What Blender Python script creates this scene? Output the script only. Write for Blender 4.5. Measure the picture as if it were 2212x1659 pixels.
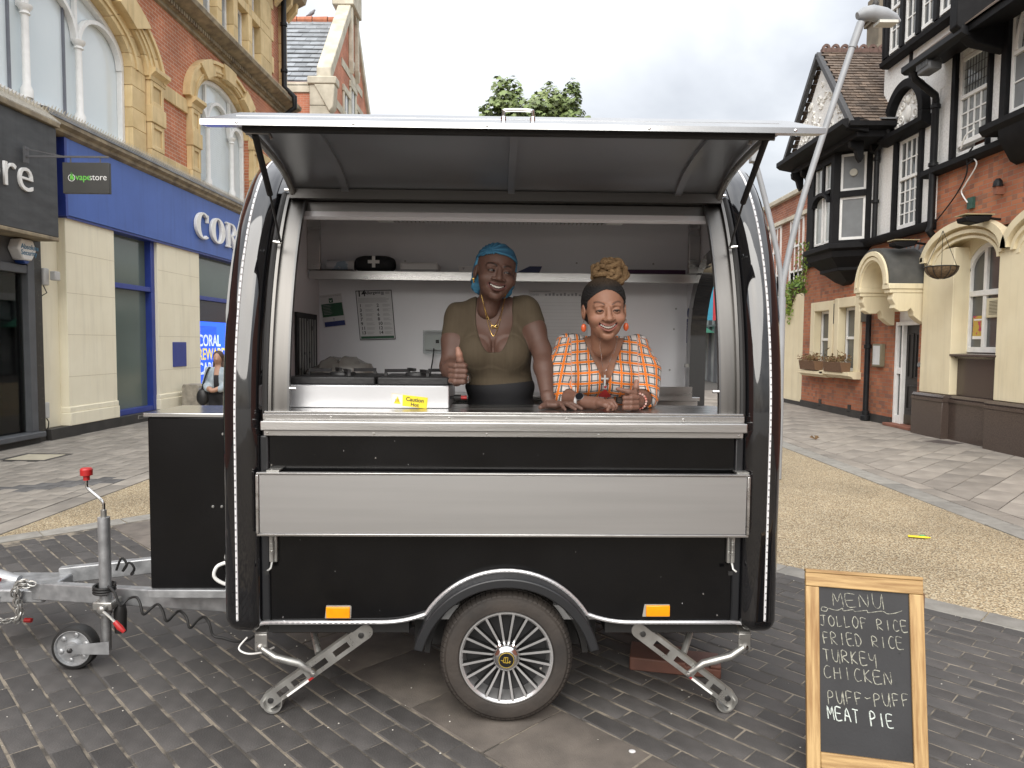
import bpy, bmesh, math, random
import numpy as np
from mathutils import Matrix, Vector
random.seed(7); RNG = np.random.default_rng(7)
for _o in list(bpy.data.objects): bpy.data.objects.remove(_o)
S = bpy.context.scene
COL = S.collection
rad = math.radians
# ------------------------------------------------------------------ camera
CAM_H, CAM_F, CAM_PITCH, CAM_ROLL = 1.55, 0.6935, rad(3.3), rad(0.5)
cd = bpy.data.cameras.new('camera'); cam = bpy.data.objects.new('camera', cd); COL.objects.link(cam)
cd.sensor_fit = 'HORIZONTAL'; cd.sensor_width = 36; cd.lens = 36 * CAM_F; cd.clip_start = 0.05; cd.clip_end = 2000
_f = Vector((0, math.cos(CAM_PITCH), -math.sin(CAM_PITCH))); _u = Vector((0, math.sin(CAM_PITCH), math.cos(CAM_PITCH))); _r = Vector((1, 0, 0))
_c, _s = math.cos(CAM_ROLL), math.sin(CAM_ROLL)
_R, _U = _r * _c + _u * _s, _u * _c - _r * _s
cam.matrix_world = Matrix(((_R.x, _U.x, -_f.x, 0), (_R.y, _U.y, -_f.y, 0), (_R.z, _U.z, -_f.z, CAM_H), (0, 0, 0, 1)))
S.camera = cam
# ------------------------------------------------------------------ world: overcast sky over a Nishita sky
W = bpy.data.worlds.new('World'); S.world = W; W.use_nodes = True
SUN_EL, SUN_AZ = rad(38), rad(192)          # azimuth measured clockwise from +Y
def _world():
    nt = W.node_tree; N = nt.nodes; L = nt.links; N.clear()
    out = N.new('ShaderNodeOutputWorld'); bg = N.new('ShaderNodeBackground'); bg.inputs[1].default_value = 0.1
    sky = N.new('ShaderNodeTexSky'); sky.sky_type = 'NISHITA'; sky.sun_disc = False
    sky.sun_elevation = SUN_EL; sky.sun_rotation = SUN_AZ; sky.altitude = 50; sky.air_density = 1.2; sky.dust_density = 3
    tc = N.new('ShaderNodeTexCoord'); sep = N.new('ShaderNodeSeparateXYZ'); L.new(tc.outputs['Generated'], sep.inputs[0])
    add = N.new('ShaderNodeMath'); add.operation = 'MAXIMUM'; add.inputs[1].default_value = 0.0; L.new(sep.outputs[2], add.inputs[0])
    ad2 = N.new('ShaderNodeMath'); ad2.operation = 'ADD'; ad2.inputs[1].default_value = 0.22; L.new(add.outputs[0], ad2.inputs[0])
    dx = N.new('ShaderNodeMath'); dx.operation = 'DIVIDE'; L.new(sep.outputs[0], dx.inputs[0]); L.new(ad2.outputs[0], dx.inputs[1])
    dy = N.new('ShaderNodeMath'); dy.operation = 'DIVIDE'; L.new(sep.outputs[1], dy.inputs[0]); L.new(ad2.outputs[0], dy.inputs[1])
    cmb = N.new('ShaderNodeCombineXYZ'); L.new(dx.outputs[0], cmb.inputs[0]); L.new(dy.outputs[0], cmb.inputs[1])
    n1 = N.new('ShaderNodeTexNoise'); n1.inputs['Scale'].default_value = 1.15; n1.inputs['Detail'].default_value = 6; n1.inputs['Roughness'].default_value = 0.5; n1.inputs['Distortion'].default_value = 0.4
    L.new(cmb.outputs[0], n1.inputs['Vector'])
    r1 = N.new('ShaderNodeValToRGB'); e = r1.color_ramp.elements
    e[0].position = 0.36; e[0].color = (0.50, 0.515, 0.545, 1); e[1].position = 0.66; e[1].color = (0.95, 0.95, 0.95, 1)
    m = r1.color_ramp.elements.new(0.5); m.color = (0.70, 0.713, 0.735, 1)
    L.new(n1.outputs['Fac'], r1.inputs[0])
    lum = N.new('ShaderNodeMath'); lum.operation = 'MULTIPLY_ADD'; L.new(add.outputs[0], lum.inputs[0]); lum.inputs[1].default_value = 9.0; lum.inputs[2].default_value = 2.6   # overcast: brighter towards the zenith, steepened overhead to light the facades
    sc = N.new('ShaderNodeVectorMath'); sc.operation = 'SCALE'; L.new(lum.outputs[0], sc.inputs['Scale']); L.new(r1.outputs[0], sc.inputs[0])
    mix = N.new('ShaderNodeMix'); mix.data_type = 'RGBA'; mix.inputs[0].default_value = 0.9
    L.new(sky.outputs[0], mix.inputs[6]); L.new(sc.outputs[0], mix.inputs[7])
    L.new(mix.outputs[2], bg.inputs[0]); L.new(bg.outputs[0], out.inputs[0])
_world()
sd = bpy.data.lights.new('sun', 'SUN'); sun = bpy.data.objects.new('sun', sd); COL.objects.link(sun)
sd.energy = 1.5; sd.angle = rad(60); sd.color = (1.0, 0.96, 0.9)
_sv = Vector((math.sin(SUN_AZ) * math.cos(SUN_EL), math.cos(SUN_AZ) * math.cos(SUN_EL), math.sin(SUN_EL)))
sun.rotation_euler = _sv.to_track_quat('Z', 'Y').to_euler()
S.view_settings.view_transform = 'Standard'; S.view_settings.look = 'None'; S.view_settings.gamma = 1; S.view_settings.use_curve_mapping = False
S.view_settings.exposure = 1.42
S.cycles.max_bounces = 14; S.cycles.diffuse_bounces = 8
S.render.resolution_x = 1024; S.render.resolution_y = 768
# ------------------------------------------------------------------ helpers
def cam_ray(u, v):
    """ray through a point of the photograph (2212 x 1659 px scale)"""
    x = (u - 1106) / 1534; y = -(v - 829.5) / 1534
    x, y = x * _c - y * _s, x * _s + y * _c
    return np.array([x, math.cos(CAM_PITCH) + y * math.sin(CAM_PITCH), -math.sin(CAM_PITCH) + y * math.cos(CAM_PITCH)])
def at(u, v, Y):
    d = cam_ray(u, v); t = Y / d[1]; return np.array([0, 0, CAM_H]) + t * d
def project(p):
    q = Vector(p) - Vector((0, 0, CAM_H)); z = q.dot(_f)
    return (1106 + 1534 * q.dot(_R) / z, 829.5 - 1534 * q.dot(_U) / z, z)
def tag(o, label=None, cat=None, group=None, kind=None):
    if label: o['label'] = label
    if cat: o['category'] = cat
    if group: o['group'] = group
    if kind: o['kind'] = kind
    return o
def empty(name, loc=(0, 0, 0), rz=0.0, parent=None):
    o = bpy.data.objects.new(name, None); COL.objects.link(o); o.location = loc; o.rotation_euler = (0, 0, rz); o.empty_display_size = 0.1
    if parent: o.parent = parent
    return o
def link(name, me, parent=None, loc=None):
    o = bpy.data.objects.new(name, me); COL.objects.link(o)
    if parent: o.parent = parent
    if loc is not None: o.location = loc
    return o
def copy_tree(o, parent=None):
    c = o.copy(); COL.objects.link(c); c.parent = parent
    for ch in list(o.children): copy_tree(ch, c)
    return c
class MB:
    def __init__(s): s.v = []; s.f = []
    def add(s, vs, fs):
        b = len(s.v); s.v.extend([tuple(map(float, p)) for p in vs]); s.f.extend([tuple(i + b for i in f) for f in fs]); return s
    def box(s, x0, x1, y0, y1, z0, z1):
        if x0 > x1: x0, x1 = x1, x0
        if y0 > y1: y0, y1 = y1, y0
        if z0 > z1: z0, z1 = z1, z0
        return s.add([(x0, y0, z0), (x1, y0, z0), (x1, y1, z0), (x0, y1, z0), (x0, y0, z1), (x1, y0, z1), (x1, y1, z1), (x0, y1, z1)],
                     [(0, 3, 2, 1), (4, 5, 6, 7), (0, 1, 5, 4), (1, 2, 6, 5), (2, 3, 7, 6), (3, 0, 4, 7)])
    def bar(s, a, b, w, h, up=(0, 0, 1)):
        """box beam from a to b, w wide across, h tall along up"""
        a = Vector(a); b = Vector(b); d = (b - a).normalized(); u = Vector(up); r = d.cross(u)
        if r.length < 1e-6: r = d.cross(Vector((1, 0, 0)))
        r.normalize(); u = r.cross(d)
        vs = [p + r * (i * w / 2) + u * (j * h / 2) for p in (a, b) for i, j in ((-1, -1), (1, -1), (1, 1), (-1, 1))]
        return s.add(vs, [(0, 1, 2, 3), (7, 6, 5, 4), (0, 4, 5, 1), (1, 5, 6, 2), (2, 6, 7, 3), (3, 7, 4, 0)])
    def prism(s, poly, a, b, axis='y'):
        n = len(poly)
        def P(p, t): return {'y': (p[0], t, p[1]), 'x': (t, p[0], p[1]), 'z': (p[0], p[1], t)}[axis]
        vs = [P(p, a) for p in poly] + [P(p, b) for p in poly]
        fs = [tuple(range(n)), tuple(range(2 * n - 1, n - 1, -1))] + [(i, i + n, (i + 1) % n + n, (i + 1) % n) for i in range(n)]
        return s.add(vs, fs)
    def quad(s, a, b, c, d): return s.add([a, b, c, d], [(0, 1, 2, 3)])
    def tube(s, pts, r, n=8, closed=False, caps=True):
        pts = [Vector(p) for p in pts]; m = len(pts); R = r if hasattr(r, '__len__') else [r] * m
        base = len(s.v); u = None
        for i, p in enumerate(pts):
            if closed: d = pts[(i + 1) % m] - pts[i - 1]
            else: d = pts[min(i + 1, m - 1)] - pts[max(i - 1, 0)]
            if d.length < 1e-9: d = Vector((0, 0, 1))
            d.normalize()
            if u is None:
                u = d.orthogonal()
            u = (u - d * u.dot(d))
            if u.length < 1e-6: u = d.orthogonal()
            u.normalize(); w = d.cross(u)
            for k in range(n):
                a = 2 * math.pi * k / n; s.v.append(tuple(p + (u * math.cos(a) + w * math.sin(a)) * R[i]))
        rng = m if closed else m - 1
        for i in range(rng):
            for k in range(n):
                a = base + i * n; b = base + ((i + 1) % m) * n
                s.f.append((a + k, a + (k + 1) % n, b + (k + 1) % n, b + k))
        if caps and not closed:
            s.f.append(tuple(base + k for k in range(n - 1, -1, -1))); s.f.append(tuple(base + (m - 1) * n + k for k in range(n)))
        return s
    def lathe(s, prof, c=(0, 0, 0), axis='z', n=24, caps=True):
        base = len(s.v); m = len(prof)
        for r, h in prof:
            for k in range(n):
                a = 2 * math.pi * k / n; x, y = r * math.cos(a), r * math.sin(a)
                q = {'z': (x, y, h), 'y': (x, h, y), 'x': (h, x, y)}[axis]
                s.v.append((c[0] + q[0], c[1] + q[1], c[2] + q[2]))
        for i in range(m - 1):
            for k in range(n):
                s.f.append((base + i * n + k, base + i * n + (k + 1) % n, base + (i + 1) * n + (k + 1) % n, base + (i + 1) * n + k))
        if caps and prof[0][0] > 1e-6: s.f.append(tuple(base + k for k in range(n)))
        if caps and prof[-1][0] > 1e-6: s.f.append(tuple(base + (m - 1) * n + k for k in range(n)))
        return s
    def ell(s, c, r, nu=16, nv=10):
        if not hasattr(r, '__len__'): r = (r, r, r)
        prof = [(max(1e-4, math.sin(math.pi * i / nv)), -math.cos(math.pi * i / nv)) for i in range(nv + 1)]
        b = len(s.v); s.lathe(prof, (0, 0, 0), 'z', nu)
        for i in range(b, len(s.v)):
            x, y, z = s.v[i]; s.v[i] = (c[0] + x * r[0], c[1] + y * r[1], c[2] + z * r[2])
        return s
    def arch(s, cx, cz, a0, b0, a1, b1, y0, y1, t0=0, t1=180, n=24):
        """band between two concentric ellipses in the xz plane, y0..y1 deep"""
        base = len(s.v)
        for i in range(n + 1):
            t = rad(t0 + (t1 - t0) * i / n); c, q = math.cos(t), math.sin(t)
            s.v += [(cx + a0 * c, y0, cz + b0 * q), (cx + a1 * c, y0, cz + b1 * q), (cx + a1 * c, y1, cz + b1 * q), (cx + a0 * c, y1, cz + b0 * q)]
        for i in range(n):
            for k in range(4):
                s.f.append((base + i * 4 + k, base + i * 4 + (k + 1) % 4, base + (i + 1) * 4 + (k + 1) % 4, base + (i + 1) * 4 + k))
        s.f.append((base, base + 1, base + 2, base + 3)); e = base + n * 4; s.f.append((e + 3, e + 2, e + 1, e))
        return s
    def mesh(s, name, mat=None, ang=35, smooth=True):
        me = bpy.data.meshes.new(name); me.from_pydata(s.v, [], s.f)
        bm = bmesh.new(); bm.from_mesh(me); bmesh.ops.recalc_face_normals(bm, faces=bm.faces); bm.to_mesh(me); bm.free()
        if smooth:
            me.polygons.foreach_set('use_smooth', [True] * len(me.polygons)); me.set_sharp_from_angle(angle=rad(ang))
        if mat: me.materials.append(mat)
        return me
    def build(s, name, mat, parent=None, bevel=0, ang=35, loc=None, seg=2, **kw):
        o = link(name, s.mesh(name, mat, ang), parent, loc)
        if bevel:
            m = o.modifiers.new('bevel', 'BEVEL'); m.width = bevel; m.segments = seg; m.limit_method = 'ANGLE'; m.angle_limit = rad(40)
        if kw: tag(o, **kw)
        return o
def np_mesh(name, V, Q, mat=None, col=None):
    me = bpy.data.meshes.new(name); V = np.asarray(V, np.float32); Q = np.asarray(Q, np.int32)
    me.vertices.add(len(V)); me.vertices.foreach_set('co', V.ravel())
    k = Q.shape[1]; me.loops.add(Q.size); me.loops.foreach_set('vertex_index', Q.ravel())
    me.polygons.add(len(Q)); me.polygons.foreach_set('loop_start', np.arange(0, Q.size, k, dtype=np.int32))
    try: me.polygons.foreach_set('loop_total', np.full(len(Q), k, np.int32))
    except Exception: pass
    me.polygons.foreach_set('use_smooth', np.ones(len(Q), bool))
    if col is not None:
        a = me.attributes.new('Col', 'FLOAT_COLOR', 'POINT'); c = np.ones((len(V), 4), np.float32); c[:, :3] = col; a.data.foreach_set('color', c.ravel())
    if mat: me.materials.append(mat)
    me.update(calc_edges=True); me.validate(); return me
def text(name, s, size, mat, parent, loc, rot=(90, 0, 0), depth=0.0, align='LEFT', bold=0.0, sx=1.0, shear=0.0, **kw):
    cu = bpy.data.curves.new(name, 'FONT'); cu.body = s; cu.size = size; cu.extrude = depth; cu.align_x = align; cu.offset = bold; cu.shear = shear; cu.resolution_u = 4
    t = bpy.data.objects.new('tmp_text', cu); COL.objects.link(t)
    dg = bpy.context.evaluated_depsgraph_get(); me = bpy.data.meshes.new_from_object(t.evaluated_get(dg)); me.name = name
    bpy.data.objects.remove(t); bpy.data.curves.remove(cu)
    me.materials.clear(); me.materials.append(mat)
    o = link(name, me, parent, loc); o.rotation_euler = tuple(rad(a) for a in rot); o.scale = (sx, 1, 1)
    if kw: tag(o, **kw)
    return o
# ------------------------------------------------------------------ materials
_M = {}
def mat(name, col=(0.5, 0.5, 0.5), rough=0.6, metal=0.0, var=0.12, vs=6.0, bump=0.0, bs=60.0, coat=0.0, island=0.0, spec=None, stretch=None, col2=None, rvar=0.0, attr=False, alpha=1.0, trans=0.0, emit=None, det=5.0, thr=(0.3, 0.7), streak=0.0):
    if name in _M: return _M[name]
    m = bpy.data.materials.new(name); m.use_nodes = True; nt = m.node_tree; N = nt.nodes; L = nt.links
    b = N['Principled BSDF']; _M[name] = m
    b.inputs['Roughness'].default_value = rough; b.inputs['Metallic'].default_value = metal
    if coat: b.inputs['Coat Weight'].default_value = coat; b.inputs['Coat Roughness'].default_value = 0.03
    if spec is not None: b.inputs['Specular IOR Level'].default_value = spec
    if trans: b.inputs['Transmission Weight'].default_value = trans
    if alpha < 1: b.inputs['Alpha'].default_value = alpha
    if emit: b.inputs['Emission Color'].default_value = (*emit[0], 1); b.inputs['Emission Strength'].default_value = emit[1]
    tc = N.new('ShaderNodeTexCoord'); vec = tc.outputs['Object']
    if stretch:
        mp = N.new('ShaderNodeMapping'); mp.inputs['Scale'].default_value = stretch; L.new(vec, mp.inputs[0]); vec = mp.outputs[0]
    n = N.new('ShaderNodeTexNoise'); n.inputs['Scale'].default_value = vs; n.inputs['Detail'].default_value = det; L.new(vec, n.inputs['Vector'])
    mr = N.new('ShaderNodeMapRange'); mr.inputs[1].default_value = thr[0]; mr.inputs[2].default_value = thr[1]; L.new(n.outputs['Fac'], mr.inputs[0])
    fac = mr.outputs[0]
    c2 = col2 if col2 else tuple(max(0, min(1, x * (1 - var))) for x in col)
    c1 = col if col2 else tuple(min(1, x * (1 + var * 0.6)) for x in col)
    mx = N.new('ShaderNodeMix'); mx.data_type = 'RGBA'; L.new(fac, mx.inputs[0]); mx.inputs[6].default_value = (*c2, 1); mx.inputs[7].default_value = (*c1, 1)
    res = mx.outputs[2]
    if attr:
        at_ = N.new('ShaderNodeAttribute'); at_.attribute_name = 'Col'
        mm = N.new('ShaderNodeMix'); mm.data_type = 'RGBA'; mm.blend_type = 'MULTIPLY'; mm.inputs[0].default_value = 1; L.new(at_.outputs[0], mm.inputs[6]); L.new(res, mm.inputs[7]); res = mm.outputs[2]
    if streak:   # rain streaks and grime
        sm_ = N.new('ShaderNodeMapping'); sm_.inputs['Scale'].default_value = (5.0, 5.0, 0.35); L.new(tc.outputs['Object'], sm_.inputs[0])
        sn = N.new('ShaderNodeTexNoise'); sn.inputs['Scale'].default_value = 1.6; sn.inputs['Detail'].default_value = 8; sn.inputs['Roughness'].default_value = .65; L.new(sm_.outputs[0], sn.inputs['Vector'])
        sr = N.new('ShaderNodeMapRange'); sr.inputs[1].default_value = .5; sr.inputs[2].default_value = .78; sr.inputs[3].default_value = 1.0; sr.inputs[4].default_value = 1 - streak; L.new(sn.outputs['Fac'], sr.inputs[0])
        sv_ = N.new('ShaderNodeVectorMath'); sv_.operation = 'SCALE'; L.new(res, sv_.inputs[0]); L.new(sr.outputs[0], sv_.inputs['Scale']); res = sv_.outputs[0]
    if island:
        ge = N.new('ShaderNodeNewGeometry'); oi = N.new('ShaderNodeObjectInfo'); ad = N.new('ShaderNodeMath'); ad.operation = 'ADD'
        L.new(ge.outputs['Random Per Island'], ad.inputs[0]); L.new(oi.outputs['Random'], ad.inputs[1])
        fr = N.new('ShaderNodeMath'); fr.operation = 'FRACT'; L.new(ad.outputs[0], fr.inputs[0])
        m2 = N.new('ShaderNodeMapRange'); m2.inputs[3].default_value = 1 - island; m2.inputs[4].default_value = 1 + island; L.new(fr.outputs[0], m2.inputs[0])
        vm = N.new('ShaderNodeVectorMath'); vm.operation = 'SCALE'; L.new(res, vm.inputs[0]); L.new(m2.outputs[0], vm.inputs['Scale']); res = vm.outputs[0]
    L.new(res, b.inputs['Base Color'])
    if rvar:
        m3 = N.new('ShaderNodeMapRange'); m3.inputs[3].default_value = max(0.02, rough - rvar); m3.inputs[4].default_value = min(1, rough + rvar); L.new(fac, m3.inputs[0]); L.new(m3.outputs[0], b.inputs['Roughness'])
    if bump:
        nb = N.new('ShaderNodeTexNoise'); nb.inputs['Scale'].default_value = bs; nb.inputs['Detail'].default_value = 4; L.new(vec, nb.inputs['Vector'])
        bp = N.new('ShaderNodeBump'); bp.inputs['Strength'].default_value = bump; bp.inputs['Distance'].default_value = 0.01; L.new(nb.outputs['Fac'], bp.inputs['Height']); L.new(bp.outputs[0], b.inputs['Normal'])
    return m
def brick_mat(name, c1, c2, mortar, bw=0.225, rh=0.075, ms=0.006, plane='xz', rough=0.85, dark=None, bump=0.6):
    if name in _M: return _M[name]
    m = bpy.data.materials.new(name); m.use_nodes = True; nt = m.node_tree; N = nt.nodes; L = nt.links; b = N['Principled BSDF']; _M[name] = m
    b.inputs['Roughness'].default_value = rough
    tc = N.new('ShaderNodeTexCoord'); sp = N.new('ShaderNodeSeparateXYZ'); L.new(tc.outputs['Object'], sp.inputs[0])
    ad = N.new('ShaderNodeMath'); ad.operation = 'ADD'; L.new(sp.outputs[0], ad.inputs[0]); L.new(sp.outputs[1], ad.inputs[1])
    cb = N.new('ShaderNodeCombineXYZ'); L.new(ad.outputs[0], cb.inputs[0]); L.new(sp.outputs[2], cb.inputs[1])
    if plane == 'xy':
        L.new(sp.outputs[0], cb.inputs[0]); L.new(sp.outputs[1], cb.inputs[1])
    bt = N.new('ShaderNodeTexBrick'); bt.inputs['Scale'].default_value = 1; bt.inputs['Mortar Size'].default_value = ms; bt.inputs['Mortar Smooth'].default_value = 0.2
    bt.inputs['Brick Width'].default_value = bw; bt.inputs['Row Height'].default_value = rh; bt.inputs['Bias'].default_value = 0.0
    bt.inputs['Color1'].default_value = (*c1, 1); bt.inputs['Color2'].default_value = (*c2, 1); bt.inputs['Mortar'].default_value = (*mortar, 1)
    L.new(cb.outputs[0], bt.inputs['Vector'])
    n = N.new('ShaderNodeTexNoise'); n.inputs['Scale'].default_value = 1.3; n.inputs['Detail'].default_value = 6; L.new(tc.outputs['Object'], n.inputs['Vector'])
    mr = N.new('ShaderNodeMapRange'); mr.inputs[1].default_value = 0.35; mr.inputs[2].default_value = 0.7; mr.inputs[3].default_value = 0.72; mr.inputs[4].default_value = 1.12; L.new(n.outputs['Fac'], mr.inputs[0])
    vm = N.new('ShaderNodeVectorMath'); vm.operation = 'SCALE'; L.new(bt.outputs['Color'], vm.inputs[0]); L.new(mr.outputs[0], vm.inputs['Scale']); res = vm.outputs[0]
    if dark:
        vo = N.new('ShaderNodeTexWhiteNoise'); vo.noise_dimensions = '2D'
        q = N.new('ShaderNodeVectorMath'); q.operation = 'DIVIDE'; L.new(cb.outputs[0], q.inputs[0]); q.inputs[1].default_value = (bw / 2, rh, 1)
        fl = N.new('ShaderNodeVectorMath'); fl.operation = 'FLOOR'; L.new(q.outputs[0], fl.inputs[0]); L.new(fl.outputs[0], vo.inputs['Vector'])
        gt = N.new('ShaderNodeMath'); gt.operation = 'GREATER_THAN'; gt.inputs[1].default_value = 0.84; L.new(vo.outputs[0], gt.inputs[0])
        ml = N.new('ShaderNodeMath'); ml.operation = 'MULTIPLY'; ml.inputs[1].default_value = 0.45; L.new(gt.outputs[0], ml.inputs[0])
        mx = N.new('ShaderNodeMix'); mx.data_type = 'RGBA'; L.new(ml.outputs[0], mx.inputs[0]); L.new(res, mx.inputs[6]); mx.inputs[7].default_value = (*dark, 1); res = mx.outputs[2]
    L.new(res, b.inputs['Base Color'])
    bp = N.new('ShaderNodeBump'); bp.inputs['Strength'].default_value = bump; bp.inputs['Distance'].default_value = 0.01; bp.invert = True
    L.new(bt.outputs['Fac'], bp.inputs['Height']); L.new(bp.outputs[0], b.inputs['Normal'])
    return m
# ================================================================== GROUND
MGROUND = mat('ground_grey', (0.25, 0.235, 0.215), 0.9, var=0.25, vs=0.8, bump=0.3, bs=80)
MBED = mat('paver_joint_sand', (0.27, 0.235, 0.185), 0.95, col2=(0.08, 0.072, 0.062), vs=9, bump=0.8, bs=250, thr=(0.42, 0.58))
MPAVE = mat('dark_paver', (0.076, 0.071, 0.068), 0.8, col2=(0.052, 0.049, 0.047), vs=11, bump=0.3, bs=130, island=0.2, rvar=0.1)
MBAND = mat('brown_grey_slab', (0.165, 0.143, 0.122), 0.8, col2=(0.095, 0.083, 0.072), vs=7, bump=0.3, bs=160, island=0.18)
MEDGE = mat('light_edging', (0.27, 0.26, 0.235), 0.85, col2=(0.19, 0.18, 0.16), vs=9, bump=0.3, bs=120, island=0.14)
MRPAV = mat('grey_paver', (0.27, 0.243, 0.21), 0.85, col2=(0.20, 0.178, 0.154), vs=4, bump=0.25, bs=90, island=0.16)
MLPAV = mat('beige_paver', (0.275, 0.25, 0.215), 0.85, col2=(0.19, 0.172, 0.15), vs=4, bump=0.25, bs=90, island=0.18)
MDBAND = mat('charcoal_paver', (0.11, 0.107, 0.105), 0.85, var=0.3, vs=6, bump=0.3, bs=90, island=0.2)
MBED2 = mat('pavement_joint', (0.085, 0.08, 0.072), 0.95, var=0.3, vs=8)
def gravel_mat():
    m = bpy.data.materials.new('resin_bound_gravel'); m.use_nodes = True; nt = m.node_tree; N = nt.nodes; L = nt.links; b = N['Principled BSDF']; b.inputs['Roughness'].default_value = 0.75
    tc = N.new('ShaderNodeTexCoord'); v = N.new('ShaderNodeTexVoronoi'); v.inputs['Scale'].default_value = 85; L.new(tc.outputs['Object'], v.inputs['Vector'])
    r = N.new('ShaderNodeValToRGB'); e = r.color_ramp.elements; e[0].position = 0; e[0].color = (0.27, 0.19, 0.105, 1); e[1].position = 1; e[1].color = (0.57, 0.49, 0.345, 1)
    k = e.new(0.5); k.color = (0.44, 0.35, 0.215, 1)
    sx = N.new('ShaderNodeSeparateColor'); L.new(v.outputs['Color'], sx.inputs[0]); L.new(sx.outputs[0], r.inputs[0])
    mr = N.new('ShaderNodeMapRange'); mr.inputs[1].default_value = 0.35; mr.inputs[2].default_value = 0.75; mr.inputs[3].default_value = 1; mr.inputs[4].default_value = 0.3; L.new(v.outputs['Distance'], mr.inputs[0])
    n = N.new('ShaderNodeTexNoise'); n.inputs['Scale'].default_value = 1.1; n.inputs['Detail'].default_value = 5; L.new(tc.outputs['Object'], n.inputs['Vector'])
    m2 = N.new('ShaderNodeMapRange'); m2.inputs[1].default_value = 0.3; m2.inputs[2].default_value = 0.7; m2.inputs[3].default_value = 0.8; m2.inputs[4].default_value = 1.12; L.new(n.outputs['Fac'], m2.inputs[0])
    mu = N.new('ShaderNodeMath'); mu.operation = 'MULTIPLY'; L.new(mr.outputs[0], mu.inputs[0]); L.new(m2.outputs[0], mu.inputs[1])
    vm = N.new('ShaderNodeVectorMath'); vm.operation = 'SCALE'; L.new(r.outputs[0], vm.inputs[0]); L.new(mu.outputs[0], vm.inputs['Scale']); L.new(vm.outputs[0], b.inputs['Base Color'])
    bp = N.new('ShaderNodeBump'); bp.inputs['Strength'].default_value = 0.7; bp.inputs['Distance'].default_value = 0.006; bp.invert = True; L.new(v.outputs['Distance'], bp.inputs['Height']); L.new(bp.outputs[0], b.inputs['Normal'])
    return m
def sheet(name, poly, z, m): return MB().add([(x, y, z) for x, y in poly], [tuple(range(len(poly)))]).build(name, m, kind='structure')
R2 = math.sqrt(0.5)
def sd2xy(s, d): return ((s - d) * R2, (s + d) * R2)
sheet('ground', [(-300, -300), (300, -300), (300, 300), (-300, 300)], -0.05, MGROUND)
gravel = sheet('resin_gravel_path', [(-4.05, 1.0), (4.15, 1.0), (4.15, 40), (-4.05, 40)], -0.006, gravel_mat())
dark = sheet('dark_block_paving', [sd2xy(-7, -9), sd2xy(4.66, -9), sd2xy(4.66, 6.5), sd2xy(-7, 6.5)], -0.004, MBED)
lp = sheet('left_pavement', [(-60, 1.0), (-4.05, 1.0), (-4.05, 60), (-60, 60)], -0.008, MBED2)
rp = sheet('right_pavement', [(4.15, 1.0), (60, 1.0), (60, 60), (4.15, 60)], -0.008, MBED2)
def paver_mesh(l, w, m, ch=0.006, seed=0, th=0.03):
    r = random.Random(seed); j = lambda a: r.uniform(-a, a)
    q = MB(); o = [(-l / 2 + j(.002), -w / 2 + j(.002)), (l / 2 + j(.002), -w / 2 + j(.002)), (l / 2 + j(.002), w / 2 + j(.002)), (-l / 2 + j(.002), w / 2 + j(.002))]
    i = [(x - math.copysign(ch, x), y - math.copysign(ch, y)) for x, y in o]
    tl = [j(.0015) for _ in range(4)]
    q.add([(x, y, -th) for x, y in o] + [(x, y, -ch * .6) for x, y in o] + [(x, y, t) for (x, y), t in zip(i, tl)],
          [(8, 9, 10, 11)] + [(k, (k + 1) % 4, (k + 1) % 4 + 4, k + 4) for k in range(4)] + [(k + 4, (k + 1) % 4 + 4, (k + 1) % 4 + 8, k + 8) for k in range(4)])
    return q
def clip_poly(P, a, b, c):
    out = []
    for i in range(len(P)):
        p, q = P[i], P[(i + 1) % len(P)]; dp = a * p[0] + b * p[1] - c; dq = a * q[0] + b * q[1] - c
        if dp >= 0: out.append(p)
        if (dp >= 0) != (dq >= 0): t = dp / (dp - dq); out.append((p[0] + t * (q[0] - p[0]), p[1] + t * (q[1] - p[1])))
    return out
def cut_slabs(parent, name, cells, l, w, ang, m, planes):
    f = MB(); ca, sa = math.cos(ang), math.sin(ang)
    for x, y in cells:
        P = [(x + i * l / 2 * ca - j * w / 2 * sa, y + i * l / 2 * sa + j * w / 2 * ca) for i, j in ((-1, -1), (1, -1), (1, 1), (-1, 1))]
        for pl in planes: P = clip_poly(P, *pl) if len(P) > 2 else P
        if len(P) > 2: f.prism(P, -.03, random.uniform(-.002, .001), 'z')
    f.build(name, m, parent, kind='stuff')
def lay(parent, name, fieldname, cells, l, w, ang, m, nmax, nvar=5, zt=0.0, ch=0.006):
    """cells: list of (x, y) centres (optionally with a length). The nmax largest in view become objects of their own, the rest one joined field."""
    vis = []; rest = []
    for c in cells:
        u, v, z = project((c[0], c[1], 0)) if c[1] > 0.3 else (-1e4, 0, -1)
        (vis if z > 0 and -60 < u < 2272 and 700 < v < 1720 else rest).append((z, c))
    vis.sort(key=lambda t: t[0]); rest += vis[nmax:]; vis = vis[:nmax]
    meshes = {}
    for i, (z, c) in enumerate(vis):
        ll = c[2] if len(c) > 2 else l; k = (round(ll, 3), i % nvar)
        if k not in meshes: meshes[k] = paver_mesh(ll, w, m, ch, i).mesh(name, m)
        o = link(name, meshes[k], parent, (c[0], c[1], zt + random.uniform(-.0015, .0015))); o.rotation_euler = (random.uniform(-.004, .004), random.uniform(-.004, .004), ang + random.uniform(-.008, .008))
    if rest:
        f = MB(); ca, sa = math.cos(ang), math.sin(ang)
        for i, (z, c) in enumerate(rest):
            ll = c[2] if len(c) > 2 else l; q = paver_mesh(ll, w, m, ch, i); dz = random.uniform(-.002, .002)
            f.add([(c[0] + x * ca - y * sa, c[1] + x * sa + y * ca, zt + zz + dz) for x, y, zz in q.v], q.f)
        f.build(fieldname, m, parent, kind='stuff')
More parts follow.
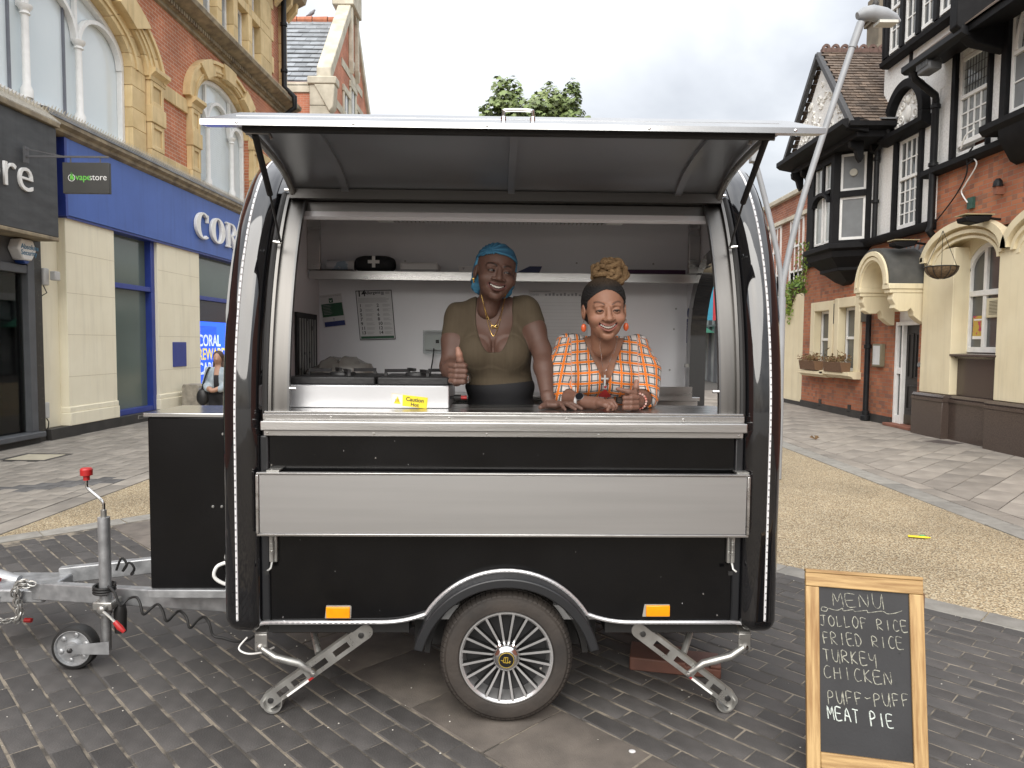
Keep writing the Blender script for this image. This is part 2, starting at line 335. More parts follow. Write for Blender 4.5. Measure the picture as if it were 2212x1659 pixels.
# dark blocks: rows at constant s, blocks long along d
cells = []; rp_, bl = 0.1067, 0.207
for side in (0, 1):
    s0 = 1.77 - rp_ / 2 if side == 0 else 2.225 + rp_ / 2
    k = 0
    while True:
        s = s0 - k * rp_ if side == 0 else s0 + k * rp_
        if s < -2.2 or s > 4.63: break
        off = (k % 2) * 0.5 * bl + random.uniform(-.03, .03); d = -1.6 + off
        while d < 6.5 - bl / 2 + .01:
            x, y = sd2xy(s, d)
            if y > 1.6 and abs(x) < 6.5: cells.append((x, y))
            d += bl
        k += 1
lay(dark, 'paver', 'distant_pavers', cells, bl - 0.0045, rp_ - 0.010, rad(135), MPAVE, 300)
cells = [sd2xy(1.9975, -1.5 + 0.455 * k) for k in range(18)]
lay(dark, 'band_slab', 'band_slabs', cells, 0.446, 0.446, rad(135), MBAND, 60, ch=0.004, zt=0.001)
# light edging slabs round the dark blocks
cells = [sd2xy(4.765, -3.0 + 0.6 * k) for k in range(17)]
lay(dark, 'edging_slab', 'edging_slabs', cells, 0.592, 0.2, rad(135), MEDGE, 60, ch=0.004, zt=0.002)
cells = [sd2xy(-5 + 0.6 * k, 6.6) for k in range(17)]
lay(dark, 'edging_slab', 'edging_slabs', cells, 0.592, 0.19, rad(45), MEDGE, 60, ch=0.004, zt=0.002)
# right pavement: two edging strips and long diagonal pavers
cells = [(4.285, 3.0 + 0.9 * k) for k in range(18)]
lay(rp, 'kerb_slab', 'kerb_slabs', cells, 0.893, 0.262, rad(90), MEDGE, 40, ch=0.003)
cells = [(4.53, 3.2 + 0.6 * k) for k in range(27)]
lay(rp, 'strip_slab', 'strip_slabs', cells, 0.593, 0.21, rad(90), MRPAV, 40, ch=0.003)
cells = []
pw, pl = 0.30, 0.6; cuts = []
for k in range(-6, 60):
    d = -2.6 + k * pw; off = random.choice([0, .2, .4])
    for j in range(0, 60):
        s = 3 + off + j * pl; x, y = sd2xy(s, d)
        ex = (pl + pw) / 2 * R2
        if not 3 < y < 24: continue
        if 4.645 + ex < x < 7.7: cells.append((x, y))
        elif 4.645 - ex < x < 4.645 + ex: cuts.append((x, y))
lay(rp, 'pavement_slab', 'far_pavement_slabs', cells, pl - .007, pw - .008, rad(45), MRPAV, 200, ch=0.003)
cut_slabs(rp, 'cut_slabs', cuts, pl - .007, pw - .008, rad(45), MRPAV, [(1, 0, 4.645)])
# left pavement: edging strip, small pavers along the street and a charcoal band
cells = [(-4.17, 3.0 + 0.6 * k) for k in range(26)]
lay(lp, 'kerb_slab', 'kerb_slabs', cells, 0.593, 0.22, rad(90), MLPAV, 30, ch=0.003)
cells = []; bandc = []
for i in range(60):
    for k in range(120):
        x = -4.38 - i * 0.155; y = 4.2 + k * 0.235 + (i % 2) * 0.117
        if x < -7.6 or y > 21: continue
        t = (y - 7.25) - (x + 5.25) * 0.63
        if abs(t) < 0.16: bandc.append((x, y))
        elif not (-6.55 < x < -5.95 and 8.98 < y < 9.52): cells.append((x, y))
lay(lp, 'pavement_block', 'far_pavement_blocks', cells, 0.228, 0.148, rad(90), MLPAV, 180, ch=0.004)
lay(lp, 'charcoal_block', 'charcoal_blocks', bandc, 0.228, 0.148, rad(90), MDBAND, 40, ch=0.004)
mc = MB().box(-6.5, -5.99, 9.02, 9.49, -0.02, 0.001).build('inspection_cover', mat('cover_infill', (0.42, 0.38, 0.29), 0.85, var=0.15), bevel=.003)
tag(mc, 'pale square inspection cover set in the beige pavement by the grey shop', 'manhole cover')
fr = MB(); [fr.box(*b, -0.02, 0.004) for b in ((-6.56, -6.505, 8.97, 9.54), (-5.985, -5.93, 8.97, 9.54), (-6.505, -5.985, 8.97, 9.015), (-6.505, -5.985, 9.495, 9.54))]
fr.build('frame', mat('dark_iron', (0.06, 0.055, 0.05), 0.7, var=0.2), mc)
mc2 = MB().prism([(6.75, 11.6), (6.98, 11.2), (7.28, 11.35), (7.1, 11.75)], -0.02, 0.004, 'z').build('access_cover', mat('rusty_cover', (0.07, 0.055, 0.05), 0.8, var=0.3, vs=12), bevel=.003)
tag(mc2, 'dark metal access cover in the pavement before the granite plinth', 'manhole cover')
# litter
MY = mat('yellow_wrapper', (0.75, 0.6, 0.02), 0.4)
lit = MB().prism([(3.235, 5.70), (3.36, 5.66), (3.40, 5.665), (3.37, 5.695), (3.25, 5.735)], 0.002, 0.012, 'z').build('wrapper', MY, bevel=.003); tag(lit, 'crumpled yellow wrapper lying on the tan gravel', 'litter')
MB().prism([(3.33, 5.70), (3.375, 5.695), (3.37, 5.72), (3.335, 5.722)], 0.0125, 0.016, 'z').build('green_print', mat('green_print', (0.05, 0.35, 0.15), 0.4), lit)
lf = MB(); c = np.array([5.0, 11.6, 0.01])
for a in range(5): lf.add([c, c + (0.09 * math.cos(a * 1.3 - .5), 0.05, 0.03 + 0.03 * math.sin(a)), c + (0.05 * math.cos(a * 1.3 + .1), 0.08, 0.06)], [(0, 1, 2)])
lf.build('dead_leaf', mat('dead_leaf', (0.12, 0.07, 0.03), 0.9), label='curled brown leaf on the right pavement', cat='leaf')
gum = MB()
for x, y in [(0.47, 2.62), ]: gum.ell((x, y, 0.002), (0.014, 0.012, 0.004), 10, 5)
gum.build('chewing_gum', mat('gum', (0.6, 0.6, 0.6), 0.6), label='flattened pale gum spot on the dark blocks beside the wheel', cat='litter')
MSP = mat('pale_speck', (0.6, 0.58, 0.52), 0.8)
spk = MB()
for _ in range(260):
    x = random.uniform(-2.6, 3.0); y = random.uniform(2.1, 5.0); r = random.uniform(.0015, .0045); spk.ell((x, y, 0.001), (r, r * random.uniform(.5, 1), r * .5), 5, 3)
spk.build('grit', MSP, kind='stuff', label='pale grit scattered over the dark blocks', cat='grit')
# ================================================================== LEFT SIDE OF THE STREET
# facade frame: x runs along the street (to the right as seen), y into the wall, z up
_a = rad(1.5)
LORG = (-7.1 - 12 * math.sin(_a), 12 - 12 * math.cos(_a), 0); LROT = rad(88.5)
MSTONE = mat('bath_stone', (0.72, 0.56, 0.31), 0.8, col2=(0.60, 0.45, 0.23), vs=3.5, bump=0.25, bs=70, island=0.13, streak=.3)
MSTONE2 = mat('weathered_stone', (0.36, 0.30, 0.20), 0.85, col2=(0.17, 0.14, 0.10), vs=5, bump=0.4, bs=60)
MBRICK = brick_mat('orange_red_brick', (0.60, 0.225, 0.115), (0.50, 0.17, 0.085), (0.64, 0.50, 0.39), bump=0.7)
MCREAM = mat('cream_render', (0.85, 0.80, 0.63), 0.75, col2=(0.80, 0.745, 0.575), vs=2.2, bump=0.15, bs=25, streak=.14)
MBLUE = mat('royal_blue_fascia', (0.062, 0.135, 0.45), 0.45, col2=(0.05, 0.11, 0.38), vs=1.5, streak=.22)
MBLUED = mat('deep_blue_frame', (0.025, 0.05, 0.27), 0.4)
MWHITE = mat('white_paint', (0.80, 0.80, 0.78), 0.45, var=0.08, vs=8)
MPLINTH = mat('black_plinth', (0.045, 0.042, 0.038), 0.6, col2=(0.025, 0.024, 0.022), vs=4, bump=0.2)
MGREYSH = mat('charcoal_fascia', (0.072, 0.076, 0.08), 0.6, col2=(0.045, 0.047, 0.05), vs=3, stretch=(1, 1, 3), streak=.3)
MGREYFR = mat('slate_grey_frame', (0.085, 0.09, 0.098), 0.5)
MFROST = mat('frosted_glass', (0.115, 0.15, 0.132), 0.12, col2=(0.10, 0.13, 0.115), vs=1.0, spec=0.6)
MSKYGL = mat('obscured_sky_toned_glass', (0.66, 0.74, 0.77), 0.1, col2=(0.74, 0.80, 0.82), vs=0.6, spec=0.7)  # obscured panes; the sky's reflection is put into the pale base colour
MLEAD = mat('lead_flashing', (0.20, 0.205, 0.215), 0.55, col2=(0.11, 0.115, 0.12), vs=3, bump=0.25, bs=15)
MPIPE = mat('black_iron_pipe', (0.012, 0.0125, 0.014), 0.5, var=0.3, spec=0.25)
def glass_mat(name='clear_glass', tint=(0.9, 0.95, 0.93), refl=1.0):
    if name in _M: return _M[name]
    m = bpy.data.materials.new(name); m.use_nodes = True; nt = m.node_tree; N = nt.nodes; L = nt.links; N.clear(); _M[name] = m
    o = N.new('ShaderNodeOutputMaterial'); t = N.new('ShaderNodeBsdfTransparent'); t.inputs[0].default_value = (*tint, 1)
    g = N.new('ShaderNodeBsdfGlossy'); g.inputs['Roughness'].default_value = 0.02; fr = N.new('ShaderNodeFresnel'); fr.inputs[0].default_value = 1.5
    mu = N.new('ShaderNodeMath'); mu.operation = 'MULTIPLY'; mu.inputs[1].default_value = refl; L.new(fr.outputs[0], mu.inputs[0])
    mx = N.new('ShaderNodeMixShader'); L.new(mu.outputs[0], mx.inputs[0]); L.new(t.outputs[0], mx.inputs[1]); L.new(g.outputs[0], mx.inputs[2]); L.new(mx.outputs[0], o.inputs[0])
    return m
MGLASS = glass_mat()
def ellpts(cx, cz, a, b, n=28, t0=180, t1=0): return [(cx + a * math.cos(rad(t0 + (t1 - t0) * i / n)), cz + b * math.sin(rad(t0 + (t1 - t0) * i / n))) for i in range(n + 1)]
def arch_wall(mb, x0, x1, z0, z1, cx, zs, a, b, y0, y1):
    poly = [(x1, z0), (x1, z1), (x0, z1), (x0, z0), (cx - a, z0)] + ellpts(cx, zs, a, b) + [(cx + a, z0)]
    return mb.prism(poly, y0, y1)
BK = empty('brick_building', LORG, LROT)
tag(BK, 'orange brick building with stone arched windows above a blue and cream shopfront', 'building')
# lower, cream shopfront
def pil(x0, x1, y=-0.08):
    o = MB().box(x0, x1, y, 0.3, 0.17, 3.5).build('pilaster', MCREAM, BK, bevel=.006)
    MB().box(x0 - .02, x1 + .02, y - .03, 0.3, 0.172, 0.38).box(x0 - .012, x1 + .012, y - .018, .29, 0.38, 0.47).build('base_moulding', MCREAM, o, bevel=.01)
    g = MB()
    for z in (0.95, 1.62, 2.28, 2.92): g.box(x0 + .003, x1 - .003, y - .0015, y + .01, z, z + .006)
    g.build('joint_line', mat('cream_joint', (0.52, 0.46, 0.33), 0.9), o, kind='stuff')
    return o
pil(11.27, 12.58); pil(14.02, 15.78); pil(18.3, 19.4); pil(21.0, 21.58)
MB().box(10.74, 11.27, 0.06, 0.3, 0.17, 3.5).build('recessed_wall', MCREAM, BK, bevel=.005)
MB().box(10.8, 21.6, -0.10, 0.3, -0.02, 0.17).box(10.74, 11.2, .03, .28, -0.02, .168).build('plinth', MPLINTH, BK, bevel=.008)
def shop_window(x0, x1, zt=2.52, scr=False):
    w = MB()
    for a, b in ((x0, x0 + .03), (x1 - .13, x1)): w.box(a, b, -0.02, 0.2, 0.17, 3.5)
    for a, b in ((0.171, 0.27), (zt - .04, zt + .05)): w.box(x0 + .031, x1 - .131, -0.01, 0.19, a, b)
    f = w.build('window_frame', MBLUED, BK, bevel=.004)
    for a, b in ((0.27, zt - .04), (zt + .05, 3.5)):
        MB().box(x0 + .03, x1 - .13, 0.10, 0.13, a, b).build('pane', MFROST, f)
    return f
shop_window(12.60, 14.02)
w2 = shop_window(15.80, 18.3, 2.50)
vent = MB().box(13.18, 13.45, -0.115, -0.09, 0.07, 0.14).build('air_brick', mat('air_brick', (0.2, 0.19, 0.17), 0.9), BK)
g = MB(); [g.box(13.2 + .024 * i, 13.212 + .024 * i, -.1175, -.11, .08, .13) for i in range(10)]; g.build('slot', mat('slot_black', (0.02, 0.02, 0.02), 0.9), vent)
MB().box(14.55, 15.1, -0.10, -0.08, 1.0, 1.51).build('blue_panel', MBLUED, BK, bevel=.004)
# lit screen behind the second window
MSCR = mat('screen_blue', (0.01, 0.05, 0.35), 0.3, emit=((0.01, 0.09, 0.75), 0.8), var=0.05)
MSCW = mat('screen_white', (0.7, 0.75, 0.9), 0.4, emit=((0.55, 0.65, 0.95), 0.55)); MSCY = mat('screen_yellow', (0.7, 0.6, 0.1), 0.4, emit=((0.8, 0.65, 0.15), 0.5))
scr = MB().box(15.86, 18.1, 0.06, 0.09, 0.55, 1.98).build('digital_display', MSCR, BK)
for a, b in ((1.985, 2.45), (.28, .545)): MB().box(15.86, 18.1, 0.055, 0.092, a, b).build('screen_surround', mat('screen_dark', (0.02, 0.025, 0.04), 0.2), BK)
for s_, z_, m_ in (('CORAL', 1.42, MSCW), ('REWARDS', 1.11, MSCY), ('CARD', 0.78, MSCW)):
    text('screen_lettering', s_, 0.37, m_, scr, (15.95, 0.056, z_), (90, 0, 0), 0.001, bold=0.008, sx=0.95)
g = MB(); [g.box(15.87, 16.9, .0545, .0575, .6 + .028 * i, .609 + .028 * i) for i in range(46)]; g.build('louvre_slat', mat('louvre_dark', (0.01, 0.02, 0.12), 0.4), scr, kind='stuff')
# fascia and sign letters
MB().box(11.26, 21.6, -0.14, 0.25, 3.49, 4.68).build('fascia', MBLUE, BK, bevel=.004)
MB().box(11.20, 11.258, -0.15, 0.25, 3.47, 4.679).box(11.26, 21.6, -.12, .2, 3.45, 3.489).build('fascia_edge', MBLUED, BK)
def letter(c, x, z, h):
    m = MB(); y0, y1 = -0.21, -0.145
    if c == 'O':
        m.arch(x + .37, z + h / 2, .155, .255, .37, h / 2, y0, y1, 0, 360, 40)
    elif c == 'C':
        m.arch(x + .37, z + h / 2, .165, .25, .37, h / 2, y0, y1, 52, 308, 36)
        m.box(x + .53, x + .60, y0, y1, z + h - .2, z + h - .03)
    elif c == 'R':
        m.box(x, x + .24, y0, y1, z, z + .04).box(x + .05, x + .2, y0, y1, z + .0405, z + h - .0405).box(x, x + .3, y0, y1, z + h - .04, z + h)
        m.arch(x + .3, z + h * .74, .10, .11, .24, h * .26, y0, y1, -90, 90, 18).prism([(x + .26, z + h * .48), (x + .40, z + h * .48), (x + .60, z), (x + .42, z)], y0 + .002, y1)
    elif c == 'A':
        m.prism([(x, z), (x + .15, z), (x + .36, z + h * .8), (x + .56, z), (x + .76, z), (x + .46, z + h), (x + .3, z + h)], y0, y1).box(x + .2, x + .5, y0 + .002, y1, z + .15, z + .21)
    elif c == 'L':
        m.box(x + .05, x + .2, y0, y1, z, z + h).box(x + .2, x + .5, y0, y1, z, z + .1)
    o = m.build('sign_letter', MWHITE, BK, bevel=.006); return o
for c, x in (('C', 15.42), ('O', 16.14), ('R', 16.96), ('A', 17.64), ('L', 18.44)): letter(c, x, 3.77, 0.58)
# moulded sill above the fascia
MB().prism([(-.13, 4.68), (-.20, 4.72), (-.20, 4.77), (-.27, 4.81), (-.27, 4.87), (-.20, 4.90), (-.16, 5.00), (.28, 5.04), (.28, 4.68)], 10.8, 21.6, 'x').build('string_cornice', MSTONE2, BK)
MB().prism([(-.28, 4.872), (-.28, 4.885), (-.21, 4.915), (-.17, 5.012), (0, 5.052), (0, 5.035), (-.16, 5.0), (-.2, 4.9)], 10.8, 21.6, 'x').build('lead_capping', MLEAD, BK)
sp = MB()
for i in range(520):
    x = 9.2 + i * 0.0235
    if x > 21: break
    for q in (-1, 1):
        z0 = 4.93 if x > 10.8 else 4.86; yy = -.19 if x > 10.8 else -.2; a = (x, yy, z0); b = (x + q * .035, yy - .05 * ((i % 3) - 1), z0 + .115)
        sp.bar(a, b, .0035, .0035, (0, 1, 0))
sp.build('bird_spikes', mat('spike_wire', (0.55, 0.50, 0.40), 0.5), BK, kind='stuff')
# upper brick wall with two arched openings
wl = MB(); arch_wall(wl, 6.6, 14.9, 5.04, 8.15, 10.83, 6.55, 2.52, 0.95, 0, .35); arch_wall(wl, 14.9, 21.6, 5.04, 8.15, 17.35, 6.74, 1.45, 0.9, 0, .35)
WALL = wl.build('brick_wall', MBRICK, BK)
def voussoirs(cx, zs, a0, b0, a1, b1, y0, n, keyn=(), name='voussoir', gap=0.25):
    for i in range(n):
        t0 = 180 * i / n + gap / 2; t1 = 180 * (i + 1) / n - gap / 2; k = i in keyn
        m = MB(); m.arch(cx, zs, a0 - (.03 if k else 0), b0 - (.03 if k else 0), a1 + (.09 if k else 0), b1 + (.09 if k else 0), y0 - (.08 if k else 0), .3, t0, t1, 3)
        m.build('keystone' if k else name, MSTONE, BK, bevel=.008)
# window 1 surround
voussoirs(10.83, 6.55, 2.50, 0.93, 2.92, 1.20, -0.04, 13)
voussoirs(10.83, 6.55, 2.93, 1.21, 3.42, 1.50, -0.12, 11, keyn=(2, 5, 8))
m = MB(); m.arch(10.83, 6.55, 3.03, 1.27, 3.10, 1.32, -.15, -.1, 0, 180, 40).arch(10.83, 6.55, 3.20, 1.37, 3.25, 1.41, -.145, -.1, 0, 180, 40).arch(10.83, 6.55, 2.64, 1.02, 2.72, 1.07, -.07, -.02, 0, 180, 40).arch(10.83, 6.55, 3.43, 1.50, 3.52, 1.56, -.16, 0, 0, 180, 40)
m.build('arch_moulding', MSTONE, BK)
def jamb(x0, x1, y, zs, z0=5.045):
    z = z0; k = 0; hs = (0.42, 0.36, 0.40, 0.36)
    while z < zs - .05:
        h = min(hs[k % 4], zs - z); MB().box(x0, x1, y, .3, z + .003, z + h - .003).build('stone_block', MSTONE, BK, bevel=.01); z += h; k += 1
jamb(13.33, 13.80, -0.04, 6.55)
def panel_pilaster(x0, x1, z0, z1):
    zc = (z0 + z1) / 2
    MB().box(x0, x1, -.12, .3, z0, z0 + .16).build('stone_block', MSTONE, BK, bevel=.01)
    MB().box(x0 - .02, x1 + .03, -.16, .3, zc - .16, zc + .16).build('stone_block', MSTONE, BK, bevel=.012)
    for a, b in ((z0 + .163, zc - .163), (zc + .163, z1 - .2)):
        o = MB().box(x0, x1, -.10, .3, a, b).build('stone_block', MSTONE, BK, bevel=.006)
        f = MB(); w = .09; f.box(x0, x0 + w, -.13, -.1, a, b).box(x1 - w, x1, -.13, -.1, a, b).box(x0 + w + .001, x1 - w - .001, -.13, -.1, a, a + w).box(x0 + w + .001, x1 - w - .001, -.13, -.1, b - w, b)
        f.build('panel_moulding', MSTONE, o, bevel=.012)
    MB().prism([(-.12, z1 - .2), (-.14, z1 - .2), (-.15, z1 - .12), (-.22, z1 - .06), (-.24, z1 - .05), (-.24, z1 + .02), (.3, z1 + .03), (.3, z1 - .2)], x0 - .03, x1 + .07, 'x').build('impost', MSTONE, BK)
panel_pilaster(13.83, 14.30, 5.045, 6.70)
panel_pilaster(15.47, 15.86, 5.045, 6.72)
panel_pilaster(18.84, 19.23, 5.045, 6.72)
for x0, x1 in ((14.36, 14.92), (14.925, 15.46)): MB().box(x0, x1, -.05, .2, 6.37, 6.66).build('stone_block', MSTONE, BK, bevel=.01)
for x0, x1 in ((14.33, 14.9), (14.903, 15.46)): MB().box(x0, x1, -.06, .2, 5.042, 5.22).build('stone_block', MSTONE, BK, bevel=.01)
MB().box(19.26, 21.1, -.05, .2, 6.37, 6.66).build('stone_block', MSTONE, BK, bevel=.01)
voussoirs(17.35, 6.74, 1.44, 0.89, 1.56, 0.97, -0.03, 13)
voussoirs(17.35, 6.74, 1.57, 0.98, 1.92, 1.20, -0.11, 9, keyn=(2, 4, 6))
m = MB(); m.arch(17.35, 6.74, 1.66, 1.04, 1.71, 1.07, -.14, -.1, 0, 180, 32).arch(17.35, 6.74, 1.93, 1.20, 2.02, 1.27, -.16, 0, 0, 180, 32); m.build('arch_moulding', MSTONE, BK)
# windows: white iron columns, round-headed lights, obscured glass with sky reflection in its colour
def arched_window(cx, zs, a, b, cols, zc, z0=5.045, ribbed=False):
    m = MB(); m.prism([(cx - a, z0)] + ellpts(cx, zs, a, b) + [(cx + a, z0)], 0.20, 0.22)
    p = m.build('window_glass', MSKYGL, BK)
    f = MB(); f.arch(cx, zs, a - .09, b - .09, a - .002, b - .002, .10, .2, 0, 180, 40).box(cx + a - .09, cx + a - .002, .1, .2, z0, zs).box(cx - a + .002, cx - a + .09, .1, .2, z0, zs).box(cx - a + .091, cx + a - .091, .05, .2, z0, z0 + .07)
    f.build('window_frame', MWHITE, BK, bevel=.01)
    xs = [cx - a + .05] + list(cols) + [cx + a - .05]
    for x in cols:
        c = MB().lathe([(.085, z0 + .071), (.085, z0 + .2), (.055, z0 + .26), (.05, zc - .2), (.052, zc - .12), (.075, zc - .1), (.06, zc - .06), (.10, zc - .01), (.105, zc + .03), (.07, zc + .04)], (x, .10, 0), 'z', 14).build('column', MWHITE, BK)
        MB().box(x - .035, x + .035, .13, .19, zc + .04, min(zs + b * math.sqrt(max(.02, 1 - ((x - cx) / a) ** 2)) - .05, zc + 1.2)).build('mullion', MWHITE, c)
    for x0, x1 in zip(xs[:-1], xs[1:]):
        r = (x1 - x0) / 2; xc = (x0 + x1) / 2; top = zs + b * math.sqrt(max(.02, 1 - ((xc + (r * .5 if xc > cx else -r * .5)) / a - cx / a) ** 2)) if abs(xc - cx) < a else zs
        rz = min(r, max(.3, top - zc - .02))
        MB().arch(xc, zc, r - .065, rz - .065, r, rz, .09, .19, 0, 180, 20).build('arched_rail', MWHITE, BK)
    return p
arched_window(10.83, 6.55, 2.50, 0.93, (9.52, 10.76, 12.01), 6.43)
w = arched_window(17.35, 6.74, 1.43, 0.88, (16.70, 18.0), 6.55)
rb = MB(); [rb.box(15.95, 18.75, .194, .199, 5.14 + .05 * i, 5.152 + .05 * i) for i in range(33)]; rb.build('blind_slat', mat('blind_white', (0.62, 0.66, 0.67), 0.5), w, kind='stuff')
for x in (10.50, 11.73): MB().box(x, x + .035, .165, .2, 5.12, 7.1).build('sash_edge', mat('grey_seal', (0.16, 0.17, 0.2), 0.5), BK)
# main cornice, dentils
MB().prism([(-.02, 8.15), (-.06, 8.17), (-.06, 8.24), (-.11, 8.25), (-.11, 8.36), (-.2, 8.38), (-.3, 8.42), (-.42, 8.47), (-.44, 8.56), (-.36, 8.6), (-.1, 8.66), (.3, 8.66), (.3, 8.15)], 12.9, 21.85, 'x').build('cornice', MSTONE2, BK)
dn = MB(); [dn.box(13 + .105 * i, 13.06 + .105 * i, -.17, -.1, 8.262, 8.345) for i in range(83)]; dn.build('dentils', MSTONE2, BK, kind='stuff')
sp = MB()
for i in range(170):
    x = 13.5 + i * .045
    for q in (-1, 1): sp.bar((x, -.3, 8.6), (x + q * .03, -.32, 8.72), .004, .004, (0, 1, 0))
sp.build('bird_spikes', mat('spike_wire'), BK, kind='stuff')
# upper storey with mullioned windows
MB().box(12.9, 15.98, 0, .35, 8.66, 12.2).box(20.28, 21.6, 0, .35, 8.66, 12.2).box(15.98, 20.28, 0.001, .35, 11.75, 12.2).build('upper_brick_wall', MBRICK, BK)
lights = [(16.23, 16.95), (17.20, 17.87), (18.12, 18.79), (19.04, 19.62)]
edges = [15.98] + [v for l in lights for v in l] + [20.28]
for i in range(0, len(edges), 2):
    z = 8.665
    for h in (0.62, 0.67, 0.24, 0.7, 0.75):
        wd = .0 if i not in (0, 8) else (0.07 if (int(z * 3) % 2) else 0)
        MB().box(edges[i] - (wd if i == 0 else 0), edges[i + 1] + (wd * 2 if i == 8 else 0), -.06, .3, z + .003, z + h - .003).build('mullion_stone', MSTONE, BK, bevel=.012); z += h
for a, b in lights:
    MB().box(a + .001, b - .001, -.05, .25, 9.96, 10.18).build('transom_stone', MSTONE, BK, bevel=.015)
    MB().box(a + .001, b - .001, -.05, .25, 8.662, 8.80).build('sill_stone', MSTONE, BK, bevel=.015)
    for z0, z1 in ((8.80, 9.96), (10.18, 11.74)):
        f = MB().box(a, a + .07, .12, .19, z0, z1).box(b - .07, b, .12, .19, z0, z1).box(a + .071, b - .071, .12, .19, z0, z0 + .08).box(a + .071, b - .071, .12, .19, z1 - .07, z1)
        f = f.build('sash', MWHITE, BK, bevel=.006); MB().box(a + .07, b - .07, .15, .165, z0 + .08, z1 - .07).build('pane', mat('dark_sky_glass', (0.30, 0.33, 0.35), 0.08, spec=0.8), f)
z = 8.67
for k in range(8):
    h = .44; MB().box(20.3, 20.46 + (.16 if k % 2 else 0), -.05, .2, z + .003, z + h - .003).build('quoin', MSTONE, BK, bevel=.012); z += h
z = 8.67
for k in range(7):
    h = .5; MB().box(21.14, 21.6, -.09, .2, z + .003, z + h - .003).build('quoin', MSTONE, BK, bevel=.012); z += h
z = 5.045
for k in range(7):
    h = .44; MB().box(21.1, 21.6, -.07, .2, z + .003, z + h - .003).build('quoin', MSTONE, BK, bevel=.012); z += h
p = MB().tube([(21.02, -.2, 5.0), (21.02, -.2, 8.1), (21.02, -.5, 8.3), (21.02, -.5, 8.6), (21.02, -.2, 8.9), (21.02, -.2, 12.3)], .075, 12).build('downpipe', MPIPE, BK)
m = MB(); [m.lathe([(.077, z), (.1, z + .005), (.1, z + .09), (.077, z + .095)], (21.02, -.2, 0), 'z', 12) for z in (9.3, 10.6, 11.7, 6.5)]; m.build('pipe_collar', MPIPE, p)
MB().prism([(0, 11.2), (-.12, 11.25), (-.15, 11.4), (-.3, 11.5), (-.55, 11.62), (-.6, 11.8), (.3, 11.9), (.3, 11.2)], 12.9, 21.95, 'x').build('top_cornice', MSTONE2, BK)
for x in (20.6, 21.2, 21.65): MB().prism([(-.08, 11.0), (-.35, 11.3), (-.38, 11.55), (-.05, 11.55)], x, x + .16, 'x').build('modillion', MSTONE, BK, bevel=.01)
MB().box(10.78, 21.55, .35, 8, 0, 12.2).box(4.5, 10.78, 1.9, 8, 5.05, 12.2).box(-10, 4.4, .1, 8, 0, 6.5).build('building_core', mat('core_brick', (0.3, 0.12, 0.08), 0.9), BK)
# ------------------------------------------------------------------ charcoal shop, far left
VS = empty('grey_shop', LORG, LROT); tag(VS, 'charcoal grey shopfront with white fascia lettering at the left edge', 'shop')
MB().box(4.5, 10.72, -0.35, 0.3, 3.06, 4.66).build('fascia', MGREYSH, VS, bevel=.01)
MB().box(4.5, 10.74, -0.40, 0.28, 4.665, 4.74).box(4.5, 10.70, -.37, .1, 3.0, 3.055).build('fascia_trim', MSTONE2, VS, bevel=.01)
MB().prism([(-.38, 4.741), (-.38, 4.76), (-.05, 5.03), (.15, 5.045), (.15, 4.741)], 4.5, 10.79, 'x').build('stone_sill', mat('pale_net_ledge', (0.45, 0.42, 0.35), 0.8, col2=(0.2, 0.18, 0.15), vs=26, stretch=(3, 1, 1)), VS)
text('fascia_lettering', 'vapestore', 0.72, MWHITE, VS, (10.19, -0.352, 3.60), (90, 0, 0), 0.03, align='RIGHT', bold=-0.006)
MB().box(10.58, 10.745, -.05, .3, 0.0, 3.05).build('pier', mat('black_terrazzo', (0.03, 0.028, 0.025), 0.35, col2=(0.22, 0.2, 0.16), vs=55, thr=(0.28, 0.36)), VS, bevel=.005)
w = MB().box(10.44, 10.578, -.06, .14, .17, 3.0).box(4.5, 10.44, -.05, .13, 2.50, 2.62).box(8.3, 8.45, -.05, .13, .17, 2.5)
fr = w.build('shopfront_frame', MGREYFR, VS, bevel=.008)
MB().box(8.4, 10.44, .03, .07, 2.62, 3.0).build('transom_panel', MGREYFR, VS, bevel=.004)
MB().box(4.5, 8.3, .03, .07, 2.62, 3.0).build('transom_panel', MGREYFR, VS, bevel=.004)
MB().box(8.45, 10.44, .04, .052, .17, 2.5).build('pane', MGLASS, fr); MB().box(4.5, 8.3, .04, .052, .17, 2.5).build('pane', MGLASS, fr)
MB().box(4.5, 10.6, -.16, .2, .09, .17).build('window_sill', MGREYFR, VS, bevel=.012)
MB().box(4.5, 10.578, -.08, .3, -.02, .09).build('stall_riser', MPLINTH, VS)
MSHW = mat('shop_inside_white', (0.66, 0.69, 0.64), 0.8, var=0.1, vs=1)
MB().box(4.5, 10.5, 1.5, 1.6, 0, 3.1).box(10.44, 10.5, .15, 1.5, 0, 3.1).box(4.5, 10.44, .2, 1.5, .1, .16).build('inner_wall', MSHW, VS)
MR = mat('fire_red', (0.45, 0.03, 0.02), 0.5)
fa = MB().box(9.95, 10.13, .98, 1.02, 1.16, 1.34).build('fire_call_point', MR, VS, bevel=.01)
MB().box(9.99, 10.09, .975, .982, 1.22, 1.27).build('call_point_plate', MWHITE, fa); MB().tube([(10.04, 1.0, 1.34), (10.04, 1.0, 2.2), (9.98, 1.0, 2.3), (9.98, 1.0, 2.6)], .012, 8).build('red_conduit', MR, fa)
MB().box(9.9, 10.3, 1.02, 1.5, .17, 3).build('inner_pier', MSHW, VS)
po = MB().box(9.2, 9.62, .5, .52, .9, 2.0).build('window_poster', mat('poster_mix', (0.6, 0.25, 0.08), 0.5, col2=(0.1, 0.3, 0.55), vs=5, thr=(0.45, 0.55)), VS)
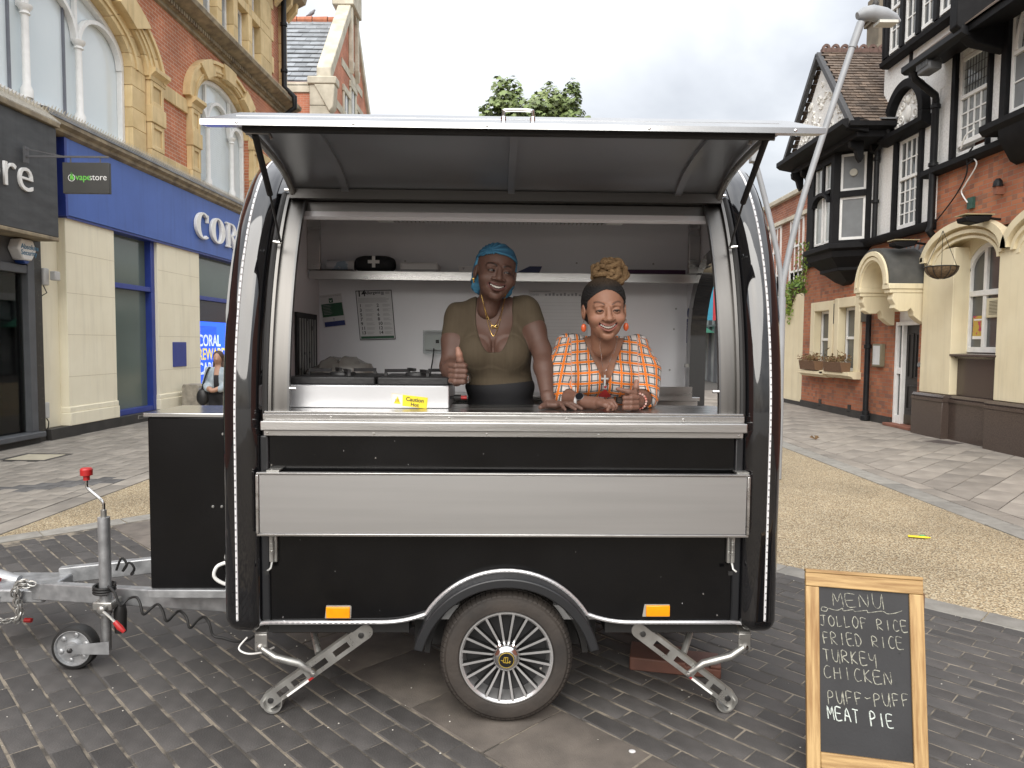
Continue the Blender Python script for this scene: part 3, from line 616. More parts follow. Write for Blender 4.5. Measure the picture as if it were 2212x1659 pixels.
al = MB().prism([(10.22, 2.98), (10.46, 2.98), (10.53, 2.84), (10.43, 2.68), (10.25, 2.68), (10.15, 2.84)], -.14, .028).build('alarm_box', MWHITE, VS, bevel=.02)
MB().prism([(10.27, 2.678), (10.41, 2.678), (10.37, 2.63), (10.31, 2.63)], -.12, .02).build('alarm_strobe', mat('alarm_blue', (0.02, 0.05, 0.2), 0.3), al, bevel=.008)
text('alarm_lettering', 'Absolute', 0.10, mat('alarm_text', (0.05, 0.2, 0.35), 0.5), al, (10.2, -0.1435, 2.84), depth=.001, bold=.001); text('alarm_lettering', 'Security', 0.10, mat('alarm_text'), al, (10.2, -0.1435, 2.755), depth=.001, bold=.001)
lg = empty('flood_light', (0, 0, 0), 0, None); lg.location = LORG; lg.rotation_euler = (0, 0, LROT); tag(lg, 'small pale grey wall floodlight on the cream strip beside the grey shop', 'light')
MG = mat('pale_grey_plastic', (0.5, 0.5, 0.48), 0.5)
MB().box(10.76, 10.88, -.08, .058, 2.36, 2.62).build('housing', MG, lg, bevel=.02); MB().box(10.85, 10.97, -.19, -.1, 2.44, 2.58).build('lamp_head', MG, lg, bevel=.015); MB().tube([(10.82, -.02, 2.36), (10.85, -.05, 2.25), (10.8, .0, 2.2), (10.78, .03, 2.15)], .008, 6).build('cable', MPIPE, lg)
jb = MB().box(10.77, 10.87, -.03, .058, .34, .58).build('junction_box', MG, bevel=.01); jb.location = LORG; jb.rotation_euler = (0, 0, LROT); tag(jb, 'grey electrical box low on the cream wall by the black pier', 'electrical box')
MB().tube([(10.82, -.01, .34), (10.84, -.03, .28), (10.87, .0, .2), (10.88, .02, .17)], .008, 6).build('cable', MPIPE, jb)
# meter pillar by the second pilaster
mp = MB().prism([(-.55, 0), (-.20, 0), (-.20, .60), (-.23, .64), (-.52, .64), (-.55, .60)], 14.66, 15.02, 'x').build('utility_pillar', mat('dirty_beige_metal', (0.38, 0.345, 0.28), 0.7, col2=(0.2, 0.18, 0.15), vs=9), bevel=.012); mp.location = LORG; mp.rotation_euler = (0, 0, LROT); tag(mp, 'weathered beige utility pillar under the small blue wall panel', 'utility pillar')
MB().box(14.67, 15.01, -.553, -.548, .45, .57).build('vent_plate', mat('pillar_grey', (0.25, 0.25, 0.25), 0.5), mp)
# ------------------------------------------------------------------ hanging shop sign
HS = empty('hanging_sign', (-6.75, 9.98, 0)); tag(HS, 'dark rectangular sign with green flame emblem hanging from a wall bracket', 'sign')
MBK = mat('bracket_grey', (0.1, 0.1, 0.105), 0.5)
MB().box(-0.01, .02, -.04, .04, 3.98, 4.2).box(0.02, .02 + 1.13, -.012, .012, 4.055, 4.08).bar((0.02, 0, 4.17), (.5, 0, 4.075), .014, .014).build('bracket', MBK, HS)
for x in (.62, 1.03): MB().tube([(x, 0, 4.055), (x, 0, 3.985)], .008, 6).build('hanger', MBK, HS)
bd = MB().box(.52, 1.16, -.03, .03, 3.565, 3.985).build('sign_board', mat('sign_charcoal', (0.045, 0.045, 0.042), 0.5), HS, bevel=.004)
MGR = mat('sign_green', (0.15, 0.55, 0.08), 0.5)
text('sign_lettering', 'vape', 0.125, MGR, bd, (.70, -.0315, 3.745), depth=.001, bold=.0008, sx=.92); text('sign_lettering', 'store', 0.125, MWHITE, bd, (.885, -.0315, 3.745), depth=.001, bold=-.0005, sx=.92)
MB().arch(.645, 3.775, .042, .042, .048, .048, -.033, -.03, 110, 430, 28).build('emblem_ring', MWHITE, bd)
fl = MB()
for k, (h, w_, ox) in enumerate(((.12, .018, -.012), (.105, .018, .008), (.06, .014, .024))):
    fl.prism([(.645 + ox + w_ * math.sin(t * 3.1) * (1 - t) + .012 * t * t, 3.74 + h * t) for t in np.linspace(0, 1, 9)] + [(.645 + ox - w_ * .7 * math.sin(t * 3.1) * (1 - t) + .012 * t * t, 3.74 + h * t) for t in np.linspace(.9, .1, 8)], -.0345 - .0004 * k, -.0302)
fl.build('flame_emblem', MGR, bd)
# ================================================================== BACKGROUND: gabled building, brick block, far shops, tree, lamp
MBRICK2 = brick_mat('salmon_red_brick', (0.56, 0.21, 0.12), (0.50, 0.18, 0.10), (0.52, 0.35, 0.27), bump=0.5)
MGSTONE = mat('grey_cream_stone', (0.60, 0.56, 0.46), 0.85, col2=(0.40, 0.37, 0.29), vs=2.5, bump=0.4, bs=20, island=0.1)
MSLATE = mat('blue_grey_slate', (0.24, 0.26, 0.28), 0.7, var=0.2, vs=3, island=0.22)
GB = empty('gabled_brick_building', (-6.6, 25.8, 0)); tag(GB, 'red brick building with slate roof and stone coped gable beyond the arched one', 'building')
# local: x towards the street is +, y away from the camera; gable face on x = 0 from y = 0 to 7.4, apex at 3.7
gw, ez, rz = 7.4, 10.75, 14.6
MB().prism([(0, 0), (gw, 0), (gw, ez + .3), (gw / 2, rz + .3), (0, ez + .3)], -.4, 0, 'x').build('gable_wall', MBRICK2, GB)
MB().box(-9, -.4, 0, gw, 0, ez).build('side_wall', MBRICK2, GB)
# slates in rows
n = 15; rows = MB()
for i in range(n):
    t0, t1 = i / n, (i + 1) / n
    y0, z0 = gw / 2 * t0 - .05, ez - .15 + (rz - ez) * t0; y1, z1 = gw / 2 * t1 + .03, ez - .15 + (rz - ez) * t1
    x = -9 + (.22 if i % 2 else 0)
    while x < -.24:
        x1 = min(x + .44, -.23); j = random.uniform(0, .012)
        a = [(x + .006, y0, z0 + .035 + j), (x1 - .006, y0, z0 + .035 + j), (x1 - .006, y1, z1 + .03), (x + .006, y1, z1 + .03)]
        rows.add(a + [(p[0], p[1], p[2] - .03) for p in a], [(0, 1, 2, 3), (0, 4, 5, 1), (1, 5, 6, 2), (0, 3, 7, 4)]); x += .44
rows.build('roof_slates', MSLATE, GB, kind='stuff')
MB().prism([(gw / 2, rz - .1), (gw + .1, ez - .1), (gw + .1, ez - .2), (0, ez - .25), (gw / 2 - .1, rz - .2)], -9, -.42, 'x').build('roof', MSLATE, GB)
for k in range(14): MB().tube([(-9 + k * .62, gw / 2, rz - .1), (-9 + (k + 1) * .62 - .03, gw / 2, rz - .1)], [.13, .15], 10).build('ridge_tile', mat('terracotta_ridge', (0.42, 0.16, 0.09), 0.8, var=0.2), GB)
# coping
cop = MB(); cop.add([(-.40, -.15, ez - .1), (.12, -.15, ez - .1), (.12, gw / 2, rz + .45), (-.40, gw / 2, rz + .45)] + [(-.40, -.15, ez + .45), (.12, -.15, ez + .45), (.12, gw / 2, rz + 1.0), (-.40, gw / 2, rz + 1.0)], [(0, 1, 2, 3), (4, 5, 6, 7), (0, 1, 5, 4), (1, 2, 6, 5), (2, 3, 7, 6), (3, 0, 4, 7)])
cop.build('coping', MGSTONE, GB, bevel=.03)
cop = MB(); cop.add([(-.40, gw + .15, ez - .1), (.12, gw + .15, ez - .1), (.12, gw / 2, rz + .45), (-.40, gw / 2, rz + .45)] + [(-.40, gw + .15, ez + .35), (.12, gw + .15, ez + .35), (.12, gw / 2, rz + .9), (-.40, gw / 2, rz + .9)], [(0, 1, 2, 3), (4, 5, 6, 7), (0, 1, 5, 4), (1, 2, 6, 5), (2, 3, 7, 6), (3, 0, 4, 7)])
cop.build('coping', MGSTONE, GB, bevel=.03)
fn = MB().box(-.62, .25, gw / 2 - .75, gw / 2 + .75, rz + .2, rz + 1.9).build('finial_block', MGSTONE, GB, bevel=.04)
MB().box(-.75, .42, gw / 2 - .95, gw / 2 + .95, rz + 1.9, rz + 2.15).box(-.7, .34, gw / 2 - .85, gw / 2 + .85, rz + 2.15, rz + 2.4).build('finial_cap', MGSTONE, fn, bevel=.04)
for y in (gw / 2 - .62, gw / 2 + .45): MB().box(0, .16, y, y + .22, rz - 1.9, rz + .2).prism([(y - .06, rz - 1.9), (y + .28, rz - 1.9), (y + .11, rz - 2.4)], 0.0, .19, 'x').build('pendant', MGSTONE, GB, bevel=.02)
for k in range(3): MB().box(-.66, .06, -.12, .3, 8.0 + k * .95, 8.0 + k * .95 + .94).build('quoin', MGSTONE, GB, bevel=.02)
MB().box(-9, -.67, -.05, .2, ez - .38, ez - .02).build('eaves_band', MGSTONE, GB, bevel=.02)
MB().box(-.72, .3, -.2, .35, ez - .12, ez + .15).prism([(-.5, ez - .12), (.25, ez - .12), (.2, ez - .9), (.05, ez - 1.1)], -.18, .3, 'y').build('kneeler', MGSTONE, GB, bevel=.04)
MB().prism([(-.02, 8.3), (-.35, 8.45), (-.4, 8.75), (-.05, 8.85), (.3, 8.85), (.3, 8.3)], -9, .2, 'x').build('string_course', MGSTONE, GB)
for z in (10.2, 12.05): MB().box(-.1, .03, .2 + (z - 10.2) * .9, gw - .2 - (z - 10.2) * .9, z, z + .3).build('stone_band', MGSTONE, GB)
for y in (2.0, 3.15, 4.3):
    h = 11.15 if y != 3.15 else 11.7
    w = MB().box(0, .07, y, y + .16, 8.0, h).box(0, .07, y + .94, y + 1.1, 8.0, h).box(0, .09, y - .05, y + 1.15, h, h + .25).build('window_surround', MGSTONE, GB, bevel=.02)
    MB().box(.0, .02, y + .16, y + .94, 8.0, h).build('pane', mat('far_glass', (0.22, 0.25, 0.27), 0.15), w)
    MB().box(.02, .045, y + .5, y + .6, 8.0, h).build('mullion', MWHITE, w)
# pigeon on the ridge
pg = MB(); pc = (-9.2 + .62, 0, 0)
PG = empty('pigeon', (-6.6 - 1.65, 25.8 + gw / 2, rz + .02)); tag(PG, 'grey pigeon perched on the terracotta ridge of the slate roof', 'bird')
b = MB(); b.tube([(-.2, 0, .05), (-.1, 0, .09), (0, 0, .14), (.08, 0, .2), (.12, 0, .26), (.15, 0, .29), (.185, 0, .285)], [.015, .04, .075, .07, .04, .035, .006], 10).build('body', mat('pigeon_grey', (0.22, 0.22, 0.24), 0.8, var=.3, vs=20), PG)
MB().tube([(0, .02, .02), (0, .02, .1)], .008, 6).build('leg', mat('pigeon_leg', (0.4, 0.1, 0.08), 0.7), PG); MB().tube([(.03, -.02, .02), (.03, -.02, .1)], .008, 6).build('leg', mat('pigeon_leg'), PG)
# ------------------------------------------------------------------ brick office block on the right
MBRICK3 = brick_mat('brown_red_brick', (0.40, 0.15, 0.085), (0.30, 0.11, 0.07), (0.42, 0.33, 0.26), bump=0.5)
OB = empty('office_block', (8.5, 26.6, 0), rad(-90)); tag(OB, 'plain brick office block with tall metal windows behind the lamp post', 'building')
# x along the street towards the camera 0..5.8
MB().box(0, 6.2, 0, 6, 0, 6.05).build('brick_wall', MBRICK3, OB)
MB().box(-.05, 6.3, -.12, 6.1, 6.05, 6.2).build('parapet_coping', MGSTONE, OB, bevel=.02)
MB().box(0, 6.2, -.10, .05, 5.35, 5.47).build('concrete_band', MGSTONE, OB)
for x in (1.1, 2.9, 4.65):
    f = MB().box(x, x + .06, -.04, .1, 1.6, 5.34).box(x + .94, x + 1, -.04, .1, 1.6, 5.34)
    for z in (1.6, 2.3, 3.05, 3.75, 4.5, 5.28): f.box(x + .061, x + .939, -.03, .09, z, z + .06)
    for xx in (.33, .63): f.box(x + xx, x + xx + .035, -.028, .088, 1.661, 5.279)
    f = f.build('window_frame', MWHITE, OB)
    MB().box(x + .06, x + .94, .03, .05, 1.66, 2.9).box(x + .06, x + .94, .03, .05, 3.8, 5.3).build('pane', mat('office_glass', (0.13, 0.15, 0.16), 0.1), f)
    MB().box(x + .06, x + .94, .0, .05, 2.95, 3.75).build('spandrel_panel', mat('beige_spandrel', (0.45, 0.36, 0.25), 0.7), f)
MB().box(6.2, 6.9, 1.0, 6, 0, 3.3).build('white_wall', MWHITE, OB)
# ------------------------------------------------------------------ far shops seen through the trailer door
FS = empty('far_shop', (8.3, 40, 0), rad(-90)); tag(FS, 'pale shop with a moulded parapet seen through the trailer doorway', 'shop')
MB().box(0, 12.6, 0, 5, 3.2, 5.6).build('upper_wall', mat('pale_stone_wall', (0.55, 0.53, 0.48), 0.8), FS)
MB().prism([(-.0, 4.6), (-.25, 4.75), (-.3, 5.0), (0, 5.1)], 0, 12.6, 'x').build('cornice', MGSTONE, FS); MB().box(0, 12.6, -.06, 0, 3.2, 3.5).build('fascia', MWHITE, FS)
fr = MB(); [fr.box(x, x + .08, -.03, .1, 0, 3.2) for x in np.arange(0, 12.6, .9)]; fr.box(0, 12.6, -.02, .08, 2.3, 2.38); fr.build('shopfront_frame', MGREYFR, FS, kind='stuff')
MB().box(0, 12.6, .1, .2, 0, 3.2).build('shopfront_glass', mat('far_shop_glass', (0.2, 0.23, 0.24), 0.1, col2=(.4, .42, .42), vs=1.2), FS)
HB = empty('banner_sign', (8.0, 27.6, 0)); tag(HB, 'blue and red projecting shop sign seen through the trailer doorway', 'sign')
MB().box(-.75, 0.3, 0, .06, 2.5, 4.1).build('blue_panel', mat('cyan_blue', (0.04, 0.28, 0.42), 0.5), HB); MB().box(-.25, .15, -.02, 0, 2.5, 3.7).build('red_panel', mat('sign_red', (0.5, 0.04, 0.05), 0.5), HB); MB().box(-.2, .25, -.03, -.021, 3.3, 3.6).build('white_panel', MWHITE, HB)
GA = empty('shop_awning', (7.4, 29.5, 0)); tag(GA, 'green and white canopy beyond the trailer doorway', 'awning')
MB().prism([(-1.0, 2.05), (1.0, 2.05), (0, 2.6)], 0, 2, 'y').build('canopy', mat('awning_green', (0.12, 0.42, 0.3), 0.7), GA); MB().tube([(-.95, 0, 0), (-.95, 0, 2.05)], .03, 8).build('pole', MWHITE, GA)
TF = empty('far_terrace', (-2.0, 60, 0)); tag(TF, 'distant red brick terrace closing the street', 'building')
MB().box(-9, 14, 0, 6, 0, 5.0).build('brick_wall', MBRICK3, TF); MB().prism([(-9.3, 5.0), (14.3, 5.0), (14.3, 5.2), (-9.3, 5.2)], -.3, 6, 'y').build('roof', MSLATE, TF)
# ------------------------------------------------------------------ tree behind the trailer
MLEAF = mat('maple_leaf', (0.20, 0.25, 0.09), 0.5, col2=(0.11, 0.16, 0.05), vs=1.2, island=0.35); MBARK = mat('bark', (0.11, 0.09, 0.07), 0.9, var=0.3, vs=12, bump=.6, bs=30)
TR = empty('maple_tree', (0.2, 17, 0)); tag(TR, 'green maple tree rising behind the raised trailer hatch', 'tree')
tk = MB(); tk.tube([(0, 0, 0), (.03, 0, 1.5), (0, .05, 3.2), (.1, 0, 4.6)], [.16, .13, .11, .08], 10)
clumps = [((.25, 0, 7.02), (.95, .6, .26)), ((-.72, 0, 6.98), (.30, .5, .22)), ((-.42, 0, 7.28), (.38, .45, .52)), ((.62, .1, 7.2), (.42, .5, .45)), ((1.12, 0, 7.25), (.26, .4, .46)), ((.15, 0, 6.75), (.75, .7, .4)), ((-.8, .1, 6.72), (.35, .5, .28)), ((1.1, .1, 6.7), (.5, .6, .4)), ((.2, .2, 6.0), (1.6, 1.3, .6)), ((.1, .2, 5.1), (1.9, 1.6, .8)), ((0, .1, 4.3), (1.4, 1.2, .6))]
for c, r in clumps: tk.tube([(.05, 0, 4.2), ((c[0]) * .5, c[1] * .5, (4.2 + c[2]) / 2), (c[0], c[1], c[2] - .1)], [.05, .03, .012], 6)
tk.build('trunk', MBARK, TR)
lv = MB()
shape = [(0, -.5), (.28, -.32), (.5, -.4), (.42, -.05), (.55, .2), (.22, .18), (0, .55), (-.22, .18), (-.55, .2), (-.42, -.05), (-.5, -.4), (-.28, -.32)]
for c, r in clumps:
    nl = int(380 * r[0] * r[2] / .2) if c[2] > 6.4 else int(420 * r[0])
    for _ in range(nl):
        d = RNG.normal(size=3); d /= np.linalg.norm(d); q = RNG.uniform(.25, 1) ** .5 * (1 + .12 * math.sin(5 * d[0] + 3 * d[2] + c[0] * 9))
        p = np.array(c) + d * np.array(r) * q; sz = RNG.uniform(.09, .16)
        nrm = d * .5 + np.array([0, -.3, .7]) + RNG.normal(size=3) * .45; nrm /= np.linalg.norm(nrm)
        t = np.cross(nrm, RNG.normal(size=3)); t /= np.linalg.norm(t); b_ = np.cross(nrm, t)
        lv.add([p] + [p + t * a * sz + b_ * e * sz + nrm * (-.25 * sz * (a * a + e * e) * 2) for a, e in shape[::1]], [(0, i + 1, (i + 1) % 12 + 1) for i in range(12)])
lv.build('crown', MLEAF, TR, ang=180)
# ------------------------------------------------------------------ forked street lamp
MPOLE = mat('grey_painted_steel', (0.31, 0.325, 0.34), 0.45, col2=(0.25, 0.265, 0.28), vs=5)
SL = empty('street_lamp', (3.14, 8.2, 0)); tag(SL, 'tall pale grey forked street lamp standing right of the trailer', 'street lamp')
def crv(ps, n=8):
    out = []
    for i in range(len(ps) - 1):
        p0 = np.array(ps[max(i - 1, 0)], float); p1 = np.array(ps[i], float); p2 = np.array(ps[i + 1], float); p3 = np.array(ps[min(i + 2, len(ps) - 1)], float)
        for k in range(n):
            t = k / n; out.append(.5 * ((2 * p1) + (-p0 + p2) * t + (2 * p0 - 5 * p1 + 4 * p2 - p3) * t * t + (-p0 + 3 * p1 - 3 * p2 + p3) * t ** 3))
    out.append(np.array(ps[-1], float)); return out
MB().lathe([(.055, 0), (.055, .9), (.048, .98), (.044, 2.1)], (-.05, 0, 0), 'z', 16).build('column', MPOLE, SL)
MB().tube(crv([(-.05, 0, 2.0), (-.03, 0, 2.35), (.14, 0, 3.16), (.47, 0, 4.30), (.66, 0, 4.92)]), .035, 12).tube([(.655, 0, 4.9), (.745, 0, 5.18)], .043, 12).build('arm', MPOLE, SL)
MB().tube(crv([(-.05, 0, 2.0), (-.08, 0, 2.4), (-.19, 0, 2.9), (-.36, 0, 3.5), (-.45, 0, 3.76)]), .030, 12).build('arm', MPOLE, SL)
hd = MB().tube([(.70, 0, 5.25), (.76, 0, 5.27), (.86, 0, 5.285), (1.0, 0, 5.26), (1.12, 0, 5.22), (1.18, 0, 5.19)], [.04, .075, .085, .08, .055, .02], 14).build('lamp_head', MPOLE, SL)
MB().box(.92, 1.13, -.07, .07, 5.155, 5.185).build('led_panel', mat('led_diffuser', (0.55, 0.55, 0.5), 0.3), hd); MB().lathe([(.03, 0), (.035, .03), (.02, .06)], (.9, 0, 5.36), 'z', 10).build('sensor', MPLINTH, hd)
cm = MB().box(-.46, -.36, -.05, .05, 3.62, 3.76).build('camera_box', MPOLE, SL, bevel=.01); MB().tube([(-.45, 0, 3.76), (-.46, 0, 3.84)], .01, 6).build('aerial', MPIPE, cm)
# ================================================================== HALF-TIMBERED PUB ON THE RIGHT
PORG, PROT = (7.45, 20, 0), rad(-90)
MROUGH = mat('white_roughcast', (0.84, 0.84, 0.82), 0.85, col2=(0.70, 0.70, 0.68), vs=30, bump=1.0, bs=38, thr=(0.3, 0.6), streak=.12)
MBLACK = mat('black_painted_timber', (0.007, 0.007, 0.008), 0.6, col2=(0.012, 0.012, 0.013), vs=7, bump=0.15, bs=40, spec=0.15)
MBRICK4 = brick_mat('mottled_red_brick', (0.46, 0.175, 0.085), (0.37, 0.125, 0.065), (0.30, 0.225, 0.165), dark=(0.13, 0.08, 0.065), bump=0.8)
MPCREAM = mat('pub_cream_render', (0.76, 0.68, 0.48), 0.75, col2=(0.70, 0.615, 0.42), vs=2.5, bump=0.12, bs=20, streak=.16)
MGRAN = mat('brown_granite', (0.055, 0.04, 0.034), 0.22, col2=(0.085, 0.063, 0.052), vs=70, thr=(.35, .65), spec=0.55)
MDGLS = mat('dark_window_glass', (0.055, 0.06, 0.062), 0.06, col2=(0.11, 0.115, 0.115), vs=1.5, spec=0.8)
MGREYG = mat('grey_frosted_pane', (0.17, 0.18, 0.185), 0.3, spec=0.5)
MTILE = mat('brown_clay_tile', (0.165, 0.122, 0.092), 0.85, col2=(0.105, 0.083, 0.068), vs=4, island=0.35, bump=.3, bs=60)
PB = empty('timbered_pub', PORG, PROT); tag(PB, 'black and white half-timbered pub with brick ground floor and cream arched bay', 'pub')
# --- ground floor brick
def wall_holes(mb, x0, x1, z0, z1, holes, y0, y1):
    """wall made of pieces round rectangular holes (sorted along x)"""
    x = x0
    for hx0, hx1, hz0, hz1 in holes:
        mb.box(x, hx0, y0, y1, z0, z1)
        if hz0 > z0: mb.box(hx0, hx1, y0, y1, z0, hz0)
        if hz1 < z1: mb.box(hx0, hx1, y0, y1, hz1, z1)
        x = hx1
    mb.box(x, x1, y0, y1, z0, z1); return mb
w = MB(); wall_holes(w, 1.75, 7.3, 0.12, 3.75, [(2.43, 3.42, .95, 2.46), (3.72, 4.69, .98, 2.49), (6.1, 6.96, .12, 2.5)], 0, .35)
w.build('brick_wall', MBRICK4, PB)
MB().box(1.75, 6.1, -.03, .3, -.02, .12).build('plinth', MPLINTH, PB); MB().box(6.96, 7.25, -.03, .3, -.02, .12).build('plinth', MPLINTH, PB)
MB().box(1.75, 6.1, -.025, .02, .121, .16).build('plinth', MPLINTH, PB)
for x in (2.86, 4.35): MB().box(x, x + .1, -.03, .05, .10, .26).build('air_vent', MPLINTH, PB)
def sash(par, x0, x1, z0, z1, zm, y, ncol=2, rt=1, rb=1, leaded=False, glass=None, fw=.06, name='sash_window', box=True):
    glass = glass or MDGLS; g = MB(); b = .022
    g.box(x0, x0 + fw, y, y + .08, z0, z1).box(x1 - fw, x1, y, y + .08, z0, z1).box(x0 + fw, x1 - fw, y + .001, y + .079, z1 - fw, z1).box(x0 + fw, x1 - fw, y - .03, y + .08, z0, z0 + fw * 1.3).box(x0 + fw, x1 - fw, y - .015, y + .078, zm - .03, zm + .03)
    o = g.build(name, MWHITE, par, bevel=.004)
    for za, zb, nr, lead in ((zm + .03, z1 - fw, rt, leaded), (z0 + fw * 1.3, zm - .03, rb, False)):
        bars = MB()
        if lead:
            nx = 9; nz = max(4, int((zb - za) / .12))
            for i in range(1, nx): xx = x0 + fw + (x1 - x0 - 2 * fw) * i / nx; bars.box(xx - .004, xx + .004, y + .032, y + .038, za, zb)
            for i in range(1, nz): zz = za + (zb - za) * i / nz; bars.box(x0 + fw, x1 - fw, y + .031, y + .0375, zz - .004, zz + .004)
            bars.build('leaded_light', mat('window_lead', (0.03, 0.03, 0.03), 0.5), o, kind='stuff')
            MB().box(x0 + fw, x1 - fw, y + .04, y + .05, za, zb).build('pane', mat('leaded_glass', (0.33, 0.36, 0.36), 0.12, col2=(0.22, 0.24, 0.24), vs=3, spec=.7), o)
            continue
        for i in range(1, ncol): xx = x0 + fw + (x1 - x0 - 2 * fw) * i / ncol; MB().box(xx - b / 2, xx + b / 2, y + .01, y + .05, za, zb).build('glazing_bar', MWHITE, o)
        for i in range(1, nr): zz = za + (zb - za) * i / nr; MB().box(x0 + fw, x1 - fw, y + .013, y + .047, zz - b / 2, zz + b / 2).build('glazing_bar', MWHITE, o)
        for i in range(ncol):
            for j in range(nr):
                xa = x0 + fw + (x1 - x0 - 2 * fw) * i / ncol; xb = x0 + fw + (x1 - x0 - 2 * fw) * (i + 1) / ncol; zc = za + (zb - za) * j / nr; zd = za + (zb - za) * (j + 1) / nr
                if ncol * nr > 1 or True: MB().box(xa, xb, y + .028 + random.uniform(0, .004), y + .04, zc, zd).build('pane', glass, o)
    return o
for x0, x1, z0, z1 in ((2.43, 3.42, .95, 2.46), (3.72, 4.69, .98, 2.49)):
    f = MB().box(x0 - .12, x0 + .10, -.06, .12, z0, z1 + .14).box(x1 - .10, x1 + .12, -.06, .12, z0, z1 + .14).box(x0 + .101, x1 - .101, -.06, .12, z1 - .08, z1 + .14).box(x0 - .1, x1 + .1, -.02, .3, z1 + .001, z1 + .139)
    f.build('window_surround', MPCREAM, PB, bevel=.015)
    sash(PB, x0 + .1, x1 - .1, z0, z1 - .08, z0 + .75, .12, 1)
    MB().prism([(-.28, z0 - .07), (-.28, z0), (.1, z0 + .02), (.1, z0 - .14), (-.16, z0 - .14), (-.2, z0 - .09)], x0 - .30, x1 + .16, 'x').build('window_sill', MPCREAM, PB)
for x in (3.46, 4.85): MB().box(x, x + .26, -.05, .05, 2.06, 2.52).build('wall_grille', mat('bronze_grille', (0.05, 0.045, 0.03), 0.5), PB, bevel=.006)
dp = MB().tube([(5.27, -.09, 0), (5.27, -.09, 2.25)], .055, 12).build('downpipe', MPIPE, PB); m = MB(); [m.lathe([(.056, z), (.075, z + .01), (.075, z + .08), (.056, z + .09)], (5.27, -.09, 0), 'z', 12) for z in (.12, 1.5)]; m.build('pipe_collar', MPIPE, dp, kind='stuff')
MB().lathe([(.055, 0), (.10, .02), (.10, .1), (.055, .14)], (5.27, -.09, 0), 'z', 12).build('pipe_shoe', MPIPE, dp)
mc = MB().box(5.46, 5.80, -.09, -.001, 1.14, 1.60).build('menu_case', mat('case_bronze', (0.2, 0.18, 0.12), 0.5), PB, bevel=.008); MB().box(5.5, 5.76, -.095, -.089, 1.18, 1.56).build('case_paper', mat('paper_pale', (0.6, 0.61, 0.6), 0.5), mc)
# --- door
MDOOR = mat('black_door', (0.02, 0.019, 0.018), 0.45)
MB().box(6.11, 6.18, .02, .2, .06, 2.02).box(6.34, 6.38, .02, .2, .06, 1.95).box(6.18, 6.34, .03, .19, .06, .22).box(6.18, 6.34, .03, .19, 1.02, 1.14).box(6.18, 6.95, .02, .2, 1.951, 2.02).build('door_frame', MWHITE, PB, bevel=.005)
MB().box(6.18, 6.34, .08, .1, .22, 1.95).build('side_light', MDGLS, PB)
d = MB().box(6.381, 6.95, .10, .15, .07, 1.95).build('door', MDOOR, PB)
for a, b_, z0, z1 in ((6.45, 6.63, .95, 1.8), (6.71, 6.88, .95, 1.8), (6.45, 6.88, .35, .82)):
    MB().box(a, a + .03, .08, .1, z0, z1).box(b_ - .03, b_, .08, .1, z0, z1).box(a + .03, b_ - .03, .08, .1, z0, z0 + .03).box(a + .03, b_ - .03, .08, .1, z1 - .03, z1).build('door_panel', MDOOR, d, bevel=.006)
MB().box(6.381, 6.95, .094, .1, .07, .25).build('kick_plate', mat('bronze_plate', (0.08, 0.065, 0.045), 0.35, metal=.6), d)
MB().box(6.05, 7.0, -.14, .2, 0, .06).build('door_step', mat('terracotta_step', (0.24, 0.1, 0.065), 0.8, var=.3), PB, bevel=.01)
MB().box(6.1, 6.96, .1, .2, 2.02, 2.5).build('fanlight_panel', MWHITE, PB); MB().box(6.62, 6.86, .09, .101, 2.08, 2.26).build('fanlight', MDGLS, PB)
MB().lathe([(.045, 0), (.045, .03)], (7.03, -.03, 1.22), 'y', 14).build('door_bell', mat('bell_grey', (0.2, 0.21, 0.22), 0.4), PB)
pq = MB().box(7.1, 7.2, -.02, -.001, 1.14, 1.38).build('door_plaque', mat('plaque_black', (0.02, 0.02, 0.02), 0.4), PB); MB().lathe([(.025, 0), (.025, .004)], (7.15, -.023, 1.32), 'y', 12).build('plaque_emblem', mat('plaque_white', (0.7, 0.5, 0.4), 0.5), pq); MB().box(7.12, 7.18, -.0225, -.02, 1.18, 1.2).box(7.12, 7.18, -.0225, -.02, 1.23, 1.245).build('plaque_print', mat('plaque_white2', (0.6, 0.6, 0.6), 0.5), pq, kind='stuff')
# --- barrel hood over the door
cx, zs = 6.55, 2.68
MB().arch(cx, zs, .60, .64, .655, .70, -.70, -.001, 0, 180, 28).build('hood_lead_roof', mat('dark_lead', (0.05, 0.052, 0.05), 0.55, col2=(0.085, 0.085, 0.08), vs=5, bump=.2, bs=12), PB)
h = MB().arch(cx, zs, .42, .45, .599, .639, -.69, -.05, 0, 180, 28).build('hood_soffit', MPCREAM, PB)
MB().arch(cx, zs, .52, .56, .60, .64, -.74, -.69, 0, 180, 28).arch(cx, zs, .44, .48, .50, .54, -.72, -.69, 0, 180, 28).build('hood_moulding', MPCREAM, h)
MB().prism(ellpts(cx, zs, .43, .46) + [(cx + .43, zs - .15), (cx - .43, zs - .15)], -.12, -.06).build('hood_back', MPCREAM, PB)
for x0, x1 in ((cx - .66, cx - .42), (cx + .42, cx + .66)):
    MB().box(x0, x1, -.72, 0, zs - .1, zs).box(x0 + .02, x1 - .02, -.69, 0, zs - .17, zs - .1).build('hood_cornice', MPCREAM, PB, bevel=.012)
    pr = [(0, zs - .171), (-.62, zs - .171), (-.64, zs - .28), (-.58, zs - .38), (-.60, zs - .44), (-.5, zs - .5), (-.36, zs - .50), (-.30, zs - .44), (-.25, zs - .50), (-.24, zs - .58), (-.12, zs - .68), (-.05, zs - .72), (0, zs - .72)]
    MB().prism(pr, x0 + .03, x1 - .03, 'x').build('console', MPCREAM, PB, bevel=.01)
zz = MB()
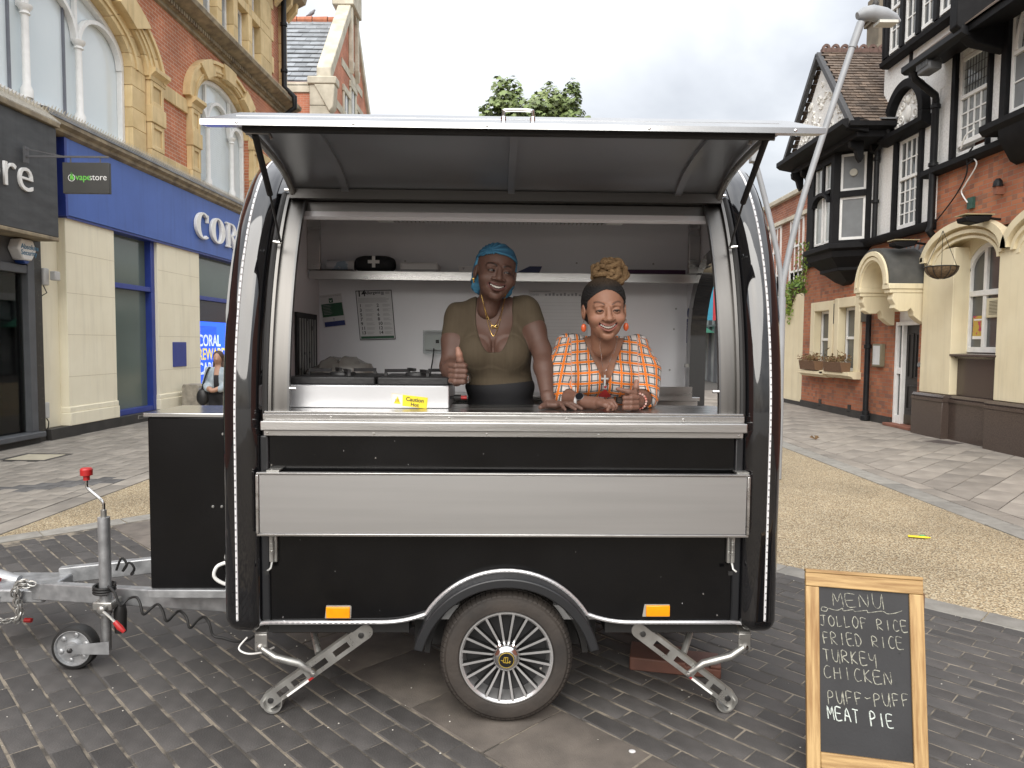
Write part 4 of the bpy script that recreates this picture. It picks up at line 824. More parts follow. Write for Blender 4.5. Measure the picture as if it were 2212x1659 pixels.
for i in range(15):
    t = rad(5 + 170 * i / 14); r0 = .66; c, s_ = math.cos(t), math.sin(t); t2 = rad(5 + 170 * (i + .9) / 14)
    zz.prism([(cx + r0 * c, zs + (r0 + .04) * s_), (cx + r0 * math.cos(t2), zs + (r0 + .04) * math.sin(t2)), (cx + .84 * c, zs + .9 * s_)], -.012 - .001 * (i % 2), -.002)
zz.build('stepped_flashing', MLEAD, PB, kind='stuff')
# --- cream bay with granite base
for x0, x1 in ((7.25, 8.12), (9.22, 10.3), (11.4, 12.4)):
    MB().box(x0, x1, -.13, .3, .746, 3.2).build('cream_pier', MPCREAM, PB, bevel=.01)
    MB().box(x0 - .03, x1 + .01, -.24, .3, -.02, .62).build('granite_base', MGRAN, PB, bevel=.008)
    MB().prism([(-.25, .621), (-.25, .66), (-.22, .68), (-.24, .70), (-.2, .74), (.2, .745), (.2, .621)], x0 - .04, x1 + .02, 'x').build('granite_moulding', MGRAN, PB)
for x0, x1 in ((8.13, 9.185), (10.32, 11.35)):
    MB().box(x0, x1, -.12, .3, -.02, .62).build('granite_base', MGRAN, PB)
    MB().prism([(-.14, .621), (-.14, .66), (-.11, .68), (-.13, .70), (-.09, .74), (.2, .745), (.2, .621)], x0, x1, 'x').build('granite_moulding', MGRAN, PB)
    MB().box(x0 - .01, x1 + .03, .0, .3, .746, 1.36).build('granite_panel', MGRAN, PB)
    MB().prism([(-.14, 1.40), (-.14, 1.43), (.3, 1.46), (.3, 1.36), (-.04, 1.36), (-.07, 1.39)], x0 - .02, x1 + .06, 'x').build('granite_sill', MGRAN, PB)
    # window
    xm = (x0 + x1) / 2 + .06; wa = .66
    f = MB().box(xm - wa, xm - wa + .09, .14, .24, 1.46, 2.85).box(xm + wa - .09, xm + wa, .14, .24, 1.46, 2.85).box(xm - wa + .09, xm + wa - .09, .13, .24, 1.46, 1.55).box(xm - wa + .09, xm + wa - .09, .13, .24, 2.38, 2.47)
    f.arch(xm, 2.80, wa - .09, .36, wa, .45, .14, .24, 0, 180, 24)
    for q in (-.22, .22): f.box(xm + q - .035, xm + q + .035, .141, .238, 1.551, 3.15)
    f = f.build('arched_window_frame', MWHITE, PB, bevel=.006)
    MB().prism([(xm - wa + .05, 1.5)] + ellpts(xm, 2.80, wa - .05, .40) + [(xm + wa - .05, 1.5)], .19, .2).build('pane', MDGLS, f)
    rv = MB(); arch_wall(rv, xm - .98, xm + 1.0, 1.46, 3.52, xm, 2.80, wa, .45, .12, .285); rv.build('reveal_wall', MPCREAM, PB)
    if x0 < 9:
        v = MB().box(xm - .17, xm + .15, .15, .188, 2.02, 2.33).build('extractor_vent', mat('vent_cream', (0.66, 0.6, 0.42), 0.6), f, bevel=.008); g = MB(); [g.box(xm - .10, xm + .09, .147, .1495, 2.07 + .0225 * i, 2.078 + .0225 * i) for i in range(10)]; g.build('vent_slots', mat('slot_black'), v, kind='stuff')
        p = MB().box(xm - .52, xm - .28, .176, .188, 1.68, 2.06).build('window_poster', mat('poster_magenta', (0.42, 0.03, 0.10), 0.5, col2=(0.5, 0.35, 0.06), vs=14, thr=(.5, .6)), f); MB().box(xm - .52, xm - .28, .174, .1755, 1.68, 1.73).box(xm - .5, xm - .3, .174, .1755, 1.985, 2.01).build('poster_print', MWHITE, p, kind='stuff')
# arch hoods
for k, xc in enumerate((8.36, 10.44)):
    m = MB()
    MB().arch(xc, 2.98, .80, .36, 1.04, .56, -.10, .29, 0, 180, 32).build('arch_hood', MPCREAM, PB)
    m.arch(xc, 3.02, .97, .47, 1.10, .58, -.22, -.09, 0, 180, 32).arch(xc, 2.98, .88, .40, .95, .46, -.17, -.09, 0, 180, 32).arch(xc, 2.92, .80, .38, .86, .42, -.14, -.09, 0, 180, 32)
    m.build('arch_moulding', MPCREAM, PB)
MB().box(7.24, 7.36, -.22, .05, 3.02, 3.14).build('hood_stop', MPCREAM, PB, bevel=.02)
MB().box(7.3, 12.5, .02, .35, 3.42, 4.6).build('upper_brick_wall', MBRICK4, PB)
MB().box(9.15, 9.65, .035, .28, 2.95, 3.419).build('spandrel_brick', MBRICK4, PB)
# --- string courses
MB().prism([(-.12, 3.62), (-.16, 3.68), (-.16, 3.76), (0, 3.80), (.2, 3.8), (.2, 3.62)], 3.9, 7.32, 'x').build('bressummer', MBLACK, PB)
MB().prism([(-.09, 4.55), (-.15, 4.59), (-.15, 4.68), (0, 4.72), (.2, 4.72), (.2, 4.55)], 7.05, 12.5, 'x').build('bressummer', MBLACK, PB)
# --- first floor roughcast
w = MB(); wall_holes(w, 3.6, 7.30, 3.78, 6.05, [(6.0, 6.78, 3.78, 5.5)], 0, .3); wall_holes(w, 7.30, 12.5, 4.72, 6.9, [(7.84, 8.62, 4.8, 6.36), (9.05, 10.2, 4.95, 6.9)], 0.01, .3)
w.box(5.35, 7.85, .005, .3, 6.05, 7.2); w.build('roughcast_wall', MROUGH, PB)
# arched window with plaster tympanum
xc = 6.25; 
MB().box(5.91, 6.0, -.06, .2, 3.78, 5.62).box(6.78, 6.88, -.06, .2, 3.78, 5.62).build('window_posts', MBLACK, PB, kind='stuff')
MB().arch(xc + .1, 5.80, .53, .59, .68, .75, -.16, .02, 0, 180, 28).box(xc - .58, xc - .43, -.16, .02, 5.66, 5.80).box(xc + .63, xc + .78, -.16, .02, 5.66, 5.80).build('arch_surround', MBLACK, PB, bevel=.01)
MB().prism([(-.22, 5.58), (-.22, 5.66), (0, 5.70), (.1, 5.70), (.1, 5.5), (-.08, 5.5)], xc - .66, xc + .88, 'x').build('arch_sill', MBLACK, PB)
sash(PB, 6.0, 6.78, 3.80, 5.50, 4.75, .02, 4, 2, 4)
ty = MB().prism(ellpts(xc + .1, 5.78, .52, .58) + [(xc + .62, 5.68), (xc - .42, 5.68)], -.02, .0).build('tympanum', MROUGH, PB)
MPL = mat('plaster_relief', (0.80, 0.79, 0.75), 0.8, bump=.3, bs=40)
rl = MB(); rl.ell((xc + .1, -.03, 5.93), (.10, .05, .16), 16, 10)
rr = random.Random(3)
for q in (-1, 1):
    for (ox, oz, r0) in ((.24, 5.86, .10), (.32, 6.02, .07), (.2, 6.12, .08), (.12, 6.24, .06), (.38, 5.78, .06)):
        rl.tube([(xc + .1 + q * (ox + r0 * (1 - t / 12) * math.cos(t)), -.03, oz + r0 * (1 - t / 12) * math.sin(t)) for t in np.linspace(0, 9, 16)], .022, 6)
rl.ell((xc + .1, -.03, 6.2), (.06, .05, .09), 12, 8); rl.build('relief', MPL, ty, kind='stuff')
# rain pipe between the two wall planes
dp = MB().tube([(7.5, -.60, 6.28), (7.48, -.55, 6.15), (7.36, -.12, 5.92), (7.33, -.09, 5.85), (7.33, -.09, 3.66), (7.33, -.12, 3.6), (7.3, -.02, 3.5)], .06, 12).build('downpipe', MPIPE, PB)
m = MB(); [m.lathe([(.061, z), (.08, z + .01), (.08, z + .07), (.061, z + .08)], (7.33, -.09, 0), 'z', 12) for z in (4.7, 5.7)]; m.build('pipe_collar', MPIPE, dp, kind='stuff')
# window B and C with posts
for x, w_ in ((7.70, .11), (8.63, .05), (8.93, .13)): MB().box(x, x + w_, -.06, .02, 4.725, 6.6).build('timber_post', MBLACK, PB, bevel=.008)
sash(PB, 7.85, 8.61, 4.88, 6.34, 5.68, .0, 4, 1, 3, leaded=True, glass=mat('curtained_glass', (0.24, 0.255, 0.25), 0.2, col2=(0.15, 0.16, 0.16), vs=10))
sash(PB, 9.08, 10.18, 5.02, 7.1, 5.92, .0, 4, 1, 2, leaded=True, glass=MGREYG)
MB().arch(10.2, 5.95, .95, 1.05, 1.02, 1.12, -.03, .03, 90, 180, 20).build('curved_bar', MWHITE, PB)
MB().prism([(-.3, 4.75), (-.36, 4.82), (-.36, 4.9), (.0, 4.97), (.0, 4.75)], 8.95, 12.5, 'x').build('bay_sill', MBLACK, PB)
MB().prism([(-.30, 4.749), (-.28, 4.6), (-.1, 4.3), (0, 4.25), (0, 4.749)], 9.3, 12.5, 'x').build('bay_cove', MBLACK, PB)
# eaves over the right part
ev = MB().prism([(-.62, 6.30), (-.62, 6.40), (.3, 7.1), (.3, 6.9), (-.0, 6.46)], 7.36, 12.5, 'x').build('eaves', MBLACK, PB)
MB().prism([(-.66, 6.26), (-.72, 6.30), (-.72, 6.39), (-.60, 6.39), (-.58, 6.26)], 7.33, 9.0, 'x').build('gutter', MPIPE, PB)
tl = MB()
for i in range(9):
    y0 = -.66 + i * .1; z0 = 6.41 + i * .077; tl.prism([(y0, z0), (y0, z0 + .022), (y0 + .14, z0 + .125), (y0 + .14, z0 + .095)], 7.38, 12.5, 'x')
tl.build('tile_courses', MTILE, PB, kind='stuff')
fl = MB().box(7.72, 8.08, -.66, -.44, 6.10, 6.25).build('flood_light', mat('lamp_grey', (0.12, 0.125, 0.13), 0.5), PB, bevel=.03); g = MB(); [g.box(7.73 + .042 * i, 7.745 + .042 * i, -.68, -.46, 6.18, 6.3) for i in range(8)]; g.build('cooling_fins', mat('lamp_grey'), fl, kind='stuff')
MB().prism([(-.5, 6.15), (-.78, 6.4), (-.78, 7.2), (0.2, 7.2), (0.2, 6.0)], 8.78, 8.98, 'x').build('bracket', MBLACK, PB, bevel=.02)
# --- attic storey, jettied
at_ = MB().box(5.58, 7.85, -.02, .3, 7.16, 10).build('attic_wall', MBLACK, PB)
MB().prism([(-.10, 7.06), (-.17, 7.09), (-.18, 7.17), (-.02, 7.22), (.2, 7.22), (.2, 7.06)], 5.48, 7.92, 'x').build('attic_sill', MBLACK, PB)
for i in range(4): sash(PB, 5.70 + .55 * i, 6.12 + .55 * i, 7.24, 9.2, 8.1, -.10, 2, 2, 2, glass=MDGLS, fw=.05)
for i in range(5): MB().box(5.58 + .55 * i, 5.69 + .55 * i, -.15, -.02, 7.225, 9.6).build('mullion', MBLACK, PB)
MB().prism([(5.578, 7.2), (5.578, 10), (5.45, 10), (5.54, 7.2)], -.16, .3).build('corner_post', MBLACK, PB)
MB().box(6.30, 6.37, -.03, .02, 6.58, 7.06).build('timber_stud', MBLACK, PB)
# --- gable roof over the oriel (front plane about 0.85 m proud of the wall)
gy, ga, gl, gr, gz, gp = -.85, 4.3, 2.55, 5.9, 5.92, 7.88
sl = [(gl - .1, gz), (ga, gp), (gr, gz)]
rf = MB()
nrow = 26
for side in (1, -1):
    for i in range(nrow):
        t0, t1 = i / nrow, (i + 1) / nrow
        xe = gr if side == 1 else gl
        xa, za = xe + (ga - xe) * t0, gz + (gp - gz) * t0; xb, zb = xe + (ga - xe) * t1, gz + (gp - gz) * t1
        nx_, nz_ = ((gp - gz), (xe - ga) * 1.0); ln = math.hypot(nx_, nz_); nx_, nz_ = side * abs(nx_) / ln, abs(nz_) / ln
        y = gy - .05 + (.08 if i % 2 else 0)
        while y < 2.0:
            y1 = min(y + .165, 2.0); j = random.uniform(.022, .034)
            a = [(xa + nx_ * j, y + .004, za + nz_ * j), (xa + nx_ * j, y1 - .004, za + nz_ * j), (xb + nx_ * .008, y1 - .004, zb + nz_ * .008), (xb + nx_ * .008, y + .004, zb + nz_ * .008)]
            rf.add(a + [(p[0] - nx_ * .02, p[1], p[2] - nz_ * .02) for p in a], [(0, 1, 2, 3), (0, 1, 5, 4), (0, 3, 7, 4), (1, 2, 6, 5)]); y = y1
rf.build('roof_tiles', MTILE, PB, kind='stuff')
MB().prism([(gl, gz - .06), (ga, gp - .05), (gr, gz - .06), (gr - .1, gz - .1), (gl + .1, gz - .1)], gy + .12, 2.0).build('gable_roof', MBLACK, PB)
g = MB().prism([(gl + .25, gz - .02), (ga, gp - .28), (gr - .25, gz - .02)], gy + .05, gy + .1).build('gable_panel', MROUGH, PB)
rl = MB(); rr = random.Random(5)
for _ in range(46):
    t = rr.uniform(0, 1); x = rr.uniform(gl + .6, gr - .6); zmax = gz + (gp - gz - .5) * (1 - abs(x - ga) / ((gr - gl) / 2)); z = rr.uniform(gz + .1, max(gz + .15, zmax)); r0 = rr.uniform(.05, .11); q = rr.choice((-1, 1))
    if z < zmax: rl.tube([(x + q * r0 * (1 - k / 11) * math.cos(k), gy + .04, z + r0 * (1 - k / 11) * math.sin(k)) for k in np.linspace(0, 8, 12)], .02, 5)
rl.build('relief', MPL, g, kind='stuff')
for s_ in (0, 1):
    xe = gl - .08 if s_ == 0 else gr + .05
    m = MB().bar((xe, gy - .06, gz - .05), (ga, gy - .06, gp - .06), .10, .11, (0, 0, 1)); m.build('barge_board', mat('dark_grey_paint', (0.05, 0.05, 0.052), 0.5), PB, bevel=.01)
MB().prism([(gy - .14, gz - .12), (gy - .22, gz - .06), (gy - .22, gz + .04), (gy + .1, gz + .08), (gy + .3, gz + .02), (gy + .3, gz - .2)], gl - .1, gr + .02, 'x').build('tie_beam', MBLACK, PB)
MB().box(gl, gr - .06, gy + .1, .1, gz - .28, gz - .1).build('soffit', MBLACK, PB, bevel=.02)
MB().prism([(gr - .1, gz - .16), (gr + .1, gz - .1), (gr + .1, gz - .01), (gr - .1, gz + .0)], gy - .1, .0, 'y').build('eaves_gutter', MBLACK, PB)
for x, y in ((gr - .45, -.6), (gr - .7, -.05), (gl + .5, -.6), (gl + .2, -.7)):
    MB().prism([(y - .14, gz - .28), (y + .14, gz - .28), (y + .14, gz - .62), (y + .08, gz - .70), (y + .02, gz - .60), (y - .02, gz - .46), (y - .12, gz - .40)], x, x + .12, 'x').build('corbel', MBLACK, PB, bevel=.01)
for i in range(13):
    y = -.84 + i * .2; m = MB().box(ga - .06, ga + .06, y, y + .195, gp - .03, gp + .06).arch(0, 0, .045, .045, .09, .10, 0, .05, 0, 180, 10)
    k0 = 8; m.v = m.v[:8] + [(ga - .025 + v[1], y + .0975 + v[0], gp + .06 + v[2]) for v in m.v[8:]]
    m.build('ridge_crest', mat('ridge_brown', (0.15, 0.095, 0.078), 0.85, var=.4, vs=14), PB)
dp = MB().tube([(gr - .06, -.14, gz - .1), (gr - .06, -.12, gz - .25), (5.36, -.09, gz - .42), (5.36, -.09, 3.68)], .05, 12).build('downpipe', MPIPE, PB); m = MB(); [m.lathe([(.051, z), (.07, z + .01), (.07, z + .07), (.051, z + .08)], (5.36, -.09, 0), 'z', 12) for z in (4.45, 5.3)]; m.build('pipe_collar', MPIPE, dp, kind='stuff')
MB().prism([(gr - .3, gz + .12), (gr + .08, gz + .03), (gr + .08, gz + .06), (gr - .3, gz + .16)], -.32, .0, 'y').build('flashing', MLEAD, PB)
# oriel bay
ox0, ox1, oy = 3.45, 4.62, -.62
o = MB().box(ox0, ox0 + .14, oy, oy + .14, 3.72, gz - .28).box(ox1 - .16, ox1, oy, oy + .16, 3.72, gz - .28).box(ox0, ox0 + .14, -.16, 0, 3.72, gz - .28)
o.box(ox0 + .14, ox1 - .16, oy, oy + .12, gz - .42, gz - .28).box(ox0 + .55, ox0 + .65, oy + .01, oy + .12, 4.9, 5.5).box(ox0 + .14, ox1 - .16, oy - .02, oy + .12, 4.84, 4.92).build('oriel_frame', MBLACK, PB, kind='stuff')
MB().arch(ox0 + .55, 4.66, .36, .2, .44, .27, oy - .05, oy + .1, 0, 180, 16).build('oriel_arch', MBLACK, PB)
MB().box(ox0, ox1 - .12, -.01, .0, 3.72, gz - .3).build('oriel_back', mat('room_grey', (0.2, 0.2, 0.2), 0.9), PB)
ca0, ca1 = np.array([ox1, oy]), np.array([ox1 + .40, 0.0]); cdir = (ca1 - ca0) / np.linalg.norm(ca1 - ca0); cn = np.array([cdir[1], -cdir[0]]); CL = np.linalg.norm(ca1 - ca0)
def cant(mb):   # local x along the canted side, local y inwards
    mb.v = [tuple(ca0 + cdir * x - cn * y) + (z,) for x, y, z in mb.v]; return mb
for a, b in ((0, .13), (CL - .11, CL)): cant(MB().box(a, b, -.01, .12, 3.72, gz - .28)).build('oriel_post', MBLACK, PB)
for a, b in ((5.60, gz - .28), (4.70, 4.82), (3.66, 3.80)): cant(MB().box(.13, CL - .11, -.005 if a != 4.70 else -.05, .1, a, b)).build('oriel_rail', MBLACK, PB)
cant(MB().box(.05, CL - .05, .11, .12, 3.8, 5.6)).build('oriel_back', mat('room_grey', (0.2, 0.2, 0.2), 0.9), PB)
for z0, z1 in ((3.80, 4.70), (4.82, 5.60)):   # side lights facing down the street
    a, b = .13, CL - .11
    f = cant(MB().box(a, a + .05, .02, .07, z0, z1).box(b - .05, b, .02, .07, z0, z1).box(a + .05, b - .05, .02, .07, z0, z0 + .06).box(a + .05, b - .05, .02, .07, z1 - .05, z1)).build('oriel_sash', MWHITE, PB, bevel=.004)
    cant(MB().box(a + .04, b - .04, .04, .05, z0 + .05, z1 - .04)).build('pane', MGREYG, f)
    if z0 > 4.5: cant(MB().lathe([(.075, -.01), (.075, .03), (.055, .03), (.05, .015)], ((a + b) / 2, .0, 5.2), 'y', 20)).build('round_vent', mat('vent_ivory', (0.6, 0.58, 0.5), 0.5), f)
for xa, xb in ((ox0 + .14, ox0 + .55), (ox0 + .65, ox1 - .16)):
    for z0, z1 in ((3.80, 4.83), (4.93, gz - .43)):
        f = MB().box(xa, xa + .05, oy + .05, oy + .1, z0, z1).box(xb - .05, xb, oy + .05, oy + .1, z0, z1).box(xa + .05, xb - .05, oy + .05, oy + .1, z0, z0 + .05).build('oriel_sash', MWHITE, PB); MB().box(xa + .05, xb - .05, oy + .07, oy + .08, z0 + .05, z1).build('pane', mat('pale_glass', (0.36, 0.38, 0.37), 0.1, spec=.7), f)
cb = MB()
lv_ = [(3.72, -.72, 3.35, 4.72), (3.62, -.72, 3.35, 4.72), (3.58, -.64, 3.4, 4.66), (3.45, -.62, 3.42, 4.64), (3.25, -.42, 3.6, 4.5), (3.18, -.42, 3.6, 4.5), (3.15, -.34, 3.66, 4.46), (2.98, -.16, 3.8, 4.36), (2.9, -.02, 3.9, 4.25)]
vs = []; fs = []
for z, y, xa, xb in lv_: vs += [(xa, y, z), (xb, y, z), (xb + .55 * -y, 0, z), (xa, 0, z)]
for i in range(len(lv_) - 1):
    for k in range(4): fs.append((i * 4 + k, i * 4 + (k + 1) % 4, i * 4 + 4 + (k + 1) % 4, i * 4 + 4 + k))
fs += [(0, 1, 2, 3), tuple(len(vs) - 4 + k for k in (3, 2, 1, 0))]
cb.add(vs, fs).build('oriel_base', MBLACK, PB, bevel=.012)
MB().box(1.75, 3.3, -.05, .3, 3.5, 3.76).build('bressummer', MBLACK, PB); MB().box(1.75, 3.45, 0, .3, 3.76, 6.0).build('side_panel', MBLACK, PB)
ch = MB().box(3.5, 4.05, .50, 1.15, 7.0, 9.3).box(3.45, 4.1, .45, 1.2, 8.05, 8.13).box(3.45, 4.1, .45, 1.2, 8.72, 8.8).box(3.4, 4.15, .4, 1.25, 8.8, 8.92).build('chimney', mat('sooty_stone', (0.23, 0.2, 0.15), 0.9, col2=(.15, .13, .1), vs=4, bump=.3), PB, bevel=.015)
MB().box(3.6, 12.5, .36, 5, 0, 6.0).box(12.5, 30, 0.05, 5, 0, 6.5).build('building_core', mat('core_brick'), PB)
# --- things on the pub front
def pubthing(name, label, cat, group=None): e = empty(name, PORG, PROT); tag(e, label, cat, group); return e
for x, lab in ((7.05, 'black wall lamp at the top of the door hood flashing'), (9.02, 'black wall lamp between the two cream arches')):
    z = 3.42 if x < 8 else 3.52
    t = pubthing('wall_lamp', lab, 'wall lamp', 'lamps on the pub front')
    MB().prism([(-.62, z), (-.6, z - .07), (-.42, z - .1), (-.25, z - .06), (-.2, z + .03)], x - .12, x + .12, 'x').build('lamp_housing', MBLACK, t, bevel=.015); MB().box(x - .13, x + .13, -.63, -.18, z + .031, z + .045).build('lamp_top', mat('lamp_top', (0.4, 0.34, 0.2), 0.5), t); MB().tube([(x, -.2, z), (x, -.01, z - .02)], .02, 8).build('arm', MPIPE, t)
MBASK = mat('coir_basket', (0.15, 0.10, 0.055), 0.95, var=.4, vs=25, bump=.6, bs=80); MWIRE = mat('black_wire', (0.02, 0.02, 0.02), 0.5)
def basket(x, y, z, r, lab, ztop, plants):
    t = pubthing('hanging_basket', lab, 'hanging basket', 'hanging baskets on the pub')
    MB().lathe([(r * math.sin(a), z - r * .8 * math.cos(a)) for a in np.linspace(0.05, 1.57, 8)] + [(r * .9, z)], (x, y, 0), 'z', 18).build('basket', MBASK, t)
    wm = MB()
    for k in range(12): a = k * math.pi / 6; wm.tube([(x + 1.02 * r * math.sin(b) * math.cos(a), y + 1.02 * r * math.sin(b) * math.sin(a), z - r * .82 * math.cos(b)) for b in np.linspace(.2, 1.57, 6)], .005, 4)
    wm.tube([(x + r * 1.02 * math.cos(a), y + r * 1.02 * math.sin(a), z) for a in np.linspace(0, 6.28, 19)[:-1]], .008, 5, closed=True); wm.build('wire_frame', MWIRE, t)
    c = MB(); [c.tube([(x + r * math.cos(a), y + r * math.sin(a), z), (x, y, ztop)], .004, 4) for a in (0.5, 2.6, 4.7)]; c.build('chain', MWIRE, t, kind='stuff')
    if plants:
        pl = MB(); q = random.Random(2)
        for _ in range(420):
            a = q.uniform(0, 6.28); d = q.uniform(0, 1.25) * r; h = q.uniform(-.12, .14) - max(0, d - r) * .8; p = np.array([x + d * math.cos(a), y + d * math.sin(a), z + h]); e = np.array([q.gauss(0, 1), q.gauss(0, 1), q.gauss(0, 1)]) * .03; f_ = np.array([q.gauss(0, 1), q.gauss(0, 1), q.gauss(0, 1)]) * .03
            pl.add([p, p + e, p + e + f_, p + f_], [(0, 1, 2, 3)])
        pl.build('foliage', mat('basket_green', (0.13, 0.2, 0.02), 0.6, col2=(.06, .12, .02), vs=9), t, ang=180)
basket(8.42, -.52, 2.84, .24, 'empty coir hanging basket before the arched window', 3.42, False)
basket(3.2, -.78, 2.90, .17, 'hanging basket with trailing greenery under the black oriel bay', 3.45, True)
for x0, x1, lab in ((2.35, 3.25, 'wooden flower box on the sill further from the door, dry plants'), (3.7, 4.6, 'wooden flower box on the sill nearer the drainpipe, dry plants')):
    t = pubthing('flower_box', lab, 'flower box', 'flower boxes on the pub sills')
    MB().prism([(-.30, .97), (-.34, 1.19), (-.10, 1.19), (-.12, .97)], x0, x1, 'x').build('trough', mat('weathered_box', (0.16, 0.09, 0.05), 0.85, var=.3, vs=12, stretch=(1, 8, 8)), t, bevel=.008)
    pl = MB(); q = random.Random(x0)
    for _ in range(300):
        p = np.array([q.uniform(x0, x1), q.uniform(-.36, -.08), 1.2 + abs(q.gauss(0, .07))]); e = np.array([q.gauss(0, 1), q.gauss(0, 1), q.gauss(0, 1)]) * .028; f_ = np.array([q.gauss(0, 1), q.gauss(0, 1), q.gauss(0, 1)]) * .02; pl.add([p, p + e, p + e + f_, p + f_], [(0, 1, 2, 3)])
    pl.build('plants', mat('dry_plants', (0.16, 0.14, 0.05), 0.8, col2=(.22, .1, .06), vs=14), t, ang=180, kind='stuff')
# loose cables on the brick
t = pubthing('cable_bundle', 'tangled black and white cable hanging over the pub brickwork', 'cable')
MB().tube(crv([(7.3, -.06, 3.66), (7.9, -.05, 4.05), (8.25, -.08, 4.35), (8.32, -.12, 4.6), (8.42, -.10, 4.75), (8.3, -.12, 4.62), (8.45, -.11, 4.55), (8.32, -.1, 4.5)]), .012, 6).build('black_cable', MPIPE, t)
MB().tube(crv([(8.4, -.1, 4.6), (8.5, -.08, 4.45), (8.2, -.06, 4.2), (8.1, -.05, 4.1), (8.28, -.06, 3.9)]), .011, 6).tube(crv([(8.3, -.22, 4.75), (8.45, -.24, 4.92), (8.6, -.2, 4.98)]), .013, 6).build('white_cable', MWHITE, t)
MB().box(8.22, 8.36, -.03, .018, 3.80, 3.98).build('back_plate', mat('green_plate', (0.03, 0.09, 0.07), 0.6), t)
t = pubthing('roof_bird_light', 'small dark sensor lamp on the pub brick above the arches', 'light'); MB().lathe([(.07, 0), (.06, .08), (.03, .12)], (9.0, -.06, 4.0), 'z', 12).build('cap', MPIPE, t); MB().box(8.96, 9.04, -.1, .02, 3.88, 4.0).build('body', mat('lamp_rust', (0.25, 0.1, 0.06), 0.7), t)
CW = pubthing('cream_side_wall', 'cream rendered yard wall with raked coping beside the pub brickwork', 'wall')
MB().prism([(.2, 0.1), (1.75, .1), (1.75, 3.45), (1.3, 3.0), (.8, 2.55), (.2, 2.45)], .02, .25).build('render', MPCREAM, CW); MB().box(.2, 1.75, -.01, .26, -.02, .1).build('plinth', MPLINTH, CW)
MB().bar((1.78, .13, 3.50), (1.28, .13, 3.02), .32, .07).bar((1.28, .13, 3.02), (.78, .13, 2.57), .32, .07).build('coping', mat('coping_brown', (0.10, 0.06, 0.05), .8), CW)
SH = pubthing('yard_shrub', 'bright green shrub spilling over the cream yard wall', 'shrub')
MB().tube([(.55, .7, 0), (.6, .6, 1.5), (.7, .3, 2.6)], [.05, .04, .02], 8).build('stem', MBARK, SH)
pl = MB(); q = random.Random(9)
for _ in range(1600):
    d = np.array([q.gauss(0, 1), q.gauss(0, 1), q.gauss(0, 1)]); d /= np.linalg.norm(d); p = np.array([.75, .25, 2.75]) + d * np.array([.5, .45, .62]) * q.uniform(.4, 1.1); e = np.array([q.gauss(0, 1), q.gauss(0, 1), q.gauss(0, 1)]) * .045; f_ = np.array([q.gauss(0, 1), q.gauss(0, 1), q.gauss(0, 1)]) * .035; pl.add([p, p + e, p + e + f_, p + f_], [(0, 1, 2, 3)])
pl.build('foliage', mat('lime_leaf', (0.22, 0.30, 0.04), 0.6, col2=(.12, .2, .03), vs=6), SH, ang=180)
WD = pubthing('wall_weeds', 'tall green weeds sprouting beside the black oriel bay', 'plant')
pl = MB(); q = random.Random(4)
for _ in range(260):
    z = q.uniform(2.9, 4.15); p = np.array([1.95 + q.gauss(0, .07) + (z - 3) * .02, -.15 + q.gauss(0, .08), z]); e = np.array([q.gauss(0, .5), q.gauss(0, .5), 1 + q.gauss(0, .3)]) * .05; f_ = np.array([q.gauss(0, 1), q.gauss(0, 1), 0]) * .02; pl.add([p, p + e, p + e + f_, p + f_], [(0, 1, 2, 3)])
pl.build('foliage', mat('lime_leaf'), WD, ang=180); MB().tube([(1.9, -.05, 2.8), (1.96, -.15, 3.5), (2.0, -.15, 4.1)], .012, 6).build('stem', MBARK, WD)
# ================================================================== FOOD TRAILER
TORG, TROT = (0, 2.85, 0), rad(1.2)
MGLOSS = mat('gloss_black_shell', (0.006, 0.006, 0.007), 0.06, coat=1.0, var=0.1, bump=0.02, bs=6)
MPANEL = mat('black_side_panel', (0.0045, 0.0045, 0.005), 0.16, var=0.5, vs=1.6, bump=0.03, bs=3.5, rvar=0.09, spec=0.35)
MSTEEL = mat('brushed_stainless', (0.52, 0.515, 0.505), 0.3, metal=1.0, var=0.12, vs=4, stretch=(0.3, 6, 6), bump=0.05, bs=120, rvar=0.08)
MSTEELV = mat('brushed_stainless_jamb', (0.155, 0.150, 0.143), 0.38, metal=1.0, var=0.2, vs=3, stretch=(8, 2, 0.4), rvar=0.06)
MLID = mat('lid_sheet_steel', (0.40, 0.415, 0.435), 0.34, metal=0.8, var=0.12, vs=2, rvar=0.05)
MHEAD = mat('header_steel', (0.085, 0.083, 0.08), 0.35, metal=0.5, var=0.2, vs=3, stretch=(.4, 4, 4))
MALU = mat('satin_aluminium', (0.49, 0.49, 0.49), 0.36, metal=0.9, var=0.06, vs=5, stretch=(.2, 1, 6), bump=.04, bs=200)
MCHROME = mat('chrome', (0.75, 0.75, 0.75), 0.1, metal=1.0)
MGALV = mat('galvanised_steel', (0.42, 0.43, 0.44), 0.42, metal=0.6, col2=(0.30, 0.31, 0.32), vs=22, rvar=.1, bump=.08, bs=60)
MZINC = mat('zinc_plated_steel', (0.43, 0.43, 0.41), 0.34, metal=0.7, col2=(0.30, 0.295, 0.28), vs=14, rvar=.1)
MRUB = mat('black_rubber', (0.012, 0.012, 0.012), 0.6, var=.3)
MLINER = mat('white_interior_panel', (0.74, 0.745, 0.77), 0.42, var=0.05, vs=2)
MLED = mat('led_strip_tube', (0.72, 0.72, 0.73), 0.3, var=0.05); MLEDD = mat('led_chip', (0.25, 0.25, 0.26), 0.4)
MRED = mat('red_plastic', (0.42, 0.02, 0.02), 0.4)
MAMB = mat('amber_reflector', (0.85, 0.30, 0.0), 0.3, var=0.12, vs=40)
